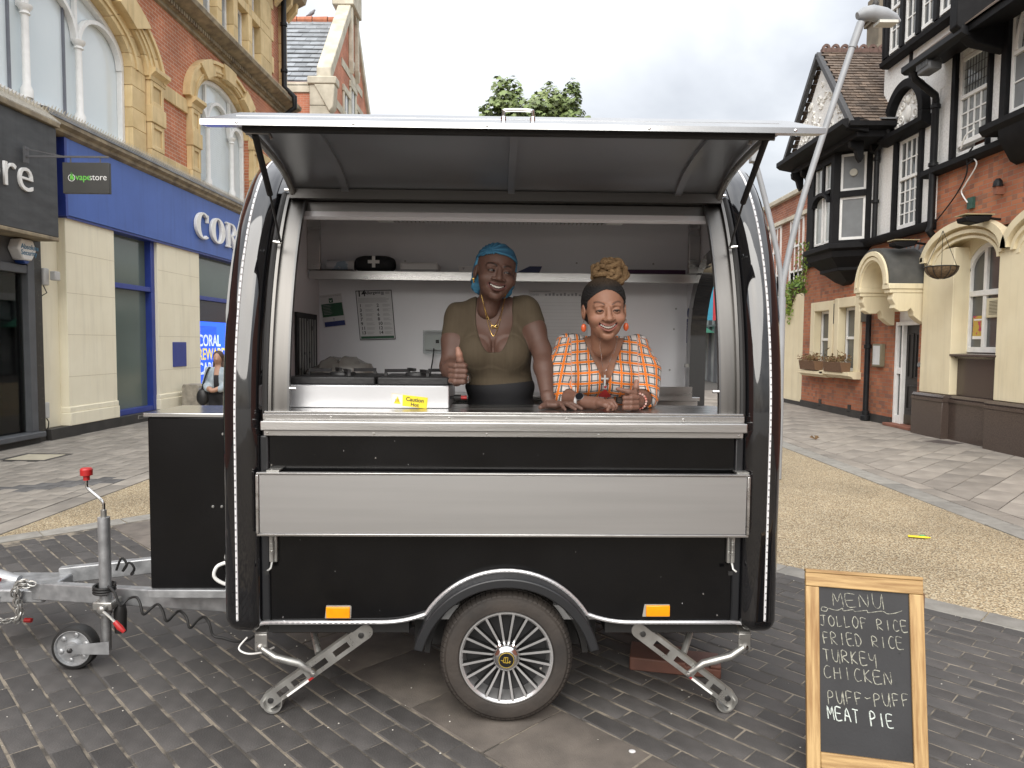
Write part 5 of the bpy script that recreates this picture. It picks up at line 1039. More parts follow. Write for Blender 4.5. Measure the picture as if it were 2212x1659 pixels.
FT = empty('food_trailer', TORG, TROT); tag(FT, 'black rounded food trailer with its steel serving hatch raised', 'food trailer')
A_, B_, Z0_, D_ = 0.68, 1.22, 1.18, 1.72
def prof(n=26, inset=0.0, z_bot=0.42):
    """outline of the shell in (y, z): up the front, over the roof, down the back"""
    a, b = A_ - inset, B_ - inset
    pts = [(inset, z_bot), (inset, (z_bot + Z0_) / 2)]
    pts += [(A_ - a * math.cos(t), Z0_ + b * math.sin(t)) for t in np.linspace(0, math.pi / 2, n)]
    pts += [(D_ - A_ + a * math.sin(t), Z0_ + b * math.cos(t)) for t in np.linspace(0, math.pi / 2, n)]
    pts += [(D_ - inset, (z_bot + Z0_) / 2), (D_ - inset, z_bot)]
    return pts
def front_at(z, inset=0.0):
    if z <= Z0_: return inset
    a, b = A_ - inset, B_ - inset; return A_ - a * math.sqrt(max(0, 1 - ((z - Z0_) / b) ** 2))
def path_normals(pts):
    out = []
    for i, p in enumerate(pts):
        q0 = pts[max(i - 1, 0)]; q1 = pts[min(i + 1, len(pts) - 1)]; dy, dz = q1[0] - q0[0], q1[1] - q0[1]; l = math.hypot(dy, dz) or 1; out.append((-dz / l, dy / l))
    return out
def sweep_x(sec, pts):
    """sweep a closed section of (x, n) along a (y, z) path; n is outward"""
    m = MB(); N_ = path_normals(pts); k = len(sec)
    for (y, z), (ny, nz) in zip(pts, N_):
        for x, n in sec: m.v.append((x, y + ny * n, z + nz * n))
    for i in range(len(pts) - 1):
        for j in range(k): m.f.append((i * k + j, i * k + (j + 1) % k, (i + 1) * k + (j + 1) % k, (i + 1) * k + j))
    m.f.append(tuple(range(k))); m.f.append(tuple(range(len(pts) * k - 1, len(pts) * k - k - 1, -1)))
    return m
def cap_section(x0, x1):
    r = .07; s = []
    for t in np.linspace(180, 90, 7): s.append((x0 + r + r * math.cos(rad(t)), -.045 + .062 * math.sin(rad(t))))
    for t in np.linspace(90, 0, 6): s.append((x1 - .05 + .05 * math.cos(rad(t)), -.045 + .062 * math.sin(rad(t))))
    s += [(x1, -.048), (x0, -.048)]; return s
def round_start(pts, r=.07):
    """curve the foot of the cap inwards at both ends"""
    y0, z0 = pts[0]; y1, z1 = pts[-1]
    s = [(y0 + r * (1 - math.cos(t)), z0 - r * .75 * math.sin(t)) for t in np.linspace(1.45, 0.2, 5)]
    e = [(y1 - r * (1 - math.cos(t)), z1 - r * .75 * math.sin(t)) for t in np.linspace(0.2, 1.45, 5)]
    return s + pts + e
CX0, CX1, CX2, CX3 = -1.168, -1.008, 0.944, 1.108
P0 = round_start(prof(30))
for x0, x1, xl in ((CX0, CX1, -1.102), (CX2, CX3, 1.045)):
    sweep_x(cap_section(x0, x1), P0).build('end_shell', MGLOSS, FT, ang=50)
    # LED strip along the crown of the cap
    pl = prof(60, -.018); sec = [(xl + .0048 * math.cos(t), .0045 * math.sin(t)) for t in np.linspace(0, 2 * math.pi, 9)[:-1]]
    led = sweep_x(sec, pl).build('led_strip', MLED, FT)
    ch = MB(); k = 0
    for i in range(64):
        z = .42 + i * .0285
        if z > 2.2: break
        y = front_at(z, -.018) - .0046; ch.box(xl - .0025, xl + .0025, y - .0006, y + .002, z, z + .006)
    ch.build('led_chips', MLEDD, led, kind='stuff')
# end walls (right one with the open doorway)
def ztop(y): 
    if y < A_: return Z0_ + (B_ - .03) * math.sqrt(max(0, 1 - ((A_ - y) / A_) ** 2))
    if y > D_ - A_: return Z0_ + (B_ - .03) * math.sqrt(max(0, 1 - ((y - D_ + A_) / A_) ** 2))
    return Z0_ + B_ - .03
def end_wall(x0, x1, door=None):
    m = MB(); ys = sorted(set(np.round(np.linspace(.06, D_ - .06, 40), 3).tolist() + (list(np.round(np.linspace(door[0], door[1], 25), 3)) if door else [])))
    for a, b in zip(ys[:-1], ys[1:]):
        c = (a + b) / 2
        def zb(y):
            if door and door[0] < c < door[1]:
                t = (y - (door[0] + door[1]) / 2) / ((door[1] - door[0]) / 2); return door[2] + door[3] * math.sqrt(max(0, 1 - t * t))
            return .44
        m.prism([(a, zb(a)), (b, zb(b)), (b, max(ztop(b), zb(b))), (a, max(ztop(a), zb(a)))], x0, x1, 'x')
    return m
end_wall(-1.16, -1.13).build('end_wall', MGLOSS, FT); DOOR = (.42, 1.24, 1.58, .44)
end_wall(1.085, 1.10, DOOR).build('end_wall', MGLOSS, FT)
end_wall(-1.128, -1.10).build('inner_end_wall', MLINER, FT); end_wall(1.055, 1.084, DOOR).build('inner_end_wall', MLINER, FT)
dp_ = [(DOOR[0], .46), (DOOR[0], 1.0), (DOOR[0], 1.58)] + [((DOOR[0] + DOOR[1]) / 2 - (DOOR[1] - DOOR[0]) / 2 * math.cos(t), 1.58 + DOOR[3] * math.sin(t)) for t in np.linspace(.05, math.pi - .05, 24)] + [(DOOR[1], 1.58), (DOOR[1], 1.0), (DOOR[1], .46)]
df = sweep_x([(1.04, -.05), (1.13, -.05), (1.13, .02), (1.04, .02)], dp_).build('door_frame', MGLOSS, FT)
for z in (1.27, 1.42): MB().box(1.02, 1.04, 1.20, 1.235, z, z + .02).build('door_latch', MZINC, df)
# roof, back, floor and liner
pa = [p for p in prof(30) if not (p[0] < .27 and p[1] < 2.2) ]
sweep_x([(CX1 - .01, -.012), (CX2 + .01, -.012), (CX2 + .01, .0), (CX1 - .01, .0)], pa).build('roof_shell', MGLOSS, FT)
pa = [(max(y, .30), z) for y, z in prof(30, .085) if not (y < .30 and z < 2.15)]; pa = [(y if y < 1.33 else 1.33 + (y - 1.33) * .02, z) for y, z in pa]
sweep_x([(-1.13, 0), (1.084, 0), (1.084, .02), (-1.13, .02)], pa).build('interior_liner', MLINER, FT)
MB().box(-1.13, 1.084, .05, 1.64, .40, .46).build('floor', mat('floor_grey', (0.35, 0.35, 0.35), 0.6), FT)
# front lower panel with wheel arch
WX, WZ, WR = -.014, .229, .385
def bell(dr=0.0):
    pts = []
    for x in np.linspace(-.52, -.34, 7): t = (x + .52) / .18; pts.append((WX + x, .398 + dr + (.41 - .398) * 0 + .031 * t ** 2.2))
    for a in np.linspace(math.acos(-.325 / WR), math.acos(.325 / WR), 22): pts.append((WX + (WR + dr) * math.cos(a), WZ + (WR + dr) * math.sin(a)))
    for x in np.linspace(.34, .52, 7): t = (.52 - x) / .18; pts.append((WX + x, .398 + dr + .031 * t ** 2.2))
    return pts
MB().prism([(CX1 + .004, 1.19), (CX1 + .004, .398)] + bell() + [(CX2 - .004, .398), (CX2 - .004, 1.19)], .02, .05).build('side_panel', MPANEL, FT)
for x0, x1 in ((CX1 - .004, CX1 + .03), (CX2 - .03, CX2 + .004)): MB().box(x0, x1, .008, .03, .41, 1.17).build('corner_seal', mat('seal_dark', (0.012, 0.013, 0.015), 0.35), FT, bevel=.006)
sec = [(x_, z_) for x_, z_ in bell(.006)]
tr = MB().tube([(-1.05, .03, .385), (-1.0, .012, .400)] + [(x_, .008, z_ ) for x_, z_ in sec] + [(.93, .012, .402), (.985, .03, .39)], .0085, 8).build('led_trim', mat('trim_silver', (0.62, 0.62, 0.63), 0.22, metal=.6), FT)
ch = MB()
for x_ in np.arange(-.98, -.54, .022): ch.box(x_, x_ + .011, -.0015, .0, .402, .406)
for x_ in np.arange(.52, .92, .022): ch.box(x_, x_ + .011, -.0015, .0, .402, .406)
for a in np.linspace(.6, 2.54, 44): c, q = math.cos(a), math.sin(a); ch.box(WX + (WR + .006) * c - .004, WX + (WR + .006) * c + .004, -.0015, 0, WZ + (WR + .006) * q - .002, WZ + (WR + .006) * q + .002)
ch.build('led_chips', MLEDD, tr, kind='stuff')
MB().arch(WX, WZ, .345, .345, .384, .384, -.075, .25, 14, 166, 36).build('mudguard', mat('mudguard_black', (0.016, 0.017, 0.019), 0.4), FT, bevel=.006)
MB().arch(WX, WZ, .32, .32, .343, .343, .05, .30, 5, 175, 36).build('wheel_well', MRUB, FT)
MB().box(-.42, .39, .27, .29, .2, .62).build('inner_arch', MRUB, FT)
for x0, x1, z0, tilt, lab in ((-.752, -.655, .42, 0, 'l'), (.562, .66, .428, 0, 'r')):
    r = MB().box(x0, x1, .006, .02, z0, z0 + .046).build('side_reflector', MAMB, FT, bevel=.003)
    MB().prism([(x0 - .006, z0 - .002), (x0, z0 + .05), (x1, z0 + .05), (x1 + .005, z0 + .046), (x1 + .003, z0 - .003)] if lab == 'l' else [(x0 - .014, z0 - .002), (x0 - .01, z0 + .025), (x0 - .006, z0 + .048), (x1, z0 + .048), (x1, z0 - .003)], .014, .0195).build('backing_tape', mat('backing_tape', (0.3, 0.29, 0.26), 0.4), r)
# counter
ct = MB().box(-.985, .935, -.02, .36, 1.262, 1.272).build('counter_top', MSTEEL, FT, bevel=.002)
MB().box(-.99, .938, -.022, .02, 1.236, 1.2615).build('counter_edge', MSTEEL, FT, bevel=.002)
MB().box(-.99, .94, -.055, .02, 1.198, 1.2355).build('counter_nosing', MSTEEL, FT, bevel=.004)
MB().box(-.99, .938, -.012, .02, 1.172, 1.1975).build('counter_strip', MSTEEL, FT, bevel=.002)
for k in range(4): MB().lathe([(.0055, 0), (.005, -.003), (.001, -.0035)], (-.72 + k * .47, -.022, 1.248), 'y', 10).build('screw', MCHROME, FT)
for x in (-.975, -.55, -.1, .35, .92): MB().lathe([(.0055, 0), (.005, -.003), (.001, -.0035)], (x, -.012, 1.184), 'y', 10).build('screw', MCHROME, FT)
sc = MB(); [sc.box(-.70 + k * .47, -.40 + k * .47 + .05, -.0228, -.0218, 1.2495, 1.2512) for k in range(3)]; sc.build('scuff_line', mat('scuff_dark', (0.08, 0.07, 0.06), 0.6), FT, kind='stuff')
# folding shelf
sh = MB().box(-1.0, .947, -.045, -.025, .786, 1.022).build('folding_shelf', MALU, FT, bevel=.002)
MB().box(-1.01, .957, -.05, -.021, 1.0225, 1.031).build('shelf_edge', MSTEEL, sh, bevel=.002); MB().box(-1.01, .957, -.05, -.021, .775, .7855).build('shelf_edge', MSTEEL, sh, bevel=.002)
for x0, x1 in ((-1.012, -1.0005), (.9475, .959)): MB().box(x0, x1, -.052, -.021, .786, 1.0215).build('shelf_edge', MSTEEL, sh, bevel=.002)
for x in (-.975, .91): MB().box(x, x + .05, -.03, .02, 1.0315, 1.037).build('hinge', MZINC, sh)
for x, q in ((-.962, 1), (.905, -1)):
    l = MB().box(x - .016, x + .016, .0, .02, .655, .772).build('spring_latch', MZINC, FT, bevel=.003)
    for k in range(2): MB().lathe([(.004, 0), (.004, -.004)], (x + (.008 if k else -.008), .0, .70 + .05 * k), 'y', 8).build('rivet', MCHROME, l)
    MB().tube([(x, -.012, .76), (x, -.012, .66), (x, -.03, .64), (x - .012 * q, -.035, .63)], .005, 8).build('latch_bolt', MZINC, l); sp_ = MB().tube([(x + .008 * math.cos(t), -.012 + .008 * math.sin(t), .69 + t * .0016) for t in np.linspace(0, 37, 120)], .0015, 4).build('latch_spring', MZINC, l)
    MB().box(x - .022, x - .004, -.04, -.03, .618, .632).build('latch_tip', MRUB, l)
for x, z in ((-.98, 1.06), (-.97, 1.05), (-.985, .62), (-.99, .44), (.86, .43), (-.93, .42), (.80, .52), (-.55, 1.08)): MB().lathe([(.004, 0), (.003, -.002)], (x, .02, z), 'y', 8).build('rivet', MCHROME, FT)
chp = MB(); q_ = random.Random(8)
for _ in range(16):
    x = q_.uniform(-.98, .92); z = q_.choice((q_.uniform(.42, .76), q_.uniform(1.05, 1.16)))
    if abs(x - WX) < .42 and z < .66: continue
    r_ = q_.uniform(.0006, .0016); chp.ell((x, .0198, z), (r_, .0006, r_ * q_.uniform(.6, 2.2)), 6, 4)
chp.build('paint_chips', mat('chip_grey', (0.35, 0.35, 0.35), 0.7), FT, kind='stuff')
# opening frame: rubber seals and stainless jambs following the curve
zs_ = np.linspace(1.262, 2.19, 26); fp = [(front_at(z), z) for z in zs_]
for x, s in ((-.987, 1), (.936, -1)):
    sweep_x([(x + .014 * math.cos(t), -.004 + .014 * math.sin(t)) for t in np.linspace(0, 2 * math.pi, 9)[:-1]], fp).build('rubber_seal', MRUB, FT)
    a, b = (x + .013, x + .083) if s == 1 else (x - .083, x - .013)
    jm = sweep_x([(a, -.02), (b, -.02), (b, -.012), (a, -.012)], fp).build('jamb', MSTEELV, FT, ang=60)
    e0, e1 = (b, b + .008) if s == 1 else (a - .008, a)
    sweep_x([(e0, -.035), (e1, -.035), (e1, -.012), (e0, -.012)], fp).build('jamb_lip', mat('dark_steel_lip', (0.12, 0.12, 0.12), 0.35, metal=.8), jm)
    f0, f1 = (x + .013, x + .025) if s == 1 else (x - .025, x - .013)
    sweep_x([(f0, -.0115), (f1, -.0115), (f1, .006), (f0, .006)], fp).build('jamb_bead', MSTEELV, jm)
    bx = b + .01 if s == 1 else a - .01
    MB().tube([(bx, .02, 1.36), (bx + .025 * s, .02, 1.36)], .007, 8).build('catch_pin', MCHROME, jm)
hy = front_at(2.2)
MB().box(-.955, .91, hy + .015, hy + .055, 2.115, 2.163).build('header_rail', MHEAD, FT, bevel=.004)
MB().box(-.97, .925, hy - .02, hy + .05, 2.165, 2.187).build('header_channel', MHEAD, FT, bevel=.006)
MB().tube([(-.985, hy - .02, 2.203), (.935, hy - .02, 2.203)], .007, 10).build('hinge_rod', MCHROME, FT)
MB().box(-.96, .915, hy - .028, hy + .02, 2.188, 2.196).build('drip_seal', MRUB, FT)
# ---- raised hatch
LP = [(.275, 2.205), (.20, 2.245), (.12, 2.272), (.02, 2.29), (-.08, 2.302), (-.18, 2.31), (-.27, 2.312), (-.355, 2.308)][::-1]
hs = sweep_x([(-.958, 0.0), (.913, 0.0), (.913, .012), (-.958, .012)], LP)
HT = hs.build('hatch', MLID, FT, ang=60)
sweep_x([(-.97, .013), (.925, .013), (.925, .03), (-.97, .03)], LP[1:]).build('hatch_skin', MGLOSS, HT, ang=60)
MB().box(-.958, .913, .262, .285, 2.165, 2.205).build('hatch_hinge_leaf', MHEAD, HT)
for x in (-.735, -.02, .705): sweep_x([(x, -.016), (x + .03, -.016), (x + .03, .0), (x, .0)], LP).build('hatch_rib', MLID, HT, ang=60)
for x in (-.945, .90): MB().tube([(x, y, z - .022) for y, z in LP], .013, 8).build('side_frame', MZINC, HT)
MB().box(-.935, .895, -.372, -.345, 2.262, 2.294).build('hatch_seal', MRUB, HT, bevel=.005)
lp_ = MB(); zf0, zf1 = 2.272, 2.291
lp_.add([(-1.062, -.405, zf0), (1.055, -.405, zf0), (1.055, -.405, zf1), (-1.062, -.405, zf1), (-.96, -.31, zf1 + .052), (.955, -.31, zf1 + .052), (-1.05, -.36, zf0 + .004), (1.043, -.36, zf0 + .004)], [(0, 1, 2, 3), (3, 2, 5, 4), (0, 1, 7, 6), (6, 7, 5, 4), (0, 3, 4, 6), (1, 2, 5, 7)])
lp_.build('hatch_lip', mat('lip_steel', (0.40, 0.40, 0.40), 0.22, metal=1.0), HT)
for x in (-.94, -.55, -.1, .45, .95): MB().lathe([(.0055, 0), (.005, -.003), (.001, -.004)], (x, -.405, 2.281), 'y', 8).build('screw', MCHROME, HT)
hb = .305
MB().tube(crv([(-.045, -.365, 2.31), (-.045, -.375, 2.335), (-.035, -.38, 2.342), (.045, -.38, 2.342), (.055, -.375, 2.335), (.055, -.365, 2.31)], 5), .006, 10).build('grab_handle', MCHROME, HT)
for x in (-.045, .055): MB().lathe([(.009, 2.296), (.009, 2.322), (.006, 2.325)], (x, -.37, 0), 'z', 10).box(x - .02, x + .02, -.385, -.355, 2.293, 2.298).build('handle_mount', MCHROME, HT)
MB().tube([(-.02 + .012 * math.cos(t), -.3, 2.292 - .012 * math.sin(t)) for t in np.linspace(0, 3.14, 10)], .003, 6).build('hook', MCHROME, HT)
for p0, p1, p2 in (((-.915, -.30, 2.275), (-.952, -.02, 2.121), (-.956, .125, 1.954)), ((.889, -.30, 2.282), (.908, -.02, 2.112), (.908, .125, 1.956))):
    s = MB().tube([p0, p1], .0115, 10).build('gas_strut', MRUB, HT); MB().tube([p1, p2], .0045, 8).build('strut_rod', mat('dark_rod', (0.06, 0.06, 0.06), 0.3, metal=.7), s)
    q = -1 if p0[0] < 0 else 1
    MB().tube([(p2[0] + .03 * q, p2[1], p2[2] + .004), (p2[0] - .004 * q, p2[1], p2[2])], .006, 8).build('strut_pin', MCHROME, s)
    MB().tube([(p0[0] - .03 * q * -1, p0[1], p0[2]), (p0[0] - .05 * q, p0[1], p0[2] + .004), (p0[0] - .06 * q, p0[1], p0[2] - .02)], .007, 8).build('strut_mount', MZINC, s)
# ---- chassis
MB().box(-1.0, -.42, .06, 1.66, .34, .397).box(.40, .96, .06, 1.66, .34, .397).build('chassis_floor', MRUB, FT, kind='stuff')
MRUST = mat('greasy_thread', (0.10, 0.06, 0.03), 0.5, metal=.5, col2=(0.03, 0.025, 0.02), vs=20)
for x0, x1 in ((-1.0, -.43), (.42, .95)):
    th = MB().tube([(x0, .10, .335), (x1, .10, .335)], .011, 10).build('threaded_rod', MRUST, FT)
    MB().tube([(x0 + (x1 - x0) * t / 400, .10 + .0125 * math.cos(t), .335 + .0125 * math.sin(t)) for t in np.arange(0, 400, .7)], .002, 4).build('thread', MRUST, th)
# corner steadies
def steady(q, brk, top, piv, foot):
    e = empty('corner_steady', (0, 0, 0), 0, FT); y = .075
    B = lambda p, yy=0: (p[0], y + yy, p[1])
    MB().box(brk[0] - .026, brk[0] + .026, y - .03, y - .022, brk[1] - .03, brk[1] + .045).box(brk[0] - .026, brk[0] + .026, y - .03, y + .06, brk[1] + .0455, brk[1] + .053).build('bracket', MZINC, e, bevel=.004)
    MB().lathe([(.012, 0), (.012, -.01), (.006, -.012)], (brk[0] + .004 * q, y - .03, brk[1] - .012), 'y', 6).build('bolt', MCHROME, e)
    d = np.array([foot[0] - top[0], foot[1] - top[1]]); L_ = np.linalg.norm(d); d /= L_; n_ = np.array([-d[1], d[0]])
    def pt(t, w): v = np.array(top) + d * t * L_ + n_ * w; return (v[0], v[1])
    hw = .030
    # channel: two long flanges and a face plate with four slots
    slots = [(.14, .30), (.38, .56), (.62, .76), (.81, .92)]
    face = MB(); ts = [-.05] + [v for s_ in slots for v in s_] + [1.04]
    for i in range(0, len(ts), 2): face.prism([pt(ts[i], -hw), pt(ts[i + 1], -hw), pt(ts[i + 1], hw), pt(ts[i], hw)], y - .02, y - .015)
    for a, b in slots: face.prism([pt(a, -hw), pt(b, -hw), pt(b, -.013), pt(a, -.013)], y - .02, y - .015).prism([pt(a, .013), pt(b, .013), pt(b, hw), pt(a, hw)], y - .02, y - .015)
    for t in (-.05, 1.04): c_ = pt(t, 0); face.lathe([(hw, y - .0202), (hw, y - .0148)], (c_[0], 0, c_[1]), 'y', 16)
    face.build('jack_leg', MZINC, e)
    fl = MB()
    for w in (-hw, hw): fl.prism([pt(-.05, w - .002), pt(1.04, w - .002), pt(1.04, w + .002), pt(-.05, w + .002)], y - .0149, y + .03)
    fl.build('leg_flange', MZINC, e, kind='stuff')
    for p_ in (top, (foot[0] - d[0] * 0, foot[1])): MB().lathe([(.012, 0), (.012, -.006), (.005, -.007)], (p_[0], y - .02, p_[1]), 'y', 12).build('pin', mat('dark_pin', (.08, .08, .08), .4, metal=.8), e)
    MB().tube([B((brk[0] - .005 * q, brk[1] - .012), -.034), B((brk[0] - .06 * q, brk[1] - .05), -.036), B((piv[0] + .06 * q, piv[1] + .045), -.034), B((piv[0] + .03 * q, piv[1] + .02), -.03), B(piv, -.028)], [.013, .016, .016, .013, .009], 12).build('brace', MZINC, e)
    MB().tube([B((brk[0] - .14 * q, brk[1] + .05), .2), B((piv[0] - .0 * q, piv[1] + .05), .05)], .015, 10).build('brace', MZINC, e)
    MB().lathe([(.011, 0), (.011, -.008), (.005, -.01)], (piv[0], y - .038, piv[1]), 'y', 6).build('bolt', MCHROME, e)
    MB().arch(foot[0] - .012 * q, .048, .036, .036, .041, .044, y - .04, y + .05, 170, 372, 18).build('foot', MZINC, e)
    s0, s1 = (.62, .86); wo = hw if q < 0 else -hw; wi = wo * .7
    MB().prism([pt(s0, wi), pt(s1, wi), pt(s1, wo), pt(s0, wo)], y - .0215, y - .0203).build('warning_sticker', MWHITE, e)
    MB().prism([pt(s0 - .05, wi), pt(s0, wi), pt(s0, wo), pt(s0 - .05, wo)], y - .0215, y - .0203).build('red_sticker', MRED, e)
steady(-1, (-1.03, .293), (-.618, .330), (-.813, .172), (-.995, .052))
steady(1, (.988, .296), (.56, .336), (.752, .170), (.925, .058))
# ---- wheel
e = empty('wheel', (WX, 0, .272), 0, FT)
MTYRE = mat('dusty_tyre', (0.022, 0.019, 0.017), 0.7, col2=(0.045, 0.037, 0.031), vs=7, bump=.2, bs=60, thr=(.35, .7))
r = .272
MB().lathe([(.190, -.03), (.198, -.042), (.225, -.046), (.245, -.042), (.258, -.028), (.266, -.018), (.2665, .12), (.25, .14), (.2, .14), (.19, .12)], (0, 0, 0), 'y', 64, caps=False).build('tyre', MTYRE, e)
td = MB()
for k in range(76):
    a0 = 2 * math.pi * k / 76; a1 = 2 * math.pi * (k + .86) / 76
    for (ra, ya), (rb_, yb), (rc, yc), (rd_, yd) in (((.2585, -.0275), (.2665, -.0185), (r, -.016), (.2625, -.029)), ):
        vs = []
        for a in (a0, a1):
            for rr_, yy in ((.252, -.036), (.2585, -.034), (.2705, -.018), (.272, .0), (.266, .0)): vs.append((rr_ * math.cos(a), yy, rr_ * math.sin(a)))
        td.add(vs, [(0, 1, 2, 3, 4), (9, 8, 7, 6, 5), (0, 5, 6, 1), (1, 6, 7, 2), (2, 7, 8, 3), (3, 8, 9, 4), (4, 9, 5, 0)])
    for y0 in (.012, .05, .085):
        vs = [(rr_ * math.cos(a), yy, rr_ * math.sin(a)) for a in (a0 + y0 * .6, a1 + y0 * .6) for rr_, yy in ((.265, y0), (.272, y0), (.272, y0 + .028), (.265, y0 + .028))]
        td.add(vs, [(0, 1, 2, 3), (7, 6, 5, 4), (0, 4, 5, 1), (1, 5, 6, 2), (2, 6, 7, 3)])
td.build('tread', MTYRE, e, kind='stuff')
MB().lathe([(.192, -.032), (.190, -.038), (.186, -.038), (.178, -.03), (.174, .02), (.16, .1)], (0, 0, 0), 'y', 64, caps=False).build('rim', mat('machined_alloy', (0.58, 0.58, 0.58), 0.3, metal=.7), e)
MB().lathe([(.176, .045), (.02, .05)], (0, 0, 0), 'y', 40).build('brake_drum', mat('drum_dark', (0.03, 0.03, 0.032), 0.5), e)
for k in range(20):
    a = 2 * math.pi * (k + .5) / 20; c, q = math.cos(a), math.sin(a); t = np.array([-q, 0, c])
    def W(rr_, yy, w): return (rr_ * c + t[0] * w, yy, rr_ * q + t[2] * w)
    sp_ = MB().add([W(.185, -.034, -.0055), W(.185, -.034, .0055), W(.055, -.018, .0042), W(.055, -.018, -.0042), W(.185, -.015, -.008), W(.185, -.015, .008), W(.055, .01, .006), W(.055, .01, -.006)], [(0, 1, 2, 3), (4, 7, 6, 5), (0, 4, 5, 1), (1, 5, 6, 2), (2, 6, 7, 3), (3, 7, 4, 0)])
    s = sp_.build('spoke', mat('gloss_black_spoke', (0.012, 0.012, 0.012), 0.25), e)
    MB().add([W(.186, -.0352, -.0050), W(.186, -.0352, .0050), W(.055, -.0192, .0039), W(.055, -.0192, -.0039), W(.186, -.0335, -.0050), W(.186, -.0335, .0050), W(.055, -.0175, .0039), W(.055, -.0175, -.0039)], [(0, 1, 2, 3), (0, 4, 5, 1), (2, 6, 7, 3), (1, 5, 6, 2), (3, 7, 4, 0)]).build('spoke_face', mat('machined_alloy'), s)
hub = MB().lathe([(.060, .0), (.060, -.022), (.056, -.034), (.046, -.046), (.036, -.052), (.033, -.052)], (0, 0, 0), 'y', 40).build('hub_cap', MCHROME, e)
MB().lathe([(.033, -.0515), (.030, -.0545), (.001, -.055)], (0, 0, 0), 'y', 32).build('hub_badge', mat('badge_black', (0.01, 0.01, 0.012), 0.3), hub)
MYL = mat('badge_yellow', (0.42, 0.29, 0.03), 0.4)
MB().lathe([(.0315, -.0535), (.0312, -.0555), (.0295, -.0557), (.0295, -.0535)], (0, 0, 0), 'y', 32).build('badge_ring', MYL, hub)
bg_ = MB()
for a, b in (((-.013, -.008), (-.009, .013)), ((-.009, .013), (.006, .012)), ((.006, .012), (.004, -.010)), ((.004, -.010), (-.013, -.008)), ((-.003, .012), (-.005, -.009)), ((.004, -.01), (.018, -.004)), ((.012, -.001), (.014, -.012)), ((-.022, .001), (-.012, -.002))): bg_.bar((a[0], -.0562, a[1]), (b[0], -.0562, b[1]), .002, .0016, (0, 1, 0))
bg_.build('badge_emblem', MYL, hub, kind='stuff')
for a in (60, 120): MB().lathe([(.011, -.015), (.011, -.036), (.006, -.04)], (.055 * math.cos(rad(a)), 0, .055 * math.sin(rad(a))), 'y', 6).build('wheel_bolt', MCHROME, e)
MB().tube([(.14, -.02, -.045), (.14, -.035, -.042)], .005, 8).build('valve', MCHROME, e)
MB().tube([(WX, .1, .272), (WX, 1.6, .272)], .025, 10).build('axle', MRUB, FT)
e2 = empty('wheel', (WX, 1.66, .272), 0, FT); MB().lathe([(.19, .03), (.258, .028), (.27, .015), (.27, -.12), (.25, -.14), (.02, -.13)], (0, 0, 0), 'y', 40).build('tyre', MTYRE, e2)
# ---- locker box on the drawbar
bx = MB().box(-1.625, -1.16, .35, .73, .422, 1.205).build('locker_box', MPANEL, FT, bevel=.006)
MB().box(-1.64, -1.15, .34, .74, 1.2055, 1.224).build('locker_lid', mat('locker_lid_steel', (0.6, 0.6, 0.58), 0.12, metal=.95), bx, bevel=.003)
for x, z in ((-1.34, .80), (-1.30, .80), (-1.235, .70), (-1.235, .66), (-1.29, 1.13)): MB().lathe([(.007, 0), (.004, -.004)], (x, .35, z), 'y', 8).build('rivet', MZINC, bx)
MB().box(-1.63, -1.15, .33, .75, .385, .4215).build('locker_rail', MGALV, FT, bevel=.003)
pg = MB().lathe([(.034, 0), (.032, -.03), (.02, -.05), (.012, -.055)], (-1.245, .34, .58), 'y', 14).build('power_plug', MWHITE, FT)
MB().tube(crv([(-1.25, .295, .565), (-1.30, .29, .545), (-1.315, .29, .50), (-1.28, .3, .465), (-1.22, .32, .445)]), .008, 8).build('power_cable', MWHITE, pg)
# ---- drawbar
def beam(a, b, h=.085, w=.05, name='drawbar_beam'): return MB().bar(a, b, w, h).build(name, MGALV, FT, bevel=.006)
beam((-1.14, .40, .335), (-2.40, .72, .285)); beam((-1.14, 1.30, .335), (-2.40, .95, .285))
MB().box(-2.66, -2.33, .69, .97, .225, .295).build('coupling_body', MGALV, FT, bevel=.01)
MB().tube([(-2.9, .85, .29), (-2.75, .85, .30), (-2.65, .85, .30), (-2.55, .85, .285)], [.04, .05, .045, .03], 12).build('coupling_head', MGALV, FT)
for x in (-2.55, -2.45, -2.33): MB().lathe([(.012, 0), (.012, -.012)], (x, .69, .26), 'y', 6).build('bolt', MZINC, FT)
MB().tube([(-2.75, .78, .335), (-2.6, .78, .315)], .012, 8).build('brake_grip', MRED, FT)
# jockey wheel
J = empty('jockey_wheel', (-1.895, .47, 0), 0, FT)
MB().tube([(0, 0, .72), (0, 0, .26)], .0265, 18).build('outer_tube', MGALV, J); MB().tube([(0, 0, .26), (0, 0, .085)], .021, 16).build('inner_tube', mat('worn_galvanised', (0.36, 0.37, 0.375), 0.5, metal=.8, col2=(.2, .2, .2), vs=30), J)
MB().tube([(0, 0, .72), (0, 0, .755)], .013, 12).build('spindle', MZINC, J)
MB().tube(crv([(0, 0, .75), (-.0, 0, .785), (-.02, 0, .81), (-.06, 0, .845), (-.075, 0, .865), (-.075, 0, .90)], 5), .0065, 10).build('crank', MCHROME, J)
MB().lathe([(.014, .895), (.014, .915), (.026, .918), (.027, .945), (.022, .952), (.001, .954)], (-.075, 0, 0), 'z', 14).build('crank_knob', MRED, J)
fk = MB().add([(.025, -.03, .135), (.025, -.03, .075), (-.165, -.05, .085), (-.165, -.05, .125), (.025, -.026, .135), (.025, -.026, .075), (-.165, -.046, .085), (-.165, -.046, .125)], [(0, 1, 2, 3), (7, 6, 5, 4), (0, 4, 5, 1), (1, 5, 6, 2), (2, 6, 7, 3), (3, 7, 4, 0)])
fk.build('fork', MGALV, J)
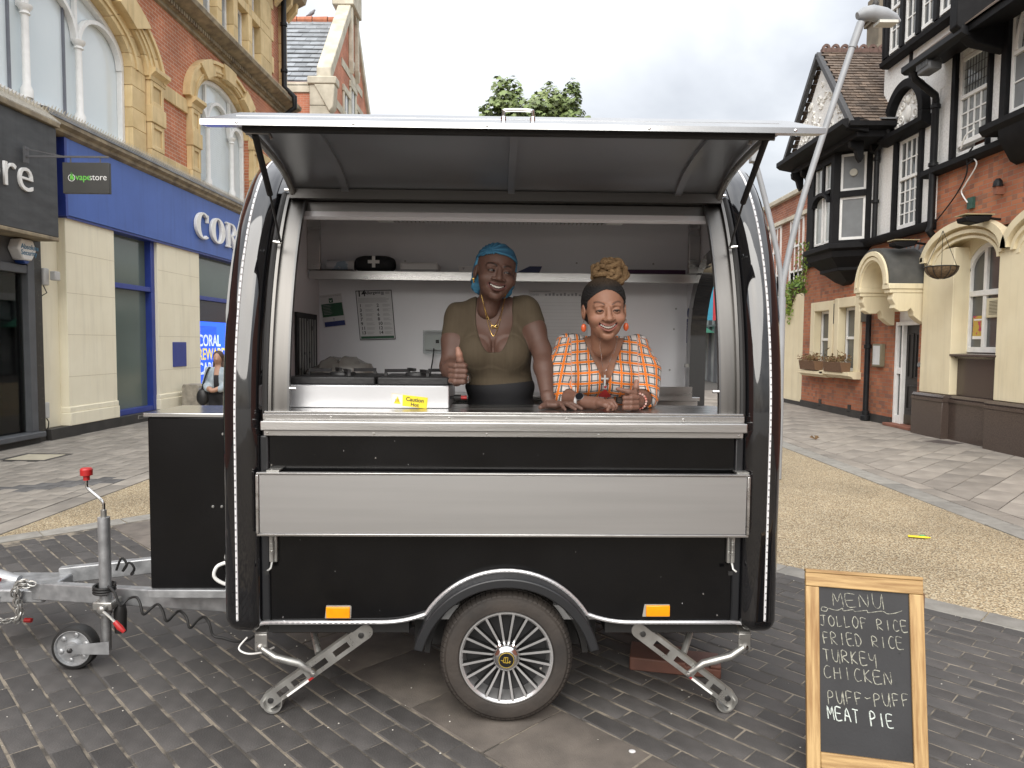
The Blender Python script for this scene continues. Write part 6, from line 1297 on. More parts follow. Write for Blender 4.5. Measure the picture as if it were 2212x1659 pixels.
MB().lathe([(.085, -.03), (.098, -.027), (.103, -.015), (.103, .02), (.098, .03), (.085, .032)], (-.145, 0, .103), 'y', 36, caps=False).build('tyre', MRUB, J)
rm = MB().lathe([(.087, -.029), (.082, -.03), (.078, -.018), (.045, -.016), (.035, -.032), (.012, -.034)], (-.145, 0, .103), 'y', 36, caps=False).build('rim', MGALV, J)
for k in range(6): a = k * math.pi / 3 + .3; MB().ell((-.145 + .062 * math.cos(a), -.018, .103 + .062 * math.sin(a)), (.014, .006, .014), 10, 6).build('rim_boss', MGALV, rm)
MB().lathe([(.012, 0), (.012, -.025), (.006, -.03)], (-.145, -.03, .103), 'y', 6).build('axle_bolt', mat('dark_pin'), J)
cl = MB().box(-.045, .045, -.035, .06, .285, .325).build('clamp', MZINC, J, bevel=.006)
MB().lathe([(.018, 0), (.018, -.03), (.01, -.035)], (.01, -.035, .30), 'y', 12).build('clamp_boss', MZINC, cl)
MB().tube([(.01, -.06, .30), (.05, -.07, .275), (.085, -.075, .245)], .0065, 8).build('clamp_lever', MZINC, cl); MB().tube([(.08, -.075, .25), (.105, -.08, .225), (.125, -.08, .205)], [.011, .014, .009], 10).build('lever_grip', MRED, cl)
# suspension cable with coils
cp = [(-1.93, .43, .42), (-1.945, .45, .36), (-1.93, .50, .345), (-1.90, .44, .39), (-1.86, .43, .41), (-1.82, .41, .37)]
cb_ = [(-1.86, .43, .405), (-1.82, .41, .38), (-1.790, .40, .325), (-1.77, .43, .345), (-1.728, .42, .357), (-1.70, .40, .335), (-1.681, .39, .287), (-1.66, .43, .305), (-1.627, .42, .323), (-1.597, .40, .30), (-1.576, .39, .255), (-1.555, .43, .275), (-1.527, .42, .291), (-1.49, .40, .27), (-1.47, .39, .223), (-1.45, .43, .245), (-1.416, .42, .262), (-1.385, .40, .24), (-1.364, .39, .188), (-1.31, .38, .178), (-1.254, .36, .173), (-1.19, .33, .19), (-1.14, .28, .23)]
MB().tube(crv(cb_, 5), .006, 8).build('coiled_cable', MRUB, FT)
MB().tube(crv([(-1.90 + .045 * math.cos(t), .47 + .045 * math.sin(t), .40 - t * .002) for t in np.linspace(0, 18, 36)], 2), .006, 6).tube(crv([(-1.87, .52, .45), (-1.86, .55, .50), (-1.835, .55, .47), (-1.85, .54, .44), (-1.825, .55, .48), (-1.80, .55, .45), (-1.82, .56, .42), (-1.80, .54, .43)], 5), .006, 6).build('cable_loops', MRUB, FT)
MB().tube([(-1.84, .50, .30), (-1.845, .50, .26), (-1.845, .50, .16)], [.018, .03, .026], 12).build('tow_plug', mat('plug_black', (0.012, 0.012, 0.012), 0.5), FT)
MB().tube(crv([(-1.14, .2, .26), (-1.17, .18, .22), (-1.13, .17, .2), (-1.06, .15, .215), (-1.0, .12, .25)]), .004, 6).build('thin_cable', MWHITE, FT)
# safety chain
def chain(ps, name='chain_link', r0=.017):
    P = crv(ps, 10); acc = 0; last = P[0]; k = 0
    for p in P[1:]:
        acc += np.linalg.norm(p - last)
        if acc >= r0 * 1.75:
            d = Vector(p - last).normalized(); u = d.orthogonal().normalized(); w = d.cross(u)
            if k % 2: u, w = w, u
            MB().tube([Vector(p) + d * (r0 * 1.25 * math.cos(t)) + u * (r0 * .72 * math.sin(t)) for t in np.linspace(0, 2 * math.pi, 15)[:-1]], .0042, 6, closed=True).build(name, MZINC, FT); acc = 0; k += 1
        last = p if acc == 0 else last
        if acc: acc -= np.linalg.norm(p - last); acc = np.linalg.norm(p - last)
chain([(-2.34, .66, .33), (-2.40, .665, .345), (-2.43, .66, .33), (-2.43, .66, .26), (-2.42, .66, .19), (-2.46, .66, .155), (-2.53, .66, .15), (-2.575, .66, .20), (-2.60, .66, .25), (-2.58, .66, .28)])
chain([(-2.36, .66, .325), (-2.43, .66, .32), (-2.45, .66, .28), (-2.43, .66, .20), (-2.44, .66, .14)])
MB().tube([(-2.455, .74, .12), (-2.42, .74, .12)], .012, 8).build('shackle_pin', MRED, FT)
# ---- fixed fittings inside
sf = MB().box(-1.09, 1.05, 1.08, 1.33, 1.93, 1.937).build('wall_shelf', MSTEEL, FT); MB().box(-1.09, 1.05, 1.075, 1.083, 1.888, 1.936).build('shelf_edge', MSTEEL, sf, bevel=.002)
for x0, x1 in ((-1.10, -1.03), (.99, 1.05)): MB().box(x0, x1, 1.07, 1.10, 1.94, 2.22).build('shelf_bracket', MSTEEL, sf, bevel=.003)
for x in (-.6, -.1, .4, .85): MB().lathe([(.006, 0), (.005, -.003)], (x, 1.3285, 2.02), 'y', 8).build('rivet', MZINC, FT)
for x in (.96, .98, .99): MB().lathe([(.006, 0), (.005, -.003)], (x, 1.329, 1.4 + (x - .96) * 12), 'y', 8).build('rivet', MZINC, FT)
tl_ = MB().box(-.64, .54, .55, .62, 2.155, 2.20).build('tube_light', mat('lamp_white', (0.7, 0.7, 0.68), 0.5), FT, bevel=.006)
gr = MB(); [gr.box(-.56 + .02 * k, -.558 + .02 * k, .53, .64, 2.125, 2.156) for k in range(51)]; [gr.box(-.56, .46, .53 + .05 * j, .532 + .05 * j, 2.135, 2.139) for j in range(3)]; gr.build('wire_guard', MZINC, tl_, kind='stuff')
for x0, x1 in ((-.64, -.56), (.46, .54)): MB().box(x0, x1, .54, .63, 2.125, 2.1545).build('end_cap', mat('lamp_white'), tl_, bevel=.006)
MB().box(-1.09, 1.05, 1.0, 1.32, 1.24, 1.262).build('rear_worktop', MSTEEL, FT, bevel=.003)
MB().box(.45, 1.0, .98, 1.0, 1.245, 1.32).build('worktop_upstand', MSTEEL, FT)
MB().box(-1.09, 1.05, 1.05, 1.3, .46, 1.238).build('base_cabinet', MSTEEL, FT)
MB().box(-1.099, -1.085, .82, 1.22, 1.33, 1.70).build('wall_fan_panel', MRUB, FT)
g = MB(); [g.box(-1.084, -1.08, .85 + .05 * k, .87 + .05 * k, 1.36, 1.67) for k in range(7)]; g.build('fan_slats', MZINC, FT, kind='stuff')
sk = empty('socket_outlet', (-.43, 1.328, 1.545), 0, FT)
MB().box(-.055, .08, -.02, 0, -.04, .05).build('socket_plate', MWHITE, sk, bevel=.004); MB().box(-.06, .085, -.055, -.021, -.06, .075).build('clear_cover', glass_mat('clear_plastic', (.8, .82, .82), .6), sk); MB().tube(crv([(-.0, -.03, -.03), (-.005, -.05, -.1), (-.02, -.07, -.2), (-.03, -.09, -.28)]), .004, 6).build('flex', MPIPE, sk)
MB().box(.01, .03, -.0215, -.02, .0, .02).build('socket_mark', MRUB, sk)
# ================================================================== THINGS IN AND AROUND THE TRAILER
def tthing(name, label, cat, group=None): e = empty(name, TORG, TROT); tag(e, label, cat, group); return e
MPAPER = mat('white_paper', (0.60, 0.60, 0.60), 0.6, var=.04); MINK = mat('print_black', (0.03, 0.03, 0.035), 0.6); MINKG = mat('print_grey', (0.28, 0.28, 0.29), 0.6)
MGREENP = mat('print_green', (0.02, 0.09, 0.045), 0.6); MNAVY = mat('print_navy', (0.02, 0.035, 0.16), 0.6)
# cooker
MCAST = mat('cast_iron', (0.015, 0.015, 0.016), 0.5, var=.3, bump=.2, bs=50)
CK = tthing('gas_cooker', 'steel gas cooker with black cast iron hob at the left of the counter', 'cooker')
MB().box(-.935, -.262, .13, .55, 1.273, 1.368).build('cooker_body', mat('cooker_steel', (0.62, 0.63, 0.65), 0.35, metal=.6, var=.08, vs=3), CK, bevel=.004)
MB().box(-.93, -.575, .15, .53, 1.369, 1.402).build('hob_tray', MCAST, CK, bevel=.006); MB().box(-.565, -.265, .15, .53, 1.369, 1.402).build('hob_tray', MCAST, CK, bevel=.006)
for xc in (-.75, -.415):
    MB().lathe([(.06, 1.4025), (.055, 1.414), (.03, 1.416)], (xc, .34, 0), 'z', 20).build('burner', MCAST, CK)
    for k in range(4):
        a = k * math.pi / 2 + .4; c, q = math.cos(a), math.sin(a); MB().bar((xc + .05 * c, .34 + .05 * q, 1.424), (xc + .15 * c, .34 + .15 * q, 1.424), .014, .014).bar((xc + .146 * c, .34 + .146 * q, 1.403), (xc + .146 * c, .34 + .146 * q, 1.417), .012, .012, (0, 1, 0)).build('pan_support', MCAST, CK)
MB().box(-.262, -.18, .2, .52, 1.375, 1.41).build('side_shelf', MSTEEL, CK, bevel=.005)
MB().tube([(-.262, .2, 1.315), (-.245, .2, 1.315)], .006, 8).tube([(-.245, .2, 1.315), (-.215, .2, 1.315)], .012, 10).build('control_knob', MRUB, CK); MB().tube([(-.215, .2, 1.315), (-.19, .2, 1.315)], .008, 10).build('knob_red', MRED, CK)
cs = MB().prism([(-.50, 1.335), (-.35, 1.318), (-.355, 1.272), (-.502, 1.288)], .1265, .1285).build('caution_label', mat('label_yellow', (0.75, 0.58, 0.02), 0.5), CK)
MB().prism([(-.4995, 1.3345), (-.455, 1.3295), (-.456, 1.2835), (-.5015, 1.2875)], .1255, .1264).build('label_panel', MPAPER, cs)
MB().prism([(-.492, 1.294), (-.463, 1.291), (-.4755, 1.323)], .1245, .1253).build('hazard_triangle', mat('label_yellow'), cs)
hz = MB(); [hz.bar((-.484 + .006 * k, .1238, 1.300), (-.483 + .006 * k, .1238, 1.312), .0015, .001, (0, 1, 0)) for k in range(3)]; hz.build('hazard_symbol', MINK, cs, kind='stuff')
text('label_lettering', 'Caution', .0235, MINK, cs, (-.4045, .1255, 1.301), (90, 6.5, 0), .0004, 'CENTER', .0004); text('label_lettering', 'Hot', .0215, MINK, cs, (-.4055, .1255, 1.281), (90, 6.5, 0), .0004, 'CENTER', .0004)
# notices on the back wall
def notice(name, label, pts, y=1.326):
    e = tthing(name, label, 'notice', None); MB().prism(pts, y, y + .002).build('sheet', MPAPER, e); return e
N1 = notice('allergen_notice', 'black bordered 14 allergens notice on the back wall', [(-.889, 1.846), (-.679, 1.854), (-.655, 1.566), (-.863, 1.559)])
def nq(u, v): # point on the tilted sheet
    a = np.array([-.889, 1.846]); b = np.array([-.679, 1.854]); c = np.array([-.655, 1.566]); d = np.array([-.863, 1.559]); p = (a * (1 - u) + b * u) * (1 - v) + (d * (1 - u) + c * u) * v; return tuple(p)
def nbar(m, u0, v0, u1, v1, y=1.3252): m.prism([nq(u0, v0), nq(u1, v0), nq(u1, v1), nq(u0, v1)], y, y + .0006)
m = MB(); nbar(m, 0, 0, 1, .015); nbar(m, 0, .985, 1, 1); nbar(m, 0, .0155, .018, .9845); nbar(m, .982, .0155, 1, .9845); m.build('border', MINK, N1)
rot_n = (90, -5.0, 0)
text('notice_lettering', '14', .05, MINK, N1, (nq(.04, .12)[0], 1.3252, nq(.04, .12)[1]), rot_n, .0003, bold=.001); text('notice_lettering', 'Allergens', .025, MINK, N1, (nq(.24, .085)[0], 1.3252, nq(.24, .085)[1]), rot_n, .0003, bold=.0004)
m = MB(); rr = random.Random(1)
for k in range(6): nbar(m, .05, .155 + k * .017, .05 + rr.uniform(.75, .88), .160 + k * .017)
nbar(m, .70, .03, .78, .10); [nbar(m, .82, .035 + .018 * k, .93, .043 + .018 * k) for k in range(3)]
for r_ in range(7):
    for c_ in range(2):
        for l in range(4): nbar(m, .23 + .48 * c_, .285 + r_ * .092 + l * .014, .23 + .48 * c_ + rr.uniform(.15, .24), .289 + r_ * .092 + l * .014)
m.build('small_print', MINKG, N1, kind='stuff')
for k in range(14): p_ = nq(.07 + .48 * (k % 2), .335 + (k // 2) * .092); text('notice_number', str(k + 1), .026, MINK, N1, (p_[0], 1.3252, p_[1]), rot_n, .0003, bold=.0006)
m = MB(); nbar(m, .04, .925, .96, .975); m.build('green_band', MGREENP, N1)
N2 = notice('control_points_notice', 'critical control points notice with green and navy panels', [(-1.098, 1.816), (-.972, 1.832), (-.943, 1.644), (-1.072, 1.628)])
def nq2(u, v): a = np.array([-1.098, 1.816]); b = np.array([-.972, 1.832]); c = np.array([-.943, 1.644]); d = np.array([-1.072, 1.628]); return tuple((a * (1 - u) + b * u) * (1 - v) + (d * (1 - u) + c * u) * v)
def b2(m_, u0, v0, u1, v1, y=1.3252): return MB().prism([nq2(u0, v0), nq2(u1, v0), nq2(u1, v1), nq2(u0, v1)], y, y + .0006).build(m_[0], m_[1], N2)
b2(('green_panel', MGREENP), .03, .28, .97, .68); b2(('navy_panel', MNAVY), .06, .83, .97, .98); b2(('tick_box', MGREENP), .40, .12, .58, .26)
m = MB(); [m.prism([nq2(.08, .32 + k * .045), nq2(.08 + rr.uniform(.3, .5), .32 + k * .045), nq2(.08 + .3, .335 + k * .045), nq2(.08, .335 + k * .045)], 1.3245, 1.325) for k in range(7)]; m.build('small_print', MINKG, N2, kind='stuff')
text('notice_lettering', 'Critical Control Points', .0125, MINKG, N2, (nq2(.04, .07)[0], 1.3252, nq2(.04, .07)[1]), (90, -7, 0), .0003); text('notice_tick', 'v', .03, MWHITE, N2, (nq2(.43, .24)[0], 1.3245, nq2(.43, .24)[1]), (90, -7, 0), .0003); text('notice_mark', '!', .022, MNAVY, N2, (nq2(.48, .81)[0], 1.3252, nq2(.48, .81)[1]), (90, -7, 0), .0003, bold=.0006)
N3 = tthing('dishes_chart', 'pale dishes and allergen chart behind the two people', 'chart'); MB().box(.12, .47, 1.325, 1.327, 1.52, 1.862).build('sheet', MPAPER, N3)
m = MB(); [m.box(.15 + .022 * k, .163 + .022 * k, 1.3243, 1.325, 1.828, 1.838 + .004 * (k % 3)) for k in range(3, 14)]; [m.box(.14, .45, 1.3243, 1.325, 1.53 + .02 * k, 1.5306 + .02 * k) for k in range(14)]; m.box(.13, .25, 1.3243, 1.325, 1.851, 1.854); m.build('chart_print', MINKG, N3, kind='stuff')
text('chart_lettering', 'DISHES', .016, MINKG, N3, (.13, 1.3243, 1.828), (90, 0, 0), .0003)
N4 = tthing('blue_notice', 'narrow blue notice on the end wall beside the doorway', 'notice'); MB().box(1.0525, 1.0545, 1.26, 1.32, 1.56, 1.70).build('sheet', MNAVY, N4); MB().lathe([(.028, 0), (.028, .001)], (1.053, 1.29, 1.735), 'x', 16).build('round_symbol', MNAVY, N4)
m = MB(); [m.box(1.0518, 1.0524, 1.265, 1.265 + rr.uniform(.03, .05), 1.58 + .016 * k, 1.585 + .016 * k) for k in range(7)]; m.build('notice_print', MINKG, N4, kind='stuff')
# things on the shelf
FA = tthing('first_aid_bag', 'black zipped first aid bag with white cross on the shelf', 'first aid bag')
m = MB(); b0 = len(m.v); m.ell((-.75, 1.2, 1.985), (.115, .06, .054), 24, 14)
m.v = [(-.75 + math.copysign(abs((x + .75) / .115) ** .6, x + .75) * .115, 1.2 + math.copysign(abs((y - 1.2) / .06) ** .7, y - 1.2) * .06, 1.985 + math.copysign(abs((z - 1.985) / .054) ** .62, z - 1.985) * .048) for x, y, z in m.v]
bag = m.build('bag_body', mat('nylon_black', (0.012, 0.013, 0.016), 0.7, bump=.3, bs=90), FA)
MB().box(-.782, -.718, 1.136, 1.1395, 1.985, 2.003).box(-.759, -.741, 1.136, 1.1395, 1.9625, 1.9845).box(-.759, -.741, 1.136, 1.1395, 2.0035, 2.026).build('white_cross', MWHITE, FA)
PR = tthing('paper_pack', 'white paper towel pack lying beside the first aid bag', 'paper'); MB().box(-.60, -.39, 1.11, 1.30, 1.9375, 1.992).build('pack', MPAPER, PR, bevel=.012); MB().box(-.598, -.392, 1.1085, 1.11, 1.94, 1.952).build('fold', MINKG, PR)
WP = tthing('wipes_tub', 'blue and white wipes tub lying on its side on the shelf', 'tub'); MB().tube([(-1.02, 1.2, 1.972), (-.90, 1.2, 1.972)], .034, 20).build('tub', mat('tub_label', (0.30, 0.40, 0.5), 0.4, col2=(.6, .62, .65), vs=18, thr=(.48, .52)), WP); MB().tube([(-.899, 1.2, 1.972), (-.865, 1.2, 1.972)], .036, 20).build('lid', MPAPER, WP)
TY_ = tthing('black_tray', 'flat black tray under the wipes tub', 'tray'); MB().box(-1.06, -.86, 1.1, 1.14, 1.9375, 1.946).build('tray', MRUB, TY_)
BX = tthing('small_white_box', 'small white carton behind the hair net on the shelf', 'box'); MB().box(-.28, -.13, 1.15, 1.25, 1.9375, 1.975).build('carton', MPAPER, BX, bevel=.003); MB().prism([(-.26, 1.968), (-.245, 1.968), (-.2525, 1.955)], 1.149, 1.1499).build('printed_mark', MINKG, BX)
PF = tthing('purple_folder', 'purple folder leaning at the right end of the shelf', 'folder'); MB().box(.62, 1.02, 1.25, 1.262, 1.9375, 1.978).build('folder', mat('purple_card', (0.07, 0.025, 0.07), 0.6), PF)
BF = tthing('blue_folder', 'dark blue folder between the two heads on the shelf', 'folder'); MB().prism([(.02, 1.9375), (.17, 1.9375), (.19, 1.985), (.12, 1.985)], 1.2, 1.208).build('folder', mat('blue_card', (0.04, 0.05, 0.12), 0.6), BF)
# plastic bag of bread
PBG = tthing('plastic_bag', 'crinkled clear plastic bag behind the cooker', 'plastic bag')
m = MB(); m.ell((-.88, .95, 1.35), (.19, .12, .12), 28, 18)
vv = np.array(m.v); nn = (vv - (-.88, .95, 1.35)); ph = np.arctan2(nn[:, 2], nn[:, 0])
k_ = 1 + .05 * np.sin(ph * 7 + nn[:, 1] * 40) + .04 * np.sin(ph * 13 + 1) + .03 * np.sin(nn[:, 0] * 60); vv = (-.88, .95, 1.35) + nn * k_[:, None]; vv[:, 2] = np.maximum(vv[:, 2], 1.262); m.v = [tuple(p) for p in vv]
m.build('bag', mat('cloudy_plastic', (0.55, 0.54, 0.51), 0.18, col2=(.25, .23, .2), vs=7, bump=.9, bs=22, coat=.6, trans=.45), PBG)
FB = tthing('foil_packet', 'small green and white packet on the rear worktop', 'packet'); MB().box(.62, .78, 1.02, 1.12, 1.3205, 1.335).build('packet', mat('packet_white', (.5, .5, .48), .5), FB, bevel=.004); MB().box(.66, .72, 1.015, 1.0195, 1.322, 1.334).build('packet_print', MGREENP, FB)
# levelling block under the trailer
LB = empty('levelling_block', (.80, 3.32, 0), rad(-12)); tag(LB, 'red brown stepped levelling block on the ground behind the right jack', 'block')
MBRN = mat('red_brown_plastic', (0.13, 0.055, 0.038), 0.6, var=.3, vs=8)
MB().prism([(-.22, 0), (.20, 0), (.20, .045), (.04, .045), (.04, .06), (-.22, .065)], -.07, .12).build('block_body', MBRN, LB, bevel=.006)
for x in (.15, ): MB().box(x, x + .05, -.07, .02, .0455, .062).build('block_lug', MBRN, LB, bevel=.006)
# ------------------------------------------------------------------ chalkboard
o0 = np.array([1.068, 2.461, 0.0]); ux = np.array([.975, -.222, 0]); ux /= np.linalg.norm(ux); uz = np.array([.005, .159, .70]); uz -= ux * (uz @ ux); uz /= np.linalg.norm(uz); un = np.cross(uz, ux) ; un = -un if un[1] < 0 else un   # un points away from the viewer
AB = empty('chalkboard', tuple(o0)); AB.matrix_world = Matrix(((ux[0], un[0], uz[0], o0[0]), (ux[1], un[1], uz[1], o0[1]), (ux[2], un[2], uz[2], o0[2]), (0, 0, 0, 1)))
tag(AB, 'wooden A-frame chalkboard with a handwritten menu at the right', 'chalkboard')
BW, BH, FW = .398, .722, .047
def wood(name, c, c2, st): return mat(name, c, 0.55, col2=c2, vs=5, stretch=st, bump=.15, bs=40, thr=(.35, .65))
MWV = wood('pale_pine_upright', (0.50, 0.34, 0.155), (0.27, 0.15, 0.055), (14, 14, 1.0)); MWH = wood('pale_pine_rail', (0.48, 0.32, 0.14), (0.25, 0.14, 0.05), (1.0, 14, 14))
for x0, x1 in ((0, FW), (BW - FW, BW)): MB().box(x0, x1, -.011, .011, 0, BH - FW - .003).build('stile', MWV, AB, bevel=.003)
MB().box(0, BW, -.011, .011, BH - FW - .002, BH).build('top_rail', MWH, AB, bevel=.003); MB().box(FW + .0005, BW - FW - .0005, -.0105, .0105, .045, .098).build('bottom_rail', MWH, AB, bevel=.003)
MB().box(0, BW, -.013, .02, BH + .0005, BH + .012).build('cap_rail', MWH, AB, bevel=.002)
bd = MB().box(FW - .002, BW - FW + .002, -.001, .005, .09, BH - FW + .003).build('slate_panel', mat('chalkboard_slate', (0.017, 0.0175, 0.0195), 0.6, col2=(0.028, 0.029, 0.032), vs=5, bump=.05, bs=80), AB)
for x0, x1 in ((0.02, .05), (BW - .022, BW + .014)): MB().add([(x0, .02, BH - .05), (x1, .02, BH - .05), (x1 + .02, .22, .05), (x0 + .02, .22, .05), (x0, .04, BH - .045), (x1, .04, BH - .045), (x1 + .02, .24, .06), (x0 + .02, .24, .06)], [(0, 1, 2, 3), (7, 6, 5, 4), (0, 4, 5, 1), (1, 5, 6, 2), (2, 6, 7, 3), (3, 7, 4, 0)]).build('back_leg', mat('dark_pine', (.16, .09, .05), .6), AB)
GL = {'M': [[(0, 0), (.08, 1), (.45, .35), (.85, 1), (1, 0)]], 'E': [[(.9, 1), (0, 1), (.05, 0), (.95, .02)], [(.02, .52), (.75, .55)]], 'N': [[(0, 0), (.05, .95), (.8, .05), (.9, 1)]], 'U': [[(0, 1), (.05, .3), (.35, 0), (.7, .15), (.95, 1), (.98, -.1)]], 'J': [[(0, .95), (.9, 1)], [(.55, 1), (.5, .15), (.2, -.05), (-.1, .1)]],
      'O': [[(.5, 1), (.1, .75), (.05, .3), (.4, 0), (.85, .2), (.95, .7), (.5, 1)]], 'L': [[(.1, 1), (.1, .1), (.2, 0), (.8, .1)]], 'F': [[(.15, 0), (.1, 1), (.95, .95)], [(.12, .5), (.75, .55)]], 'R': [[(.1, 0), (.1, 1), (.7, .95), (.8, .65), (.15, .45), (.95, 0)]], 'I': [[(.5, 0), (.5, 1)]], 'C': [[(.9, .9), (.5, 1), (.1, .6), (.15, .15), (.5, 0), (.95, .12)]],
      'D': [[(.1, 0), (.1, 1), (.7, .85), (.95, .4), (.55, .02), (.1, 0)]], 'T': [[(0, 1), (.95, .95)], [(.48, .97), (.45, 0)]], 'K': [[(.1, 0), (.12, 1)], [(.85, 1), (.12, .45), (.95, 0)]], 'Y': [[(0, 1), (.1, .55), (.55, .45), (.9, 1), (.85, -.15)]], 'H': [[(.05, 0), (.1, 1)], [(.9, 1), (.9, 0)], [(.08, .5), (.9, .55)]], 'P': [[(.1, -.1), (.15, 1), (.75, .95), (.8, .6), (.2, .45)]], 'A': [[(0, 0), (.45, 1), (.95, 0)], [(.2, .4), (.75, .4)]], '-': [[(.1, .6), (.45, .5), (.9, .62)]]}
def board_pt(zx, zy):
    """point of the writing (in a close-up of the photograph) carried onto the slate"""
    d = cam_ray(1296 + zx * .41404, 1080 + zy * .41404); c = np.array([0, 0, CAM_H]); t = ((o0 - c) @ un) / (d @ un); p = c + t * d - o0; return np.array([p @ ux, p @ uz])
MCH = mat('chalk', (0.42, 0.42, 0.35), 0.95, col2=(.12, .12, .11), vs=120, thr=(.35, .6)); MCH2 = mat('chalk_bright', (0.60, 0.66, 0.62), 0.95, col2=(.3, .33, .31), vs=160, thr=(.3, .5))
rr = random.Random(11)
def chalk_line(s, x0, y0, x1, y1, h, m_=None, r0=.0017):
    p0 = board_pt(x0 + 8, y0); p1 = board_pt(x1 + 6, y1); up = board_pt(x0, y0 - h) - p0; n_ = len(s)
    for i, ch in enumerate(s):
        if ch == ' ': continue
        a = p0 + (p1 - p0) * (i / n_); w = (p1 - p0) / n_ * .74; m = MB(); hh = rr.uniform(.92, 1.08)
        for st in GL[ch]:
            q = [a + w * (x_ + rr.uniform(-.04, .04)) + up * hh * (z_ + rr.uniform(-.03, .03)) for x_, z_ in st]
            q = crv([(v[0], -.0016, v[1]) for v in q], 3) if len(q) > 2 else [(v[0], -.0016, v[1]) for v in q]
            m.tube(q, r0 * rr.uniform(.85, 1.15), 5)
        m.build('chalk_letter', m_ or MCH, bd)
for a in (('MENU', 1210, 552, 1490, 566, 68), ('JOLLOF RICE', 1146, 652, 1612, 692, 56), ('FRIED RICE', 1158, 748, 1590, 780, 58), ('TURKEY', 1160, 838, 1452, 868, 60), ('CHICKEN', 1162, 925, 1535, 968, 62), ('PUFF-PUFF', 1182, 1060, 1622, 1080, 62)): chalk_line(*a)
chalk_line('MEAT PIE', 1182, 1140, 1540, 1192, 66, MCH2, .0022)
sq = [(1185, 562), (1160, 558), (1155, 575), (1180, 580), (1190, 565), (1215, 572), (1240, 575), (1265, 565), (1270, 578), (1320, 572), (1330, 582), (1390, 576), (1400, 588), (1470, 580), (1500, 594), (1540, 590), (1575, 578)]
MB().tube(crv([(*board_pt(*p)[:1], -.0016, board_pt(*p)[1]) for p in sq], 4), .0013, 5).build('chalk_flourish', MCH, bd)
# smudges
sm = MB()
for _ in range(26):
    x = rr.uniform(FW + .01, BW - FW - .03); z = rr.uniform(.15, BH - FW - .05); sm.box(x, x + rr.uniform(.004, .012), -.00125, -.001, z, z + rr.uniform(.003, .02))
sm.build('chalk_smudges', mat('chalk_dust', (0.04, 0.041, 0.043), 0.9), bd, kind='stuff')
# ================================================================== PEOPLE (implicit surfaces polygonised with surface nets)
def s_min(a, b, k):
    if k <= 0: return np.minimum(a, b)
    h = np.clip(.5 + .5 * (b - a) / k, 0, 1); return b + (a - b) * h - k * h * (1 - h)
class SDF:
    def __init__(s): s.ops = []
    def cap(s, a, b, ra, rb, k=.02, neg=False): s.ops.append(('cap', np.array(a, float), np.array(b, float), ra, rb, k, neg)); return s
    def ell(s, c, r, k=.02, neg=False, R=None): s.ops.append(('ell', np.array(c, float), np.array(r if hasattr(r, '__len__') else (r, r, r), float), R, None, k, neg)); return s
    def fn(s, f, lo, hi, k=.0, neg=False): s.ops.append(('fn', f, np.array(lo, float), np.array(hi, float), None, k, neg)); return s
    def chain(s, pts, rs, k=.02, **kw):
        for i in range(len(pts) - 1): s.cap(pts[i], pts[i + 1], rs[i], rs[i + 1], k, **kw)
        return s
    def bounds(s):
        lo = np.full(3, 1e9); hi = -lo
        for o in s.ops:
            if o[6]: continue
            if o[0] == 'cap': m = max(o[3], o[4]); lo = np.minimum(lo, np.minimum(o[1], o[2]) - m); hi = np.maximum(hi, np.maximum(o[1], o[2]) + m)
            elif o[0] == 'ell': m = o[2] if o[3] is None else np.full(3, o[2].max()); lo = np.minimum(lo, o[1] - m); hi = np.maximum(hi, o[1] + m)
            else: lo = np.minimum(lo, o[2]); hi = np.maximum(hi, o[3])
        return lo - .02, hi + .02
    def mesh(s, h):
        lo, hi = s.bounds(); n = np.ceil((hi - lo) / h).astype(int) + 2
        F = np.ones(n, np.float32); ax = [(lo[i] + h * np.arange(n[i])).astype(np.float32) for i in range(3)]
        for o in s.ops:
            t, k = o[0], o[5]; mg = k * 1.2 + 3 * h
            if t == 'cap': m = max(o[3], o[4]); l_ = np.minimum(o[1], o[2]) - m - mg; h_ = np.maximum(o[1], o[2]) + m + mg
            elif t == 'ell': m = o[2] if o[3] is None else np.full(3, o[2].max()); l_ = o[1] - m - mg; h_ = o[1] + m + mg
            else: l_, h_ = o[2] - mg, o[3] + mg
            i0 = np.clip(np.floor((l_ - lo) / h).astype(int), 0, n - 1); i1 = np.clip(np.ceil((h_ - lo) / h).astype(int) + 1, 1, n)
            if (i1 <= i0).any(): continue
            X, Y, Z = np.meshgrid(*[ax[j][i0[j]:i1[j]] for j in range(3)], indexing='ij')
            if t == 'cap':
                a, b = o[1], o[2]; ba = b - a; L2 = max(ba @ ba, 1e-9); px, py, pz = X - a[0], Y - a[1], Z - a[2]
                q = np.clip((px * ba[0] + py * ba[1] + pz * ba[2]) / L2, 0, 1)
                d = np.sqrt((px - q * ba[0]) ** 2 + (py - q * ba[1]) ** 2 + (pz - q * ba[2]) ** 2) - (o[3] + (o[4] - o[3]) * q)
            elif t == 'ell':
                px, py, pz = X - o[1][0], Y - o[1][1], Z - o[1][2]
                if o[3] is not None: R = o[3]; px, py, pz = R[0, 0] * px + R[1, 0] * py + R[2, 0] * pz, R[0, 1] * px + R[1, 1] * py + R[2, 1] * pz, R[0, 2] * px + R[1, 2] * py + R[2, 2] * pz
                r = o[2]; k0 = np.sqrt((px / r[0]) ** 2 + (py / r[1]) ** 2 + (pz / r[2]) ** 2); k1 = np.sqrt((px / r[0] ** 2) ** 2 + (py / r[1] ** 2) ** 2 + (pz / r[2] ** 2) ** 2); d = k0 * (k0 - 1) / np.maximum(k1, 1e-6)
            else: d = o[1](X, Y, Z)
            sl = tuple(slice(i0[j], i1[j]) for j in range(3))
            F[sl] = -s_min(-F[sl], d, k) if o[6] else s_min(F[sl], d, k)
        return surface_nets(F, lo, h)
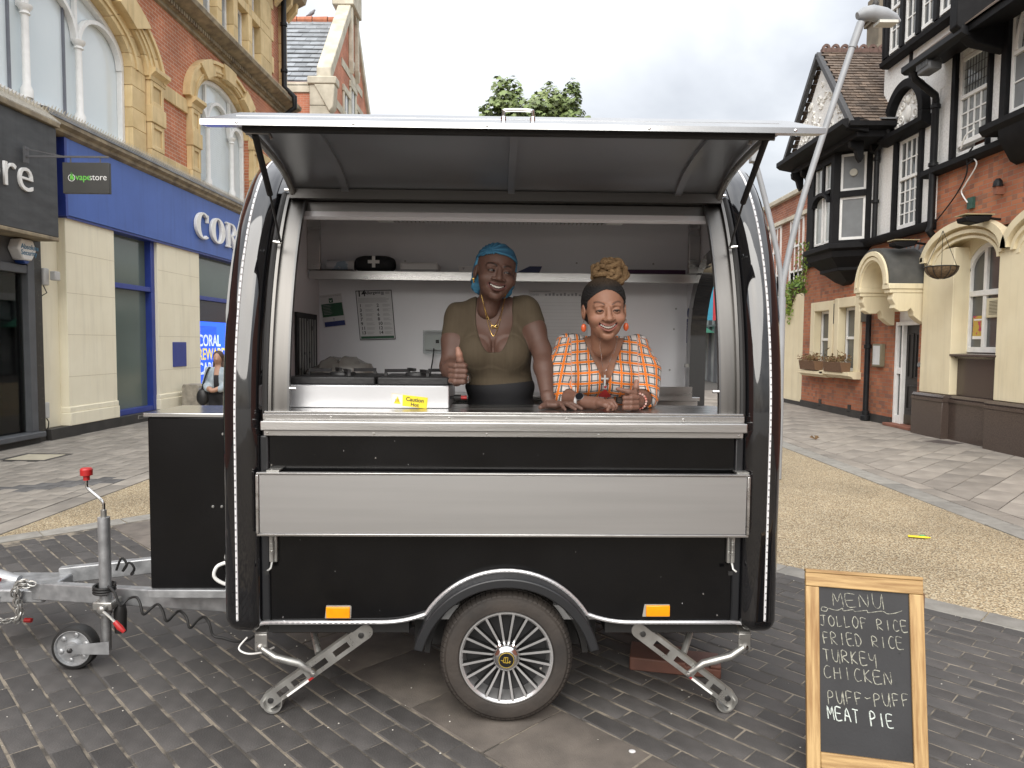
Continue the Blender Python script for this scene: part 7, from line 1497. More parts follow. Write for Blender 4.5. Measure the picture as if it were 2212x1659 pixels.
def surface_nets(F, lo, h):
    I = F < 0; n = F.shape
    c = sum(I[a:n[0] - 1 + a, b:n[1] - 1 + b, d:n[2] - 1 + d].astype(np.int8) for a in (0, 1) for b in (0, 1) for d in (0, 1))
    ii = np.argwhere((c > 0) & (c < 8)); idx = np.full((n[0] - 1, n[1] - 1, n[2] - 1), -1, np.int32); idx[ii[:, 0], ii[:, 1], ii[:, 2]] = np.arange(len(ii))
    cor = np.array([(a, b, d) for a in (0, 1) for b in (0, 1) for d in (0, 1)]); val = np.stack([F[ii[:, 0] + a, ii[:, 1] + b, ii[:, 2] + d] for a, b, d in cor], 1)
    P = np.zeros((len(ii), 3)); cnt = np.zeros(len(ii))
    for i in range(8):
        for j in range(i + 1, 8):
            if abs(cor[i] - cor[j]).sum() != 1: continue
            va, vb = val[:, i], val[:, j]; m = (va < 0) != (vb < 0); t = np.where(m, va / np.where(m, va - vb, 1), 0)
            P += np.where(m[:, None], cor[i] + t[:, None] * (cor[j] - cor[i]), 0); cnt += m
    V = lo + h * (ii + P / cnt[:, None]); Q = []
    for a in range(3):
        b, d = (a + 1) % 3, (a + 2) % 3; s0 = [slice(None)] * 3; s1 = [slice(None)] * 3; s0[a] = slice(0, -1); s1[a] = slice(1, None)
        A, B = I[tuple(s0)], I[tuple(s1)]; e = np.argwhere(A != B); e = e[(e[:, b] > 0) & (e[:, d] > 0) & (e[:, b] < n[b] - 1) & (e[:, d] < n[d] - 1)]
        def cell(ob, od): q = e.copy(); q[:, b] += ob; q[:, d] += od; return idx[q[:, 0], q[:, 1], q[:, 2]]
        q = np.stack([cell(-1, -1), cell(0, -1), cell(0, 0), cell(-1, 0)], 1); fl = A[e[:, 0], e[:, 1], e[:, 2]]; q[~fl] = q[~fl][:, ::-1]; Q.append(q)
    Q = np.concatenate(Q); return V, Q[(Q >= 0).all(1)]
def vnormals(V, Q):
    n = np.cross(V[Q[:, 2]] - V[Q[:, 0]], V[Q[:, 3]] - V[Q[:, 1]]); N_ = np.zeros_like(V)
    for k in range(4): np.add.at(N_, Q[:, k], n)
    return N_ / np.maximum(np.linalg.norm(N_, axis=1), 1e-9)[:, None]
def rotm(yaw, pitch, roll):
    """yaw about z, pitch about x, roll about y (degrees)"""
    a, b, c = rad(yaw), rad(pitch), rad(roll)
    Rz = np.array([[math.cos(a), -math.sin(a), 0], [math.sin(a), math.cos(a), 0], [0, 0, 1]]); Rx = np.array([[1, 0, 0], [0, math.cos(b), -math.sin(b)], [0, math.sin(b), math.cos(b)]]); Ry = np.array([[math.cos(c), 0, math.sin(c)], [0, 1, 0], [-math.sin(c), 0, math.cos(c)]])
    return Rz @ Rx @ Ry
def skin_mat(name, rough=.42):
    m = mat(name, (1, 1, 1), rough, var=.06, vs=60, attr=True, bump=.06, bs=260); b = m.node_tree.nodes['Principled BSDF']; b.inputs['Subsurface Weight'].default_value = .08; b.inputs['Subsurface Radius'].default_value = (.012, .005, .003); return m
def merge(parts):
    V = []; Q = []; C = []; o = 0
    for v, q, c in parts: V.append(v); Q.append(q + o); C.append(c); o += len(v)
    return np.concatenate(V), np.concatenate(Q), np.concatenate(C)
def head_sdf(p):
    """face looks along -y, z up, origin between the ears"""
    w = p.get('w', 1.0); s = SDF()
    s.ell((0, .022, .036), (.077 * w, .095, .082), 0); s.ell((0, -.022, -.030), (.067 * w, .066, .070), .03); s.ell((0, -.034, -.076), (.041 * w, .045, .032), .03)
    s.ell((0, -.063, -.101), (.020, .018, .014), .02)
    for q in (-1, 1):
        s.ell((q * .043 * w, -.053, -.032), (.027, .028, .024), .018)                     # cheeks lifted by the smile
        s.cap((q * .020, -.080, .022), (q * .045 * w, -.066, .019), .007, .006, .016)     # brow ridge
        s.ell((q * .0325, -.089, .001), (.017, .013, .011), .012, True)                   # socket
        s.ell((q * .0325, -.0715, .000), (.0165, .0155, .0135), .004)                      # lids over the eyeball
        s.ell((q * .0325, -.0885, -.0005), (.0128, .010, .0027), .0012, True)              # eye slit
        s.ell((q * .079 * w, .012, -.008), (.009, .019, .031), .006); s.ell((q * .086 * w, .004, -.006), (.006, .010, .018), .004, True)
        s.ell((q * p.get('nw', .0155), -.091, -.034), (.0115, .012, .0090), .006); s.ell((q * .0085, -.099, -.0415), (.0050, .007, .0035), .002, True)
    s.cap((0, -.082, .012), (0, -.097, -.020), .0085, .0105, .012); s.ell((0, -.102, -.030), (.0130, .012, .0105), .008)
    # open smile: the mouth is a curved slot with fuller lips round it
    mw, mz, cu = p.get('mw', .029), p.get('mz', -.0615), p.get('cu', .010)
    xs = np.linspace(-1, 1, 9); fy = lambda x: -.0875 + .020 * (x / .03) ** 2 * .62
    up = [(x * mw, fy(x * mw) - .001, mz + cu * x * x + .0066 * (1 - x * x)) for x in xs]; lo_ = [(x * mw, fy(x * mw), mz + cu * x * x - .0098 * (1 - x * x) - .001) for x in xs]
    lr = p.get('lip', .0058)
    s.chain(up, [lr * (.55 + .45 * (1 - abs(x))) for x in xs], .004); s.chain(lo_, [lr * 1.15 * (.5 + .5 * (1 - abs(x))) for x in xs], .004)
    for i in range(len(xs) - 1):
        a = np.array(up[i]) * .5 + np.array(lo_[i]) * .5; b = np.array(up[i + 1]) * .5 + np.array(lo_[i + 1]) * .5; ra = .0066 * (1 - xs[i] ** 2) + .0012; rb = .0066 * (1 - xs[i + 1] ** 2) + .0012
        for dy in (-.008, .0, .006): s.cap(a + (0, dy, 0), b + (0, dy, 0), ra, rb, 0, True)
    s.ell((0, -.078, -.0835), (.016, .008, .003), .010, True)
    for q in (-1, 1): s.cap((q * .019, -.094, -.036), (q * .041, -.076, -.062), .003, .003, .010, True)   # smile fold
    s.cap((0, .03, -.06), (0, .05, -.15), .050, .046, .03); return s, up, lo_
def make_head(p, base, lip, h=.0022):
    s, up, lo_ = head_sdf(p); V, Q = s.mesh(h); C = np.tile(np.array(base), (len(V), 1))
    def near(pts, r, flat=False):
        d = np.full(len(V), 9.)
        for i in range(len(pts) - 1):
            a, b = np.array(pts[i]), np.array(pts[i + 1]); ba = b - a; t = np.clip((V - a) @ ba / (ba @ ba), 0, 1); e_ = V - a - t[:, None] * ba; e_[:, 1] = np.where(V[:, 1] < -.03, 0, 9) if flat else e_[:, 1]; d = np.minimum(d, np.linalg.norm(e_, axis=1))
        return np.clip(1.6 - d / r, 0, 1)[:, None]
    f = np.maximum(near(up, p.get('lip', .0058) * 1.0), near(lo_, p.get('lip', .0058) * 1.2)); C = C * (1 - f) + np.array(lip) * f
    for q in (-1, 1):
        br = [(q * (.0165 + .033 * t), -.090 + .030 * t * t, .0215 + .009 * math.sin(t * 2.3) + p.get('browz', 0)) for t in np.linspace(0, 1, 7)]; f = near(br, p.get('browr', .0034), True) * p.get('browa', .85); C = C * (1 - f) + np.array(p.get('browc', (.01, .007, .006))) * f
        d = np.linalg.norm((V - (q * .045, -.07, -.028)) / (.024, .04, .018), axis=1); f = (np.clip(1 - d, 0, 1) * p.get('blush', .3))[:, None]; C = C * (1 - f) + np.array(p.get('blushc', base)) * f
        ed = [(q * (.0325 + .0128 * math.cos(t)), -.081, -.0005 + .0046 * math.sin(t)) for t in np.linspace(-.5, 3.6, 14)]; f = near(ed, .0020, True) * .92; C = C * (1 - f) + np.array((.008, .006, .006)) * f
    ins = (V[:, 1] > -.082) & (np.abs(V[:, 0]) < p.get('mw', .029)) & (np.abs(V[:, 2] - p.get('mz', -.0615) - p.get('cu', .01) * (V[:, 0] / p.get('mw', .029)) ** 2) < .0045) & (V[:, 1] < -.06); C[ins] = (.03, .008, .008)
    return V, Q, C, up, lo_
def hand_sdf(s, P, W_, fingers, thumb, pr=(.038, .014, .044)):
    pass
def place(V, R, c): return V @ R.T + np.array(c)
MEYE = mat('eye_white', (0.26, 0.23, 0.21), 0.45, var=.05); MIRIS = mat('dark_iris', (0.012, 0.007, 0.005), 0.25); MTEETH = mat('teeth', (0.78, 0.76, 0.70), 0.35, var=.05)
MGOLD = mat('gold', (0.75, 0.50, 0.16), 0.25, metal=1.0); MSILV = mat('silver', (0.75, 0.75, 0.76), 0.2, metal=1.0)
def face_parts(root, R, c, p, up, lo_, look=(0, 0)):
    for q in (-1, 1):
        m = MB().ell((0, 0, 0), .0128, 16, 12); m.v = [tuple(place(np.array([v]), R, place(np.array([(q * .0325, -.0715, 0)]), R, c)[0])[0]) for v in m.v]; m.build('eyeball', MEYE, root)
        m = MB().ell((0, 0, 0), (.0072, .0028, .0070), 14, 8); m.v = [tuple(place(np.array([(v[0] + q * .0325 + look[0], v[1] - .0832, v[2] + look[1])]), R, c)[0]) for v in m.v]; m.build('iris', MIRIS, root)
    t = MB(); n = 9; mw, mz, cu = p.get('mw', .029), p.get('mz', -.0615), p.get('cu', .010)
    for i in range(n):
        x = -1 + 2 * (i + .5) / n; xx = x * mw * .82; z = mz + cu * (x * .82) ** 2 + .0004; y = -.0815 + .020 * (xx / .03) ** 2 * .62; hh = .0060 * (1 - .55 * x * x); w_ = mw * .82 / n * 1.12
        t.ell((xx, y - .0005, z), (w_, .004, hh), 8, 6)
    t.v = [tuple(v) for v in place(np.array(t.v), R, c)]; t.build('teeth', MTEETH, root, kind='stuff')
def obj_np(name, V, Q, C, m, root, sub=None):
    return link(name, np_mesh(name, V, Q, m, C), root)
def person(name_loc, label): e = empty('person', name_loc); tag(e, label, 'person'); return e
def rebase(e):
    for ch in e.children: ch.location = tuple(-np.array(e.location))
    return e
A3 = lambda u, v, Y: np.array(at(u, v, Y))
# ------------------------------------------------------------------ woman with thumb up
SK1 = (0.105, 0.055, 0.040); SK1L = (0.40, 0.21, 0.15); LIP1 = (0.13, 0.05, 0.045)
W1 = person((-.09, 3.32, .46), 'woman in olive t-shirt and blue hair net giving a thumbs up')
hc1 = A3(1071, 591, 3.18); R1 = rotm(12, 0, 9) * 1.06
par1 = dict(w=1.07, nw=.019, mw=.034, mz=-.0635, cu=.012, lip=.0062, browa=.8, browr=.0036, blush=.15, blushc=(.14, .07, .05))
hv, hq, hcol, up1, lo1 = make_head(par1, SK1, LIP1)
hv = place(hv, R1, hc1)
shL, shR = A3(988, 683, 3.29), A3(1138, 669, 3.27); nk = A3(1064, 655, 3.28); chest = A3(1066, 735, 3.27); waist = A3(1080, 830, 3.31); hip = A3(1082, 900, 3.33)
elL, wrL = A3(972, 792, 3.20), A3(985, 818, 2.995); elR, wrR = A3(1170, 757, 3.19), A3(1181, 850, 3.04)
def torso1(off, k=.05):
    s = SDF()
    s.ell(chest + (0, .03, .03), (.165 + off, .10 + off, .17 + off), 0); s.ell((chest + waist) / 2 + (0, .02, 0), (.150 + off, .108 + off, .14 + off), .07); s.ell(waist + (0, .01, -.02), (.152 + off, .105 + off, .11 + off), k)
    for q in (-1, 1): s.ell(chest + (q * .078, -.055, -.05), (.076 + off, .068 + off, .080 + off), .06)
    s.cap(nk + (-.03, .02, -.03), shL + (.015, 0, .0), .05 + off, .052 + off, k); s.cap(nk + (.03, .02, -.03), shR + (-.015, 0, .0), .05 + off, .052 + off, k)
    return s
b = torso1(0); b.cap(nk + (0, .02, -.03), nk + (.003, .01, .07), .055, .05, .03)
b.ell(chest + (0, -.125, -.035), (.010, .05, .05), .025, True)
b.chain([shL, (shL + elL) / 2, elL], [.055, .052, .044], .03); b.chain([elL, elL * .6 + wrL * .4, wrL], [.044, .045, .029], .02)
b.chain([shR, (shR + elR) / 2, elR], [.055, .050, .042], .03); b.chain([elR, elR * .6 + wrR * .4, wrR], [.042, .042, .028], .02)
bv, bq = b.mesh(.005); bc = np.tile(np.array(SK1), (len(bv), 1))
# fist with raised thumb
f = SDF(); fc = A3(990, 806, 2.955)
f.cap(wrL + (0, .02, -.005), fc + (0, .02, 0), .029, .030, .02); f.ell(fc + (-.004, .008, 0), (.034, .036, .044), .015)
for i in range(4):
    z = .033 - i * .0215; ln = (.0, .003, .001, -.004)[i]
    f.chain([fc + (-.030, -.018, z), fc + (-.006 + ln, -.042, z - .002), fc + (.026 + ln, -.034, z - .003), fc + (.030, -.006, z - .002), fc + (.006, -.008, z)], [.0115, .0125, .0118, .0105, .010], .003)
f.chain([fc + (.012, .006, .028), fc + (.008, -.010, .052), fc + (.004, -.014, .078), fc + (-.001, -.012, .100)], [.018, .0145, .013, .0105], .008)
fv, fq = f.mesh(.003); fcol = np.tile(np.array(SK1) * 1.15, (len(fv), 1)); tz = np.clip((fv[:, 2] - fc[2] - .045) / .03, 0, 1)[:, None] * .6; fcol = fcol * (1 - tz) + np.array(SK1L) * tz
# open hand flat on the counter
g = SDF(); CT = 1.273; hc = A3(1193, 866, 3.0); hc[2] = CT + .019
g.chain([wrR + (0, .01, .0), wrR + (.003, -.015, -.012), hc + (-.012, .012, .006)], [.029, .026, .024], .015); g.ell(hc + (.012, -.004, .0), (.046, .038, .017), .012)
def fing(base, d1, L_, r0, drop=.008):
    d1 = np.array(d1, float); d1 /= np.linalg.norm(d1); b0 = hc + np.array(base); kn = b0 + d1 * L_ * .42 + (0, 0, .004); m2 = b0 + d1 * L_ * .75 + (0, 0, -.002); tip = b0 + d1 * L_; tip[2] = CT + r0 * .75; m2[2] = max(m2[2] - .004, CT + r0)
    g.chain([b0, kn, m2, tip], [r0 * 1.12, r0 * 1.08, r0, r0 * .85], .003)
fing((.046, .016, .001), (.9, -.35, 0), .082, .0085); fing((.046, -.004, .002), (.85, -.55, 0), .088, .0088); fing((.036, -.022, .002), (.72, -.75, 0), .080, .0088); fing((.022, -.034, 0), (.45, -.95, 0), .062, .0075)
g.chain([hc + (-.024, -.012, .0), hc + (-.040, -.036, -.004), hc + (-.052, -.058, -.008)], [.016, .012, .0095], .006)
gv, gq = g.mesh(.003); gcol = np.tile(np.array(SK1), (len(gv), 1))
V_, Q_, C_ = merge([(bv, bq, bc), (hv, hq, hcol), (fv, fq, fcol), (gv, gq, gcol)])
MSK1 = skin_mat('deep_brown_skin', .6); MSK2 = skin_mat('warm_brown_skin', .58)
obj_np('body', V_, Q_, C_, MSK1, W1); face_parts(W1, R1, hc1, par1, up1, lo1, (.002, 0))
# t-shirt
t = torso1(.008)
t.cap(shL, shL * .62 + elL * .38, .058, .060, .03); t.cap(shR, shR * .66 + elR * .34, .058, .060, .03)
def scoop(X, Y, Z):
    dx = X - (chest[0] + .004); zz = Z - (chest[2] - .055); return np.sqrt((dx / 1.0) ** 2 + 0 * Y) - np.clip(.018 + .45 * np.sqrt(np.maximum(zz, 0) * .16), 0, .082) * (zz > 0) + (zz <= 0) * (-zz + .03)
t.fn(scoop, (chest[0] - .12, chest[1] - .25, chest[2] - .09), (chest[0] + .12, chest[1] + .03, chest[2] + .25), .006, True)
t.ell(nk + (0, .02, .035), (.066, .075, .06), .01, True)
tv, tq = t.mesh(.0045); tv = tv[:]; keep = tv[:, 2] > waist[2] - .055
N_ = vnormals(tv, tq)
wr = .0022 * np.sin(tv[:, 0] * 95 + 2.2 * np.sin(tv[:, 2] * 14)) * np.clip((chest[2] - .02 - tv[:, 2]) / .12, 0, 1) + .0018 * np.sin(tv[:, 0] * 50 + tv[:, 2] * 60) * np.clip((tv[:, 2] - chest[2] - .05) / .1, 0, 1)
wr = wr * np.clip((tv[:, 2] - waist[2] - .05) / .06, 0, 1); tv = tv + N_ * wr[:, None]; tv[:, 2] = np.maximum(tv[:, 2], waist[2] - .0)
MOLIVE = mat('olive_brown_jersey', (0.062, 0.046, 0.027), 0.85, col2=(0.074, 0.056, 0.033), vs=5, stretch=(20, 4, 1), bump=.15, bs=220)
obj_np('t_shirt', tv, tq, None, MOLIVE, W1)
sk = SDF(); sk.ell(waist + (0, .010, -.01), (.163, .121, .088), 0); sk.ell(hip + (0, .02, -.02), (.185, .13, .16), .06); sk.cap(hip + (-.08, .03, -.1), hip + (-.07, .03, -.68), .10, .06, .05); sk.cap(hip + (.08, .03, -.1), hip + (.07, .03, -.68), .10, .06, .05)
sv, sq = sk.mesh(.009); sv[:, 2] = np.minimum(sv[:, 2], waist[2] + .036); obj_np('trousers', sv, sq, None, mat('black_trousers', (0.008, 0.008, 0.010), 0.8), W1)
# hair net
hn = SDF(); hn.ell((0, .026, .040), (.090, .108, .092), 0); hn.ell((0, .05, -.03), (.088, .085, .080), .03)
for q in (-1, 1): hn.ell((q * .068, .025, -.03), (.022, .045, .065), .02)
def facecut(X, Y, Z):
    a = Y - .012; return np.maximum(a - .30 * np.maximum(0, -Z), Z - .074 + 3.0 * X * X)
hn.fn(facecut, (-.12, -.14, -.14), (.12, .03, .10), .008, True); hn.ell((0, -.02, -.10), (.075, .085, .06), .01, True)
nv, nq_ = hn.mesh(.003); N_ = vnormals(nv, nq_); knot = np.array([-.05, -.055, .085]); d = nv - knot; ang = np.arctan2(d[:, 0] - .2 * d[:, 1], d[:, 2]); rr_ = np.linalg.norm(d, axis=1)
nv = nv + N_ * (.0022 * np.sin(ang * 15) * np.clip(1.2 - rr_ / .16, 0.1, 1) + .0025 * np.sin(nv[:, 2] * 210 + nv[:, 1] * 90) * np.clip((-.0 - nv[:, 2]) / .05, 0, 1))[:, None]
fz = np.clip(.5 + .5 * np.sin(ang * 15), 0, 1) * np.clip(1.1 - rr_ / .17, 0, 1); ed = np.clip(1 - np.abs(facecut(nv[:, 0], nv[:, 1], nv[:, 2])) / .006, 0, 1)
ccol = np.array([(.018, .09, .17)]) * (1 - fz[:, None]) + np.array([(.04, .18, .30)]) * fz[:, None]; ccol = ccol * (1 - ed[:, None]) + np.array([(.055, .22, .36)]) * ed[:, None]
obj_np('hair_net', place(nv, R1, hc1), nq_, ccol, mat('blue_hair_net', (1, 1, 1), 0.75, var=.12, vs=70, attr=True, bump=.3, bs=300), W1)
# jewellery
def on_front(V, xs, zs, off=.003):
    out = []
    for x, z in zip(xs, zs):
        d = (V[:, 0] - x) ** 2 + (V[:, 2] - z) ** 2; m = d < .012 ** 2
        y = V[m, 1].min() if m.any() else V[np.argmin(d), 1]; out.append([x, y - off, z])
    if len(out) > 6:
        ys = np.array([o_[1] for o_ in out]); pad = np.pad(ys, 3, mode='edge'); sm_ = np.convolve(pad, np.ones(7) / 7, 'valid')
        for o_, y in zip(out, np.minimum(sm_, ys + .002)): o_[1] = y
    return [tuple(o_) for o_ in out]
bodyfront = np.concatenate([bv, hv[hv[:, 2] < nk[2] + .03]])
for zl, wx in ((chest[2] + .062, .055), (chest[2] + .018, .052)):
    xs = np.linspace(-1, 1, 21); X_ = chest[0] + .002 + wx * xs; Z_ = zl + (nk[2] + .03 - zl) * np.abs(xs) ** 1.6
    MB().tube(crv(on_front(bodyfront, X_, Z_), 2), .0013, 5).build('necklace', MGOLD, W1)
px, pz = chest[0] + .006, chest[2] + .060; py = on_front(bodyfront, [px], [pz])[0][1] - .003
MB().tube([(px + .0135 * math.sin(t), py, pz + .0065 * math.sin(2 * t)) for t in np.linspace(0, 2 * math.pi, 28)[:-1]], .0018, 5, closed=True).build('infinity_pendant', MGOLD, W1)
ep = place(np.array([(-.090, -.004, -.040)]), R1, hc1)[0]
MB().ell(tuple(ep), (.006, .005, .008), 8, 6).ell(tuple(ep + (.002, 0, -.012)), (.004, .004, .006), 8, 6).build('earring', MGOLD, W1)
rebase(W1)
# ------------------------------------------------------------------ woman in checked blouse
SK2 = (0.27, 0.135, 0.085); LIP2 = (0.28, 0.10, 0.085); SK2H = (0.135, 0.066, 0.045)
W2 = person((.5, 3.5, .46), 'woman with golden hair bun in orange checked blouse leaning on the counter')
hc2 = A3(1306, 669, 2.98); R2_ = rotm(3, 6, -2) * 1.06
par2 = dict(w=1.03, mw=.035, mz=-.0625, cu=.015, lip=.0050, browa=.8, browr=.0030, browz=.004, browc=(.05, .025, .018), blush=.45, blushc=(.36, .16, .11))
hv, hq, hcol, up2, lo2 = make_head(par2, SK2, LIP2); hv = place(hv, R2_, hc2)
nk2 = A3(1303, 738, 3.13); ch2 = A3(1302, 800, 3.16); sL, sR = A3(1226, 750, 3.20), A3(1377, 753, 3.20); w2 = A3(1302, 880, 3.34)
eL, wL = A3(1205, 862, 3.14), A3(1262, 862, 2.985); eR, wR = A3(1394, 860, 3.13), A3(1378, 862, 2.985)
eL[2] = 1.315; wL[2] = 1.305; eR[2] = 1.315; wR[2] = 1.308
def torso2(off, k=.05):
    s = SDF(); s.ell(ch2 + (0, .03, .01), (.140 + off, .095 + off, .13 + off), 0); s.ell(w2 + (0, 0, -.02), (.145 + off, .10 + off, .16 + off), .07)
    for q in (-1, 1): s.ell(ch2 + (q * .065, -.045, -.035), (.065 + off, .062 + off, .07 + off), .03)
    s.cap(nk2 + (-.03, .035, -.03), sL + (.01, 0, 0), .045 + off, .052 + off, k); s.cap(nk2 + (.03, .035, -.03), sR + (-.01, 0, 0), .045 + off, .052 + off, k); return s
b = torso2(-.004); b.cap(nk2 + (0, .03, -.04), nk2 + (.0, .01, .05), .052, .048, .03); b.ell(ch2 + (0, -.11, -.02), (.008, .05, .05), .02, True)
b.chain([sL, eL], [.048, .042], .02); b.chain([eL, eL * .6 + wL * .4, wL], [.040, .038, .026], .015); b.chain([sR, eR], [.048, .042], .02); b.chain([eR, eR * .6 + wR * .4, wR], [.040, .037, .027], .015)
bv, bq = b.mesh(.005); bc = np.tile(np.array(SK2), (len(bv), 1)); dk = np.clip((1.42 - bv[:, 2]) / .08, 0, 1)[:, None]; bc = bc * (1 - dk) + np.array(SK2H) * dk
# image-left hand: relaxed, fingers curled down on the counter
g = SDF(); h0 = A3(1297, 858, 2.95); h0[2] = CT + .030
g.cap(wL, h0 + (-.022, .008, .0), .026, .026, .015); g.ell(h0, (.036, .032, .022), .012)
for i, (dx, dy) in enumerate(((.030, .012), (.034, -.006), (.028, -.022), (.014, -.032))):
    a = h0 + (dx * .8, dy, .006); kn = h0 + (dx + .022 - .004 * i, dy * 1.25 - .006, .010 - .004 * i); m2 = h0 + (dx + .036 - .007 * i, dy * 1.4 - .012, -.010); tp = h0 + (dx + .030 - .007 * i, dy * 1.4 - .014, -.0225)
    g.chain([a, kn, m2, tp], [.0105, .0098, .0088, .0075], .003)
g.chain([h0 + (-.008, -.024, .002), h0 + (.012, -.046, -.004), h0 + (.036, -.052, -.012)], [.014, .0105, .0085], .006)
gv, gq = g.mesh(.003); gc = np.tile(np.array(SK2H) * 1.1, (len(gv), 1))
# image-right hand: loose fist, thumb up, forefinger pointing across
f = SDF(); f0 = A3(1362, 850, 2.945); f0[2] = CT + .048
f.cap(wR, f0 + (.010, .016, -.010), .027, .029, .015); f.ell(f0 + (.004, .008, -.002), (.032, .032, .038), .012)
for i in range(1, 4):
    z = .016 - i * .0195 + .012; f.chain([f0 + (.024, -.020, z), f0 + (-.004, -.038, z), f0 + (-.028, -.028, z - .002), f0 + (-.026, -.004, z - .002)], [.0115, .0118, .0105, .0095], .003)
f.chain([f0 + (.014, -.022, .026), f0 + (-.014, -.034, .034), f0 + (-.042, -.034, .040), f0 + (-.060, -.032, .044)], [.012, .0108, .0092, .0075], .004)
f.chain([f0 + (.018, .004, .026), f0 + (.020, -.008, .050), f0 + (.022, -.010, .075)], [.0155, .0125, .0095], .007)
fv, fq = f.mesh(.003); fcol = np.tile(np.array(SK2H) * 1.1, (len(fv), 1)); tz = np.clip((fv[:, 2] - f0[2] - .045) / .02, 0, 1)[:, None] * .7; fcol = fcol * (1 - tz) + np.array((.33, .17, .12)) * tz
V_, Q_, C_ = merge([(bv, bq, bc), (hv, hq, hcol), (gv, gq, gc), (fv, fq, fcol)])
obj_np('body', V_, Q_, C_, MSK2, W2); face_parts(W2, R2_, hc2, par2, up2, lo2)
# blouse with loose sleeves
t = torso2(.008)
mL = (sL + eL) / 2 + (-.012, 0, 0); mR = (sR + eR) / 2 + (.012, 0, 0)
t.chain([sL, mL, eL + (.004, .0, .012)], [.052, .068, .060], .035); t.chain([sR, mR, eR + (-.004, 0, .012)], [.052, .068, .060], .035)
t.cap(eL + (.0, 0, .008), eL * .72 + wL * .28 + (0, 0, .004), .056, .052, .02); t.cap(eR + (0, 0, .008), eR * .7 + wR * .3 + (0, 0, .004), .056, .050, .02)
def vneck(X, Y, Z):
    zz = Z - (ch2[2] - .075); return np.abs(X - ch2[0] - .002) - np.maximum(zz, 0) * .42 + (zz <= 0) * .05
t.fn(vneck, (ch2[0] - .09, ch2[1] - .25, ch2[2] - .09), (ch2[0] + .09, ch2[1] + .02, ch2[2] + .2), .004, True); t.ell(nk2 + (0, .02, .03), (.062, .07, .055), .008, True)
for w_, e_ in ((wL, eL), (wR, eR)): t.ell(e_ * .42 + w_ * .58, (.05, .055, .05), .004, True)
t.fn(lambda X, Y, Z: Z - (CT + .001), (-1, 2, 1), (2, 4, CT + .002), 0, True) if False else None
tv, tq = t.mesh(.0045); tv[:, 2] = np.where(tv[:, 1] < 3.22, np.maximum(tv[:, 2], CT + .001), tv[:, 2]); N_ = vnormals(tv, tq); wr = .0028 * np.sin(tv[:, 2] * 60 + 30 * np.abs(tv[:, 0] - ch2[0])) * np.clip((np.abs(tv[:, 0] - ch2[0]) - .07) / .08, 0, 1) + .0015 * np.sin(tv[:, 0] * 70)
tv = tv + N_ * wr[:, None]
def plaid_mat():
    m = bpy.data.materials.new('orange_check_fabric'); m.use_nodes = True; nt = m.node_tree; N = nt.nodes; L = nt.links; b = N['Principled BSDF']; b.inputs['Roughness'].default_value = .85
    at_ = N.new('ShaderNodeAttribute'); at_.attribute_name = 'Col'; sp = N.new('ShaderNodeSeparateXYZ'); L.new(at_.outputs['Vector'], sp.inputs[0])
    def stripe(src, per, a0, a1):
        d = N.new('ShaderNodeMath'); d.operation = 'DIVIDE'; d.inputs[1].default_value = per; L.new(src, d.inputs[0]); fr = N.new('ShaderNodeMath'); fr.operation = 'FRACT'; L.new(d.outputs[0], fr.inputs[0])
        g1 = N.new('ShaderNodeMath'); g1.operation = 'GREATER_THAN'; g1.inputs[1].default_value = a0; L.new(fr.outputs[0], g1.inputs[0]); l1 = N.new('ShaderNodeMath'); l1.operation = 'LESS_THAN'; l1.inputs[1].default_value = a1; L.new(fr.outputs[0], l1.inputs[0])
        mu = N.new('ShaderNodeMath'); mu.operation = 'MULTIPLY'; L.new(g1.outputs[0], mu.inputs[0]); L.new(l1.outputs[0], mu.inputs[1]); return mu.outputs[0]
    def mx(a, b_): o = N.new('ShaderNodeMath'); o.operation = 'MAXIMUM'; L.new(a, o.inputs[0]); L.new(b_, o.inputs[1]); return o.outputs[0]
    U, V = sp.outputs[0], sp.outputs[1]; per = .046
    gr = mx(mx(stripe(U, per, .30, .42), stripe(U, per, .90, .995)), mx(stripe(V, per, .30, .40), stripe(V, per, .88, .985))); og = mx(stripe(U, per, .05, .25), stripe(V, per, .05, .25))
    m1 = N.new('ShaderNodeMix'); m1.data_type = 'RGBA'; L.new(gr, m1.inputs[0]); m1.inputs[6].default_value = (.50, .46, .44, 1); m1.inputs[7].default_value = (.075, .085, .085, 1)
    m2 = N.new('ShaderNodeMix'); m2.data_type = 'RGBA'; L.new(og, m2.inputs[0]); L.new(m1.outputs[2], m2.inputs[6]); m2.inputs[7].default_value = (.62, .155, .012, 1); L.new(m2.outputs[2], b.inputs['Base Color']); return m
# cloth coordinates: across the body for the torso, round and along the arm for the sleeves
uvw = np.zeros((len(tv), 3)); uvw[:, 0] = tv[:, 0] - ch2[0] + 5; uvw[:, 1] = tv[:, 2] + .10 * np.abs(tv[:, 0] - ch2[0]) + .3 * np.maximum(0, tv[:, 1] - 3.2)
for s_, m_, e_, q in ((sL, mL, eL, -1), (sR, mR, eR, 1)):
    ax_ = (e_ - s_) / np.linalg.norm(e_ - s_); rel = tv - s_; al = rel @ ax_; rd = rel - al[:, None] * ax_; msk = (q * (tv[:, 0] - s_[0]) > -.012) & (al > -.03); an = np.arctan2(rd[:, 0], -rd[:, 1])
    uvw[msk, 0] = 5 + an[msk] * .062 + q * .02; uvw[msk, 1] = al[msk] * -1 + 3.0 + .25 * an[msk] * .06 * q
obj_np('blouse', tv, tq, uvw, plaid_mat(), W2)
rd_ = MB(); zt = ch2[2] - .066; pts_ = on_front(tv, [ch2[0] + .002], [zt - .012]); 
cam_ = SDF(); cam_.ell(ch2 + (0, .035, -.06), (.12, .10, .065), 0); 
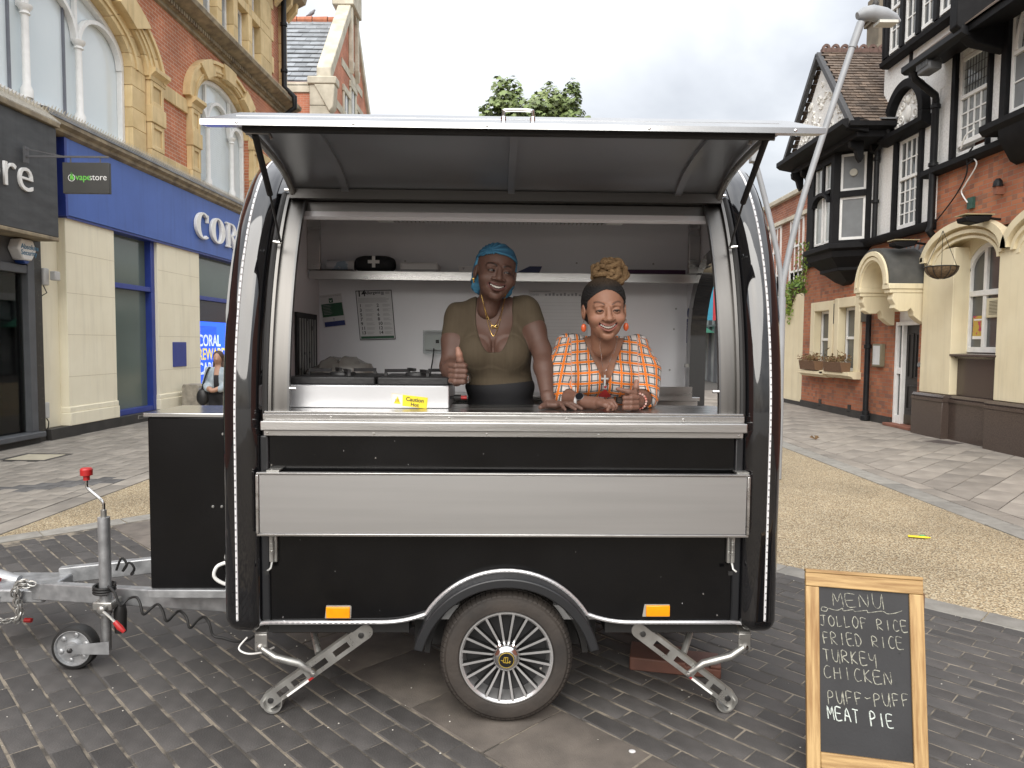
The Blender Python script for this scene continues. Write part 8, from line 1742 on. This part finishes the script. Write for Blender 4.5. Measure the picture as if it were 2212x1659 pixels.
for q in (-1, 1): cam_.ell(ch2 + (q * .06, -.045, -.045), (.0635, .0625, .055), .03)
cv, cq = cam_.mesh(.006); cq = cq[(cv[:, 2] < ch2[2] - .062)[cq].all(1)]; obj_np('red_camisole', cv, cq, None, mat('red_cotton', (.5, .03, .03), .8), W2)
tr_ = SDF(); tr_.ell(w2 + (0, .03, -.2), (.17, .12, .16), 0); tr_.cap(w2 + (-.08, .05, -.3), w2 + (-.07, .02, -.78), .09, .06, .05); tr_.cap(w2 + (.08, .05, -.3), w2 + (.07, .02, -.78), .09, .06, .05)
sv, sq = tr_.mesh(.01); obj_np('trousers', sv, sq, None, mat('black_trousers'), W2)
# hair: dark cap drawn back, golden bun of twists
hr = SDF(); hr.ell((0, .027, .040), (.0865, .100, .087), 0); hr.ell((0, .05, -.01), (.08, .075, .07), .03)
def hcut(X, Y, Z): return np.maximum(Y + .022 - .55 * np.maximum(0, .02 - Z), Z - .079 + 8.5 * X * X)
hr.fn(hcut, (-.12, -.14, -.14), (.12, .04, .10), .006, True); hr.ell((0, -.02, -.10), (.09, .085, .06), .01, True)
nv, nq_ = hr.mesh(.003); N_ = vnormals(nv, nq_); an = np.arctan2(nv[:, 0], nv[:, 1] * .6 + .12 - nv[:, 2]); nv = nv + N_ * (.0012 * np.sin(an * 60 + 3 * np.sin(nv[:, 2] * 50)))[:, None]
hcl = np.tile(np.array((.005, .004, .004)), (len(nv), 1)); gz_ = np.clip((nv[:, 2] - .088) / .03, 0, 1)[:, None]; hcl = hcl * (1 - gz_) + np.array((.05, .03, .014)) * gz_
obj_np('hair', place(nv, R2_, hc2), nq_, hcl, mat('dark_hair', (1, 1, 1), .75, var=.3, vs=90, attr=True, bump=.4, bs=220), W2)
bn = MB(); rr = random.Random(21); bcn = A3(1318, 588, 3.03)
bn.ell(tuple(bcn), (.058, .048, .050), 20, 14)
for i in range(34):
    n0 = np.array([rr.gauss(0, 1), rr.gauss(0, 1), rr.gauss(0, 1)]); n0 /= np.linalg.norm(n0); e1 = np.cross(n0, (0, 1, .2)); e1 /= np.linalg.norm(e1); e2 = np.cross(n0, e1)
    a0 = rr.uniform(0, 6.28); ln = rr.uniform(1.3, 2.6); h0_ = rr.uniform(.1, .75); lay_ = rr.uniform(.86, 1.08)
    bn.tube(crv([bcn + ((e1 * math.cos(a0 + a) + e2 * math.sin(a0 + a)) * math.sqrt(1 - h0_ ** 2) + n0 * h0_) * np.array((.070, .058, .058)) * (lay_ + .05 * math.sin(a * 5 + i)) for a in np.linspace(0, ln, 9)], 2), [rr.uniform(.0095, .0125) * (1 if 0 < k_ < 16 else .6) for k_ in range(17)], 8)
bn.build('hair_bun', mat('golden_twists', (0.24, 0.155, 0.075), 0.85, col2=(0.12, 0.07, 0.03), vs=45, bump=.6, bs=130), W2)
for q in (-1, 1):
    ep = place(np.array([(q * .084, -.008, -.052)]), R2_, hc2)[0]; m = MB().ell(tuple(ep + (0, 0, -.018)), (.0115, .009, .0175), 14, 10); m.build('earring', mat('orange_bead', (.55, .10, .03), .25), W2); MB().tube([ep + (0, 0, .004), ep + (0, 0, .014)], .0015, 5).build('earring_hook', MSILV, W2)
front2 = np.concatenate([bv, hv[hv[:, 2] < nk2[2] + .01], cv, tv])
xs = np.linspace(-1, 1, 21); zl = ch2[2] - .012; X_ = ch2[0] + .046 * xs; Z_ = zl + (nk2[2] + .02 - zl) * np.abs(xs) ** 1.15
MB().tube(crv(on_front(np.concatenate([bv, hv[hv[:, 2] < nk2[2] + .01]]), X_, Z_), 2), .0012, 5).build('necklace', MSILV, W2)
cz = zl - .026; cy = on_front(front2, [ch2[0] - .004], [cz])[0][1] - .004; cxx = ch2[0] - .004
MB().box(cxx - .0035, cxx + .0035, cy - .003, cy, cz - .026, cz + .022).box(cxx - .015, cxx - .0036, cy - .003, cy, cz + .003, cz + .010).box(cxx + .0036, cxx + .015, cy - .003, cy, cz + .003, cz + .010).build('cross_pendant', MSILV, W2)
wd = (wL - eL) / np.linalg.norm(wL - eL); wc = eL * .12 + wL * .88 + (0, 0, .001); u_ = np.cross(wd, (0, 0, 1)); u_ /= np.linalg.norm(u_); v_ = np.cross(u_, wd)
wt = MB(); ring = []
for k in range(20): a = 2 * math.pi * k / 20; ring.append((u_ * math.cos(a) + v_ * math.sin(a)) * .0315)
for w_ in (-.009, .009): wt.v += [tuple(wc + r_ + wd * w_) for r_ in ring]
wt.f += [(k, (k + 1) % 20, (k + 1) % 20 + 20, k + 20) for k in range(20)]; wt.build('watch_strap', mat('white_strap', (.68, .68, .68), .5), W2)
fd = np.array([-.25, -.75, .62]); fd /= np.linalg.norm(fd); fp_ = wc + fd * .030; q1 = np.cross(fd, (0, 0, 1)); q1 /= np.linalg.norm(q1); q2 = np.cross(q1, fd)
for r_, o_, nm, mm in ((.0185, .006, 'watch_case', MSILV), (.0165, .0075, 'watch_face', mat('watch_black', (.008, .008, .01), .1))):
    m = MB(); m.v = [tuple(fp_ + (q1 * math.cos(a) + q2 * math.sin(a)) * r_ + fd * z_) for z_ in (-.004, o_) for a in np.linspace(0, 2 * math.pi, 25)[:-1]]; m.f = [(k, (k + 1) % 24, (k + 1) % 24 + 24, k + 24) for k in range(24)] + [tuple(range(24)), tuple(range(47, 23, -1))]; m.build(nm, mm, W2)
br = MB(); wd = (wR - eR) / np.linalg.norm(wR - eR); u_ = np.cross(wd, (0, 0, 1)); u_ /= np.linalg.norm(u_); v_ = np.cross(u_, wd); bc_ = wR * .9 + eR * .1
for k in range(18): a = 2 * math.pi * k / 18; br.ell(tuple(bc_ + (u_ * math.cos(a) + v_ * math.sin(a)) * .032), .0055, 8, 6)
br.build('bead_bracelet', mat('coral_beads', (.45, .08, .05), .3, col2=(.6, .5, .45), vs=70), W2, kind='stuff')
rebase(W2)
# ------------------------------------------------------------------ passer-by at the betting shop window
c3 = np.array(at(462, 800, 10.0)); gx, gy_ = c3[0] + .06, 10.0; H3 = 1.385
W3 = person((gx, gy_, 0), 'passer-by in denim jacket with a black shoulder bag left of the trailer')
k3 = H3 / 1.62; S3 = lambda x, y, z: np.array([gx + x * k3, gy_ + y * k3, z * k3])
SK3 = (.33, .19, .13)
b = SDF(); b.ell(S3(0, 0, 1.52), np.array((.068, .085, .105)) * k3, 0); b.ell(S3(.01, -.075, 1.50), (.015, .02, .02), .01); b.cap(S3(0, .02, 1.45), S3(0, .02, 1.34), .045, .05, .02); b.ell(S3(0, .02, 1.18), np.array((.15, .10, .2)) * k3, .04)
b.chain([S3(-.15, .02, 1.32), S3(-.20, .02, 1.1), S3(-.09, -.16, 1.02)], [.045, .04, .03], .02); b.chain([S3(.15, .02, 1.32), S3(.20, .0, 1.1), S3(.0, -.18, 1.0)], [.045, .04, .03], .02); b.ell(S3(-.06, -.18, 1.02), (.035, .03, .035), .015); b.ell(S3(-.03, -.2, 1.0), (.035, .03, .03), .015)
for q in (-1, 1): b.cap(S3(q * .08, .02, .9), S3(q * .07, .02, .06), .07, .045, .03); b.cap(S3(q * .07, .0, .04), S3(q * .07, -.12, .03), .035, .03, .02)
v, q_ = b.mesh(.009); obj_np('body', v, q_, np.tile(np.array(SK3), (len(v), 1)), MSK2, W3)
j = SDF(); j.ell(S3(0, .02, 1.18), np.array((.17, .125, .22)) * k3, 0); j.chain([S3(-.15, .02, 1.32), S3(-.205, .02, 1.1), S3(-.13, -.11, 1.03)], [.06, .055, .048], .03); j.chain([S3(.15, .02, 1.32), S3(.205, 0, 1.1), S3(.08, -.12, 1.02)], [.06, .055, .048], .03); j.fn(lambda X, Y, Z: np.abs(X - gx) - .035, (gx - .04, gy_ - .3, 0.7), (gx + .04, gy_ - .02, 1.3), .005, True)
v, q_ = j.mesh(.009); obj_np('denim_jacket', v, q_, None, mat('washed_denim', (.20, .25, .29), .85, col2=(.34, .39, .42), vs=12), W3)
tp = SDF(); tp.ell(S3(0, .02, 1.15), np.array((.155, .108, .2)) * k3, 0); v, q_ = tp.mesh(.01); obj_np('black_top', v, q_, None, mat('black_trousers'), W3)
tr_ = SDF(); tr_.ell(S3(0, .02, .92), np.array((.16, .12, .12)) * k3, 0)
for q in (-1, 1): tr_.cap(S3(q * .08, .02, .88), S3(q * .07, .02, .08), .078, .06, .04)
v, q_ = tr_.mesh(.01); obj_np('trousers', v, q_, None, mat('black_trousers'), W3)
hr = SDF(); hr.ell(S3(0, .03, 1.55), np.array((.085, .095, .10)) * k3, 0); hr.ell(S3(-.06, .05, 1.40), np.array((.04, .06, .13)) * k3, .03); hr.ell(S3(.06, .05, 1.40), np.array((.04, .06, .13)) * k3, .03); hr.ell(S3(.008, -.09, 1.50), np.array((.056, .06, .085)) * k3, .01, True)
v, q_ = hr.mesh(.007); obj_np('hair', v, q_, None, mat('brown_hair', (.05, .025, .016), .6, var=.4, vs=40), W3)
bgm = MB(); bgm.ell(tuple(S3(-.25, -.02, .88)), (.09, .06, .12), 16, 10); bgm.build('shoulder_bag', mat('bag_black', (.012, .012, .013), .5), W3); MB().tube(crv([S3(-.27, -.02, .98), S3(-.2, -.08, 1.15), S3(-.13, -.05, 1.36), S3(-.12, .1, 1.3)]), .012, 6).build('bag_strap', mat('bag_black'), W3)
rebase(W3)
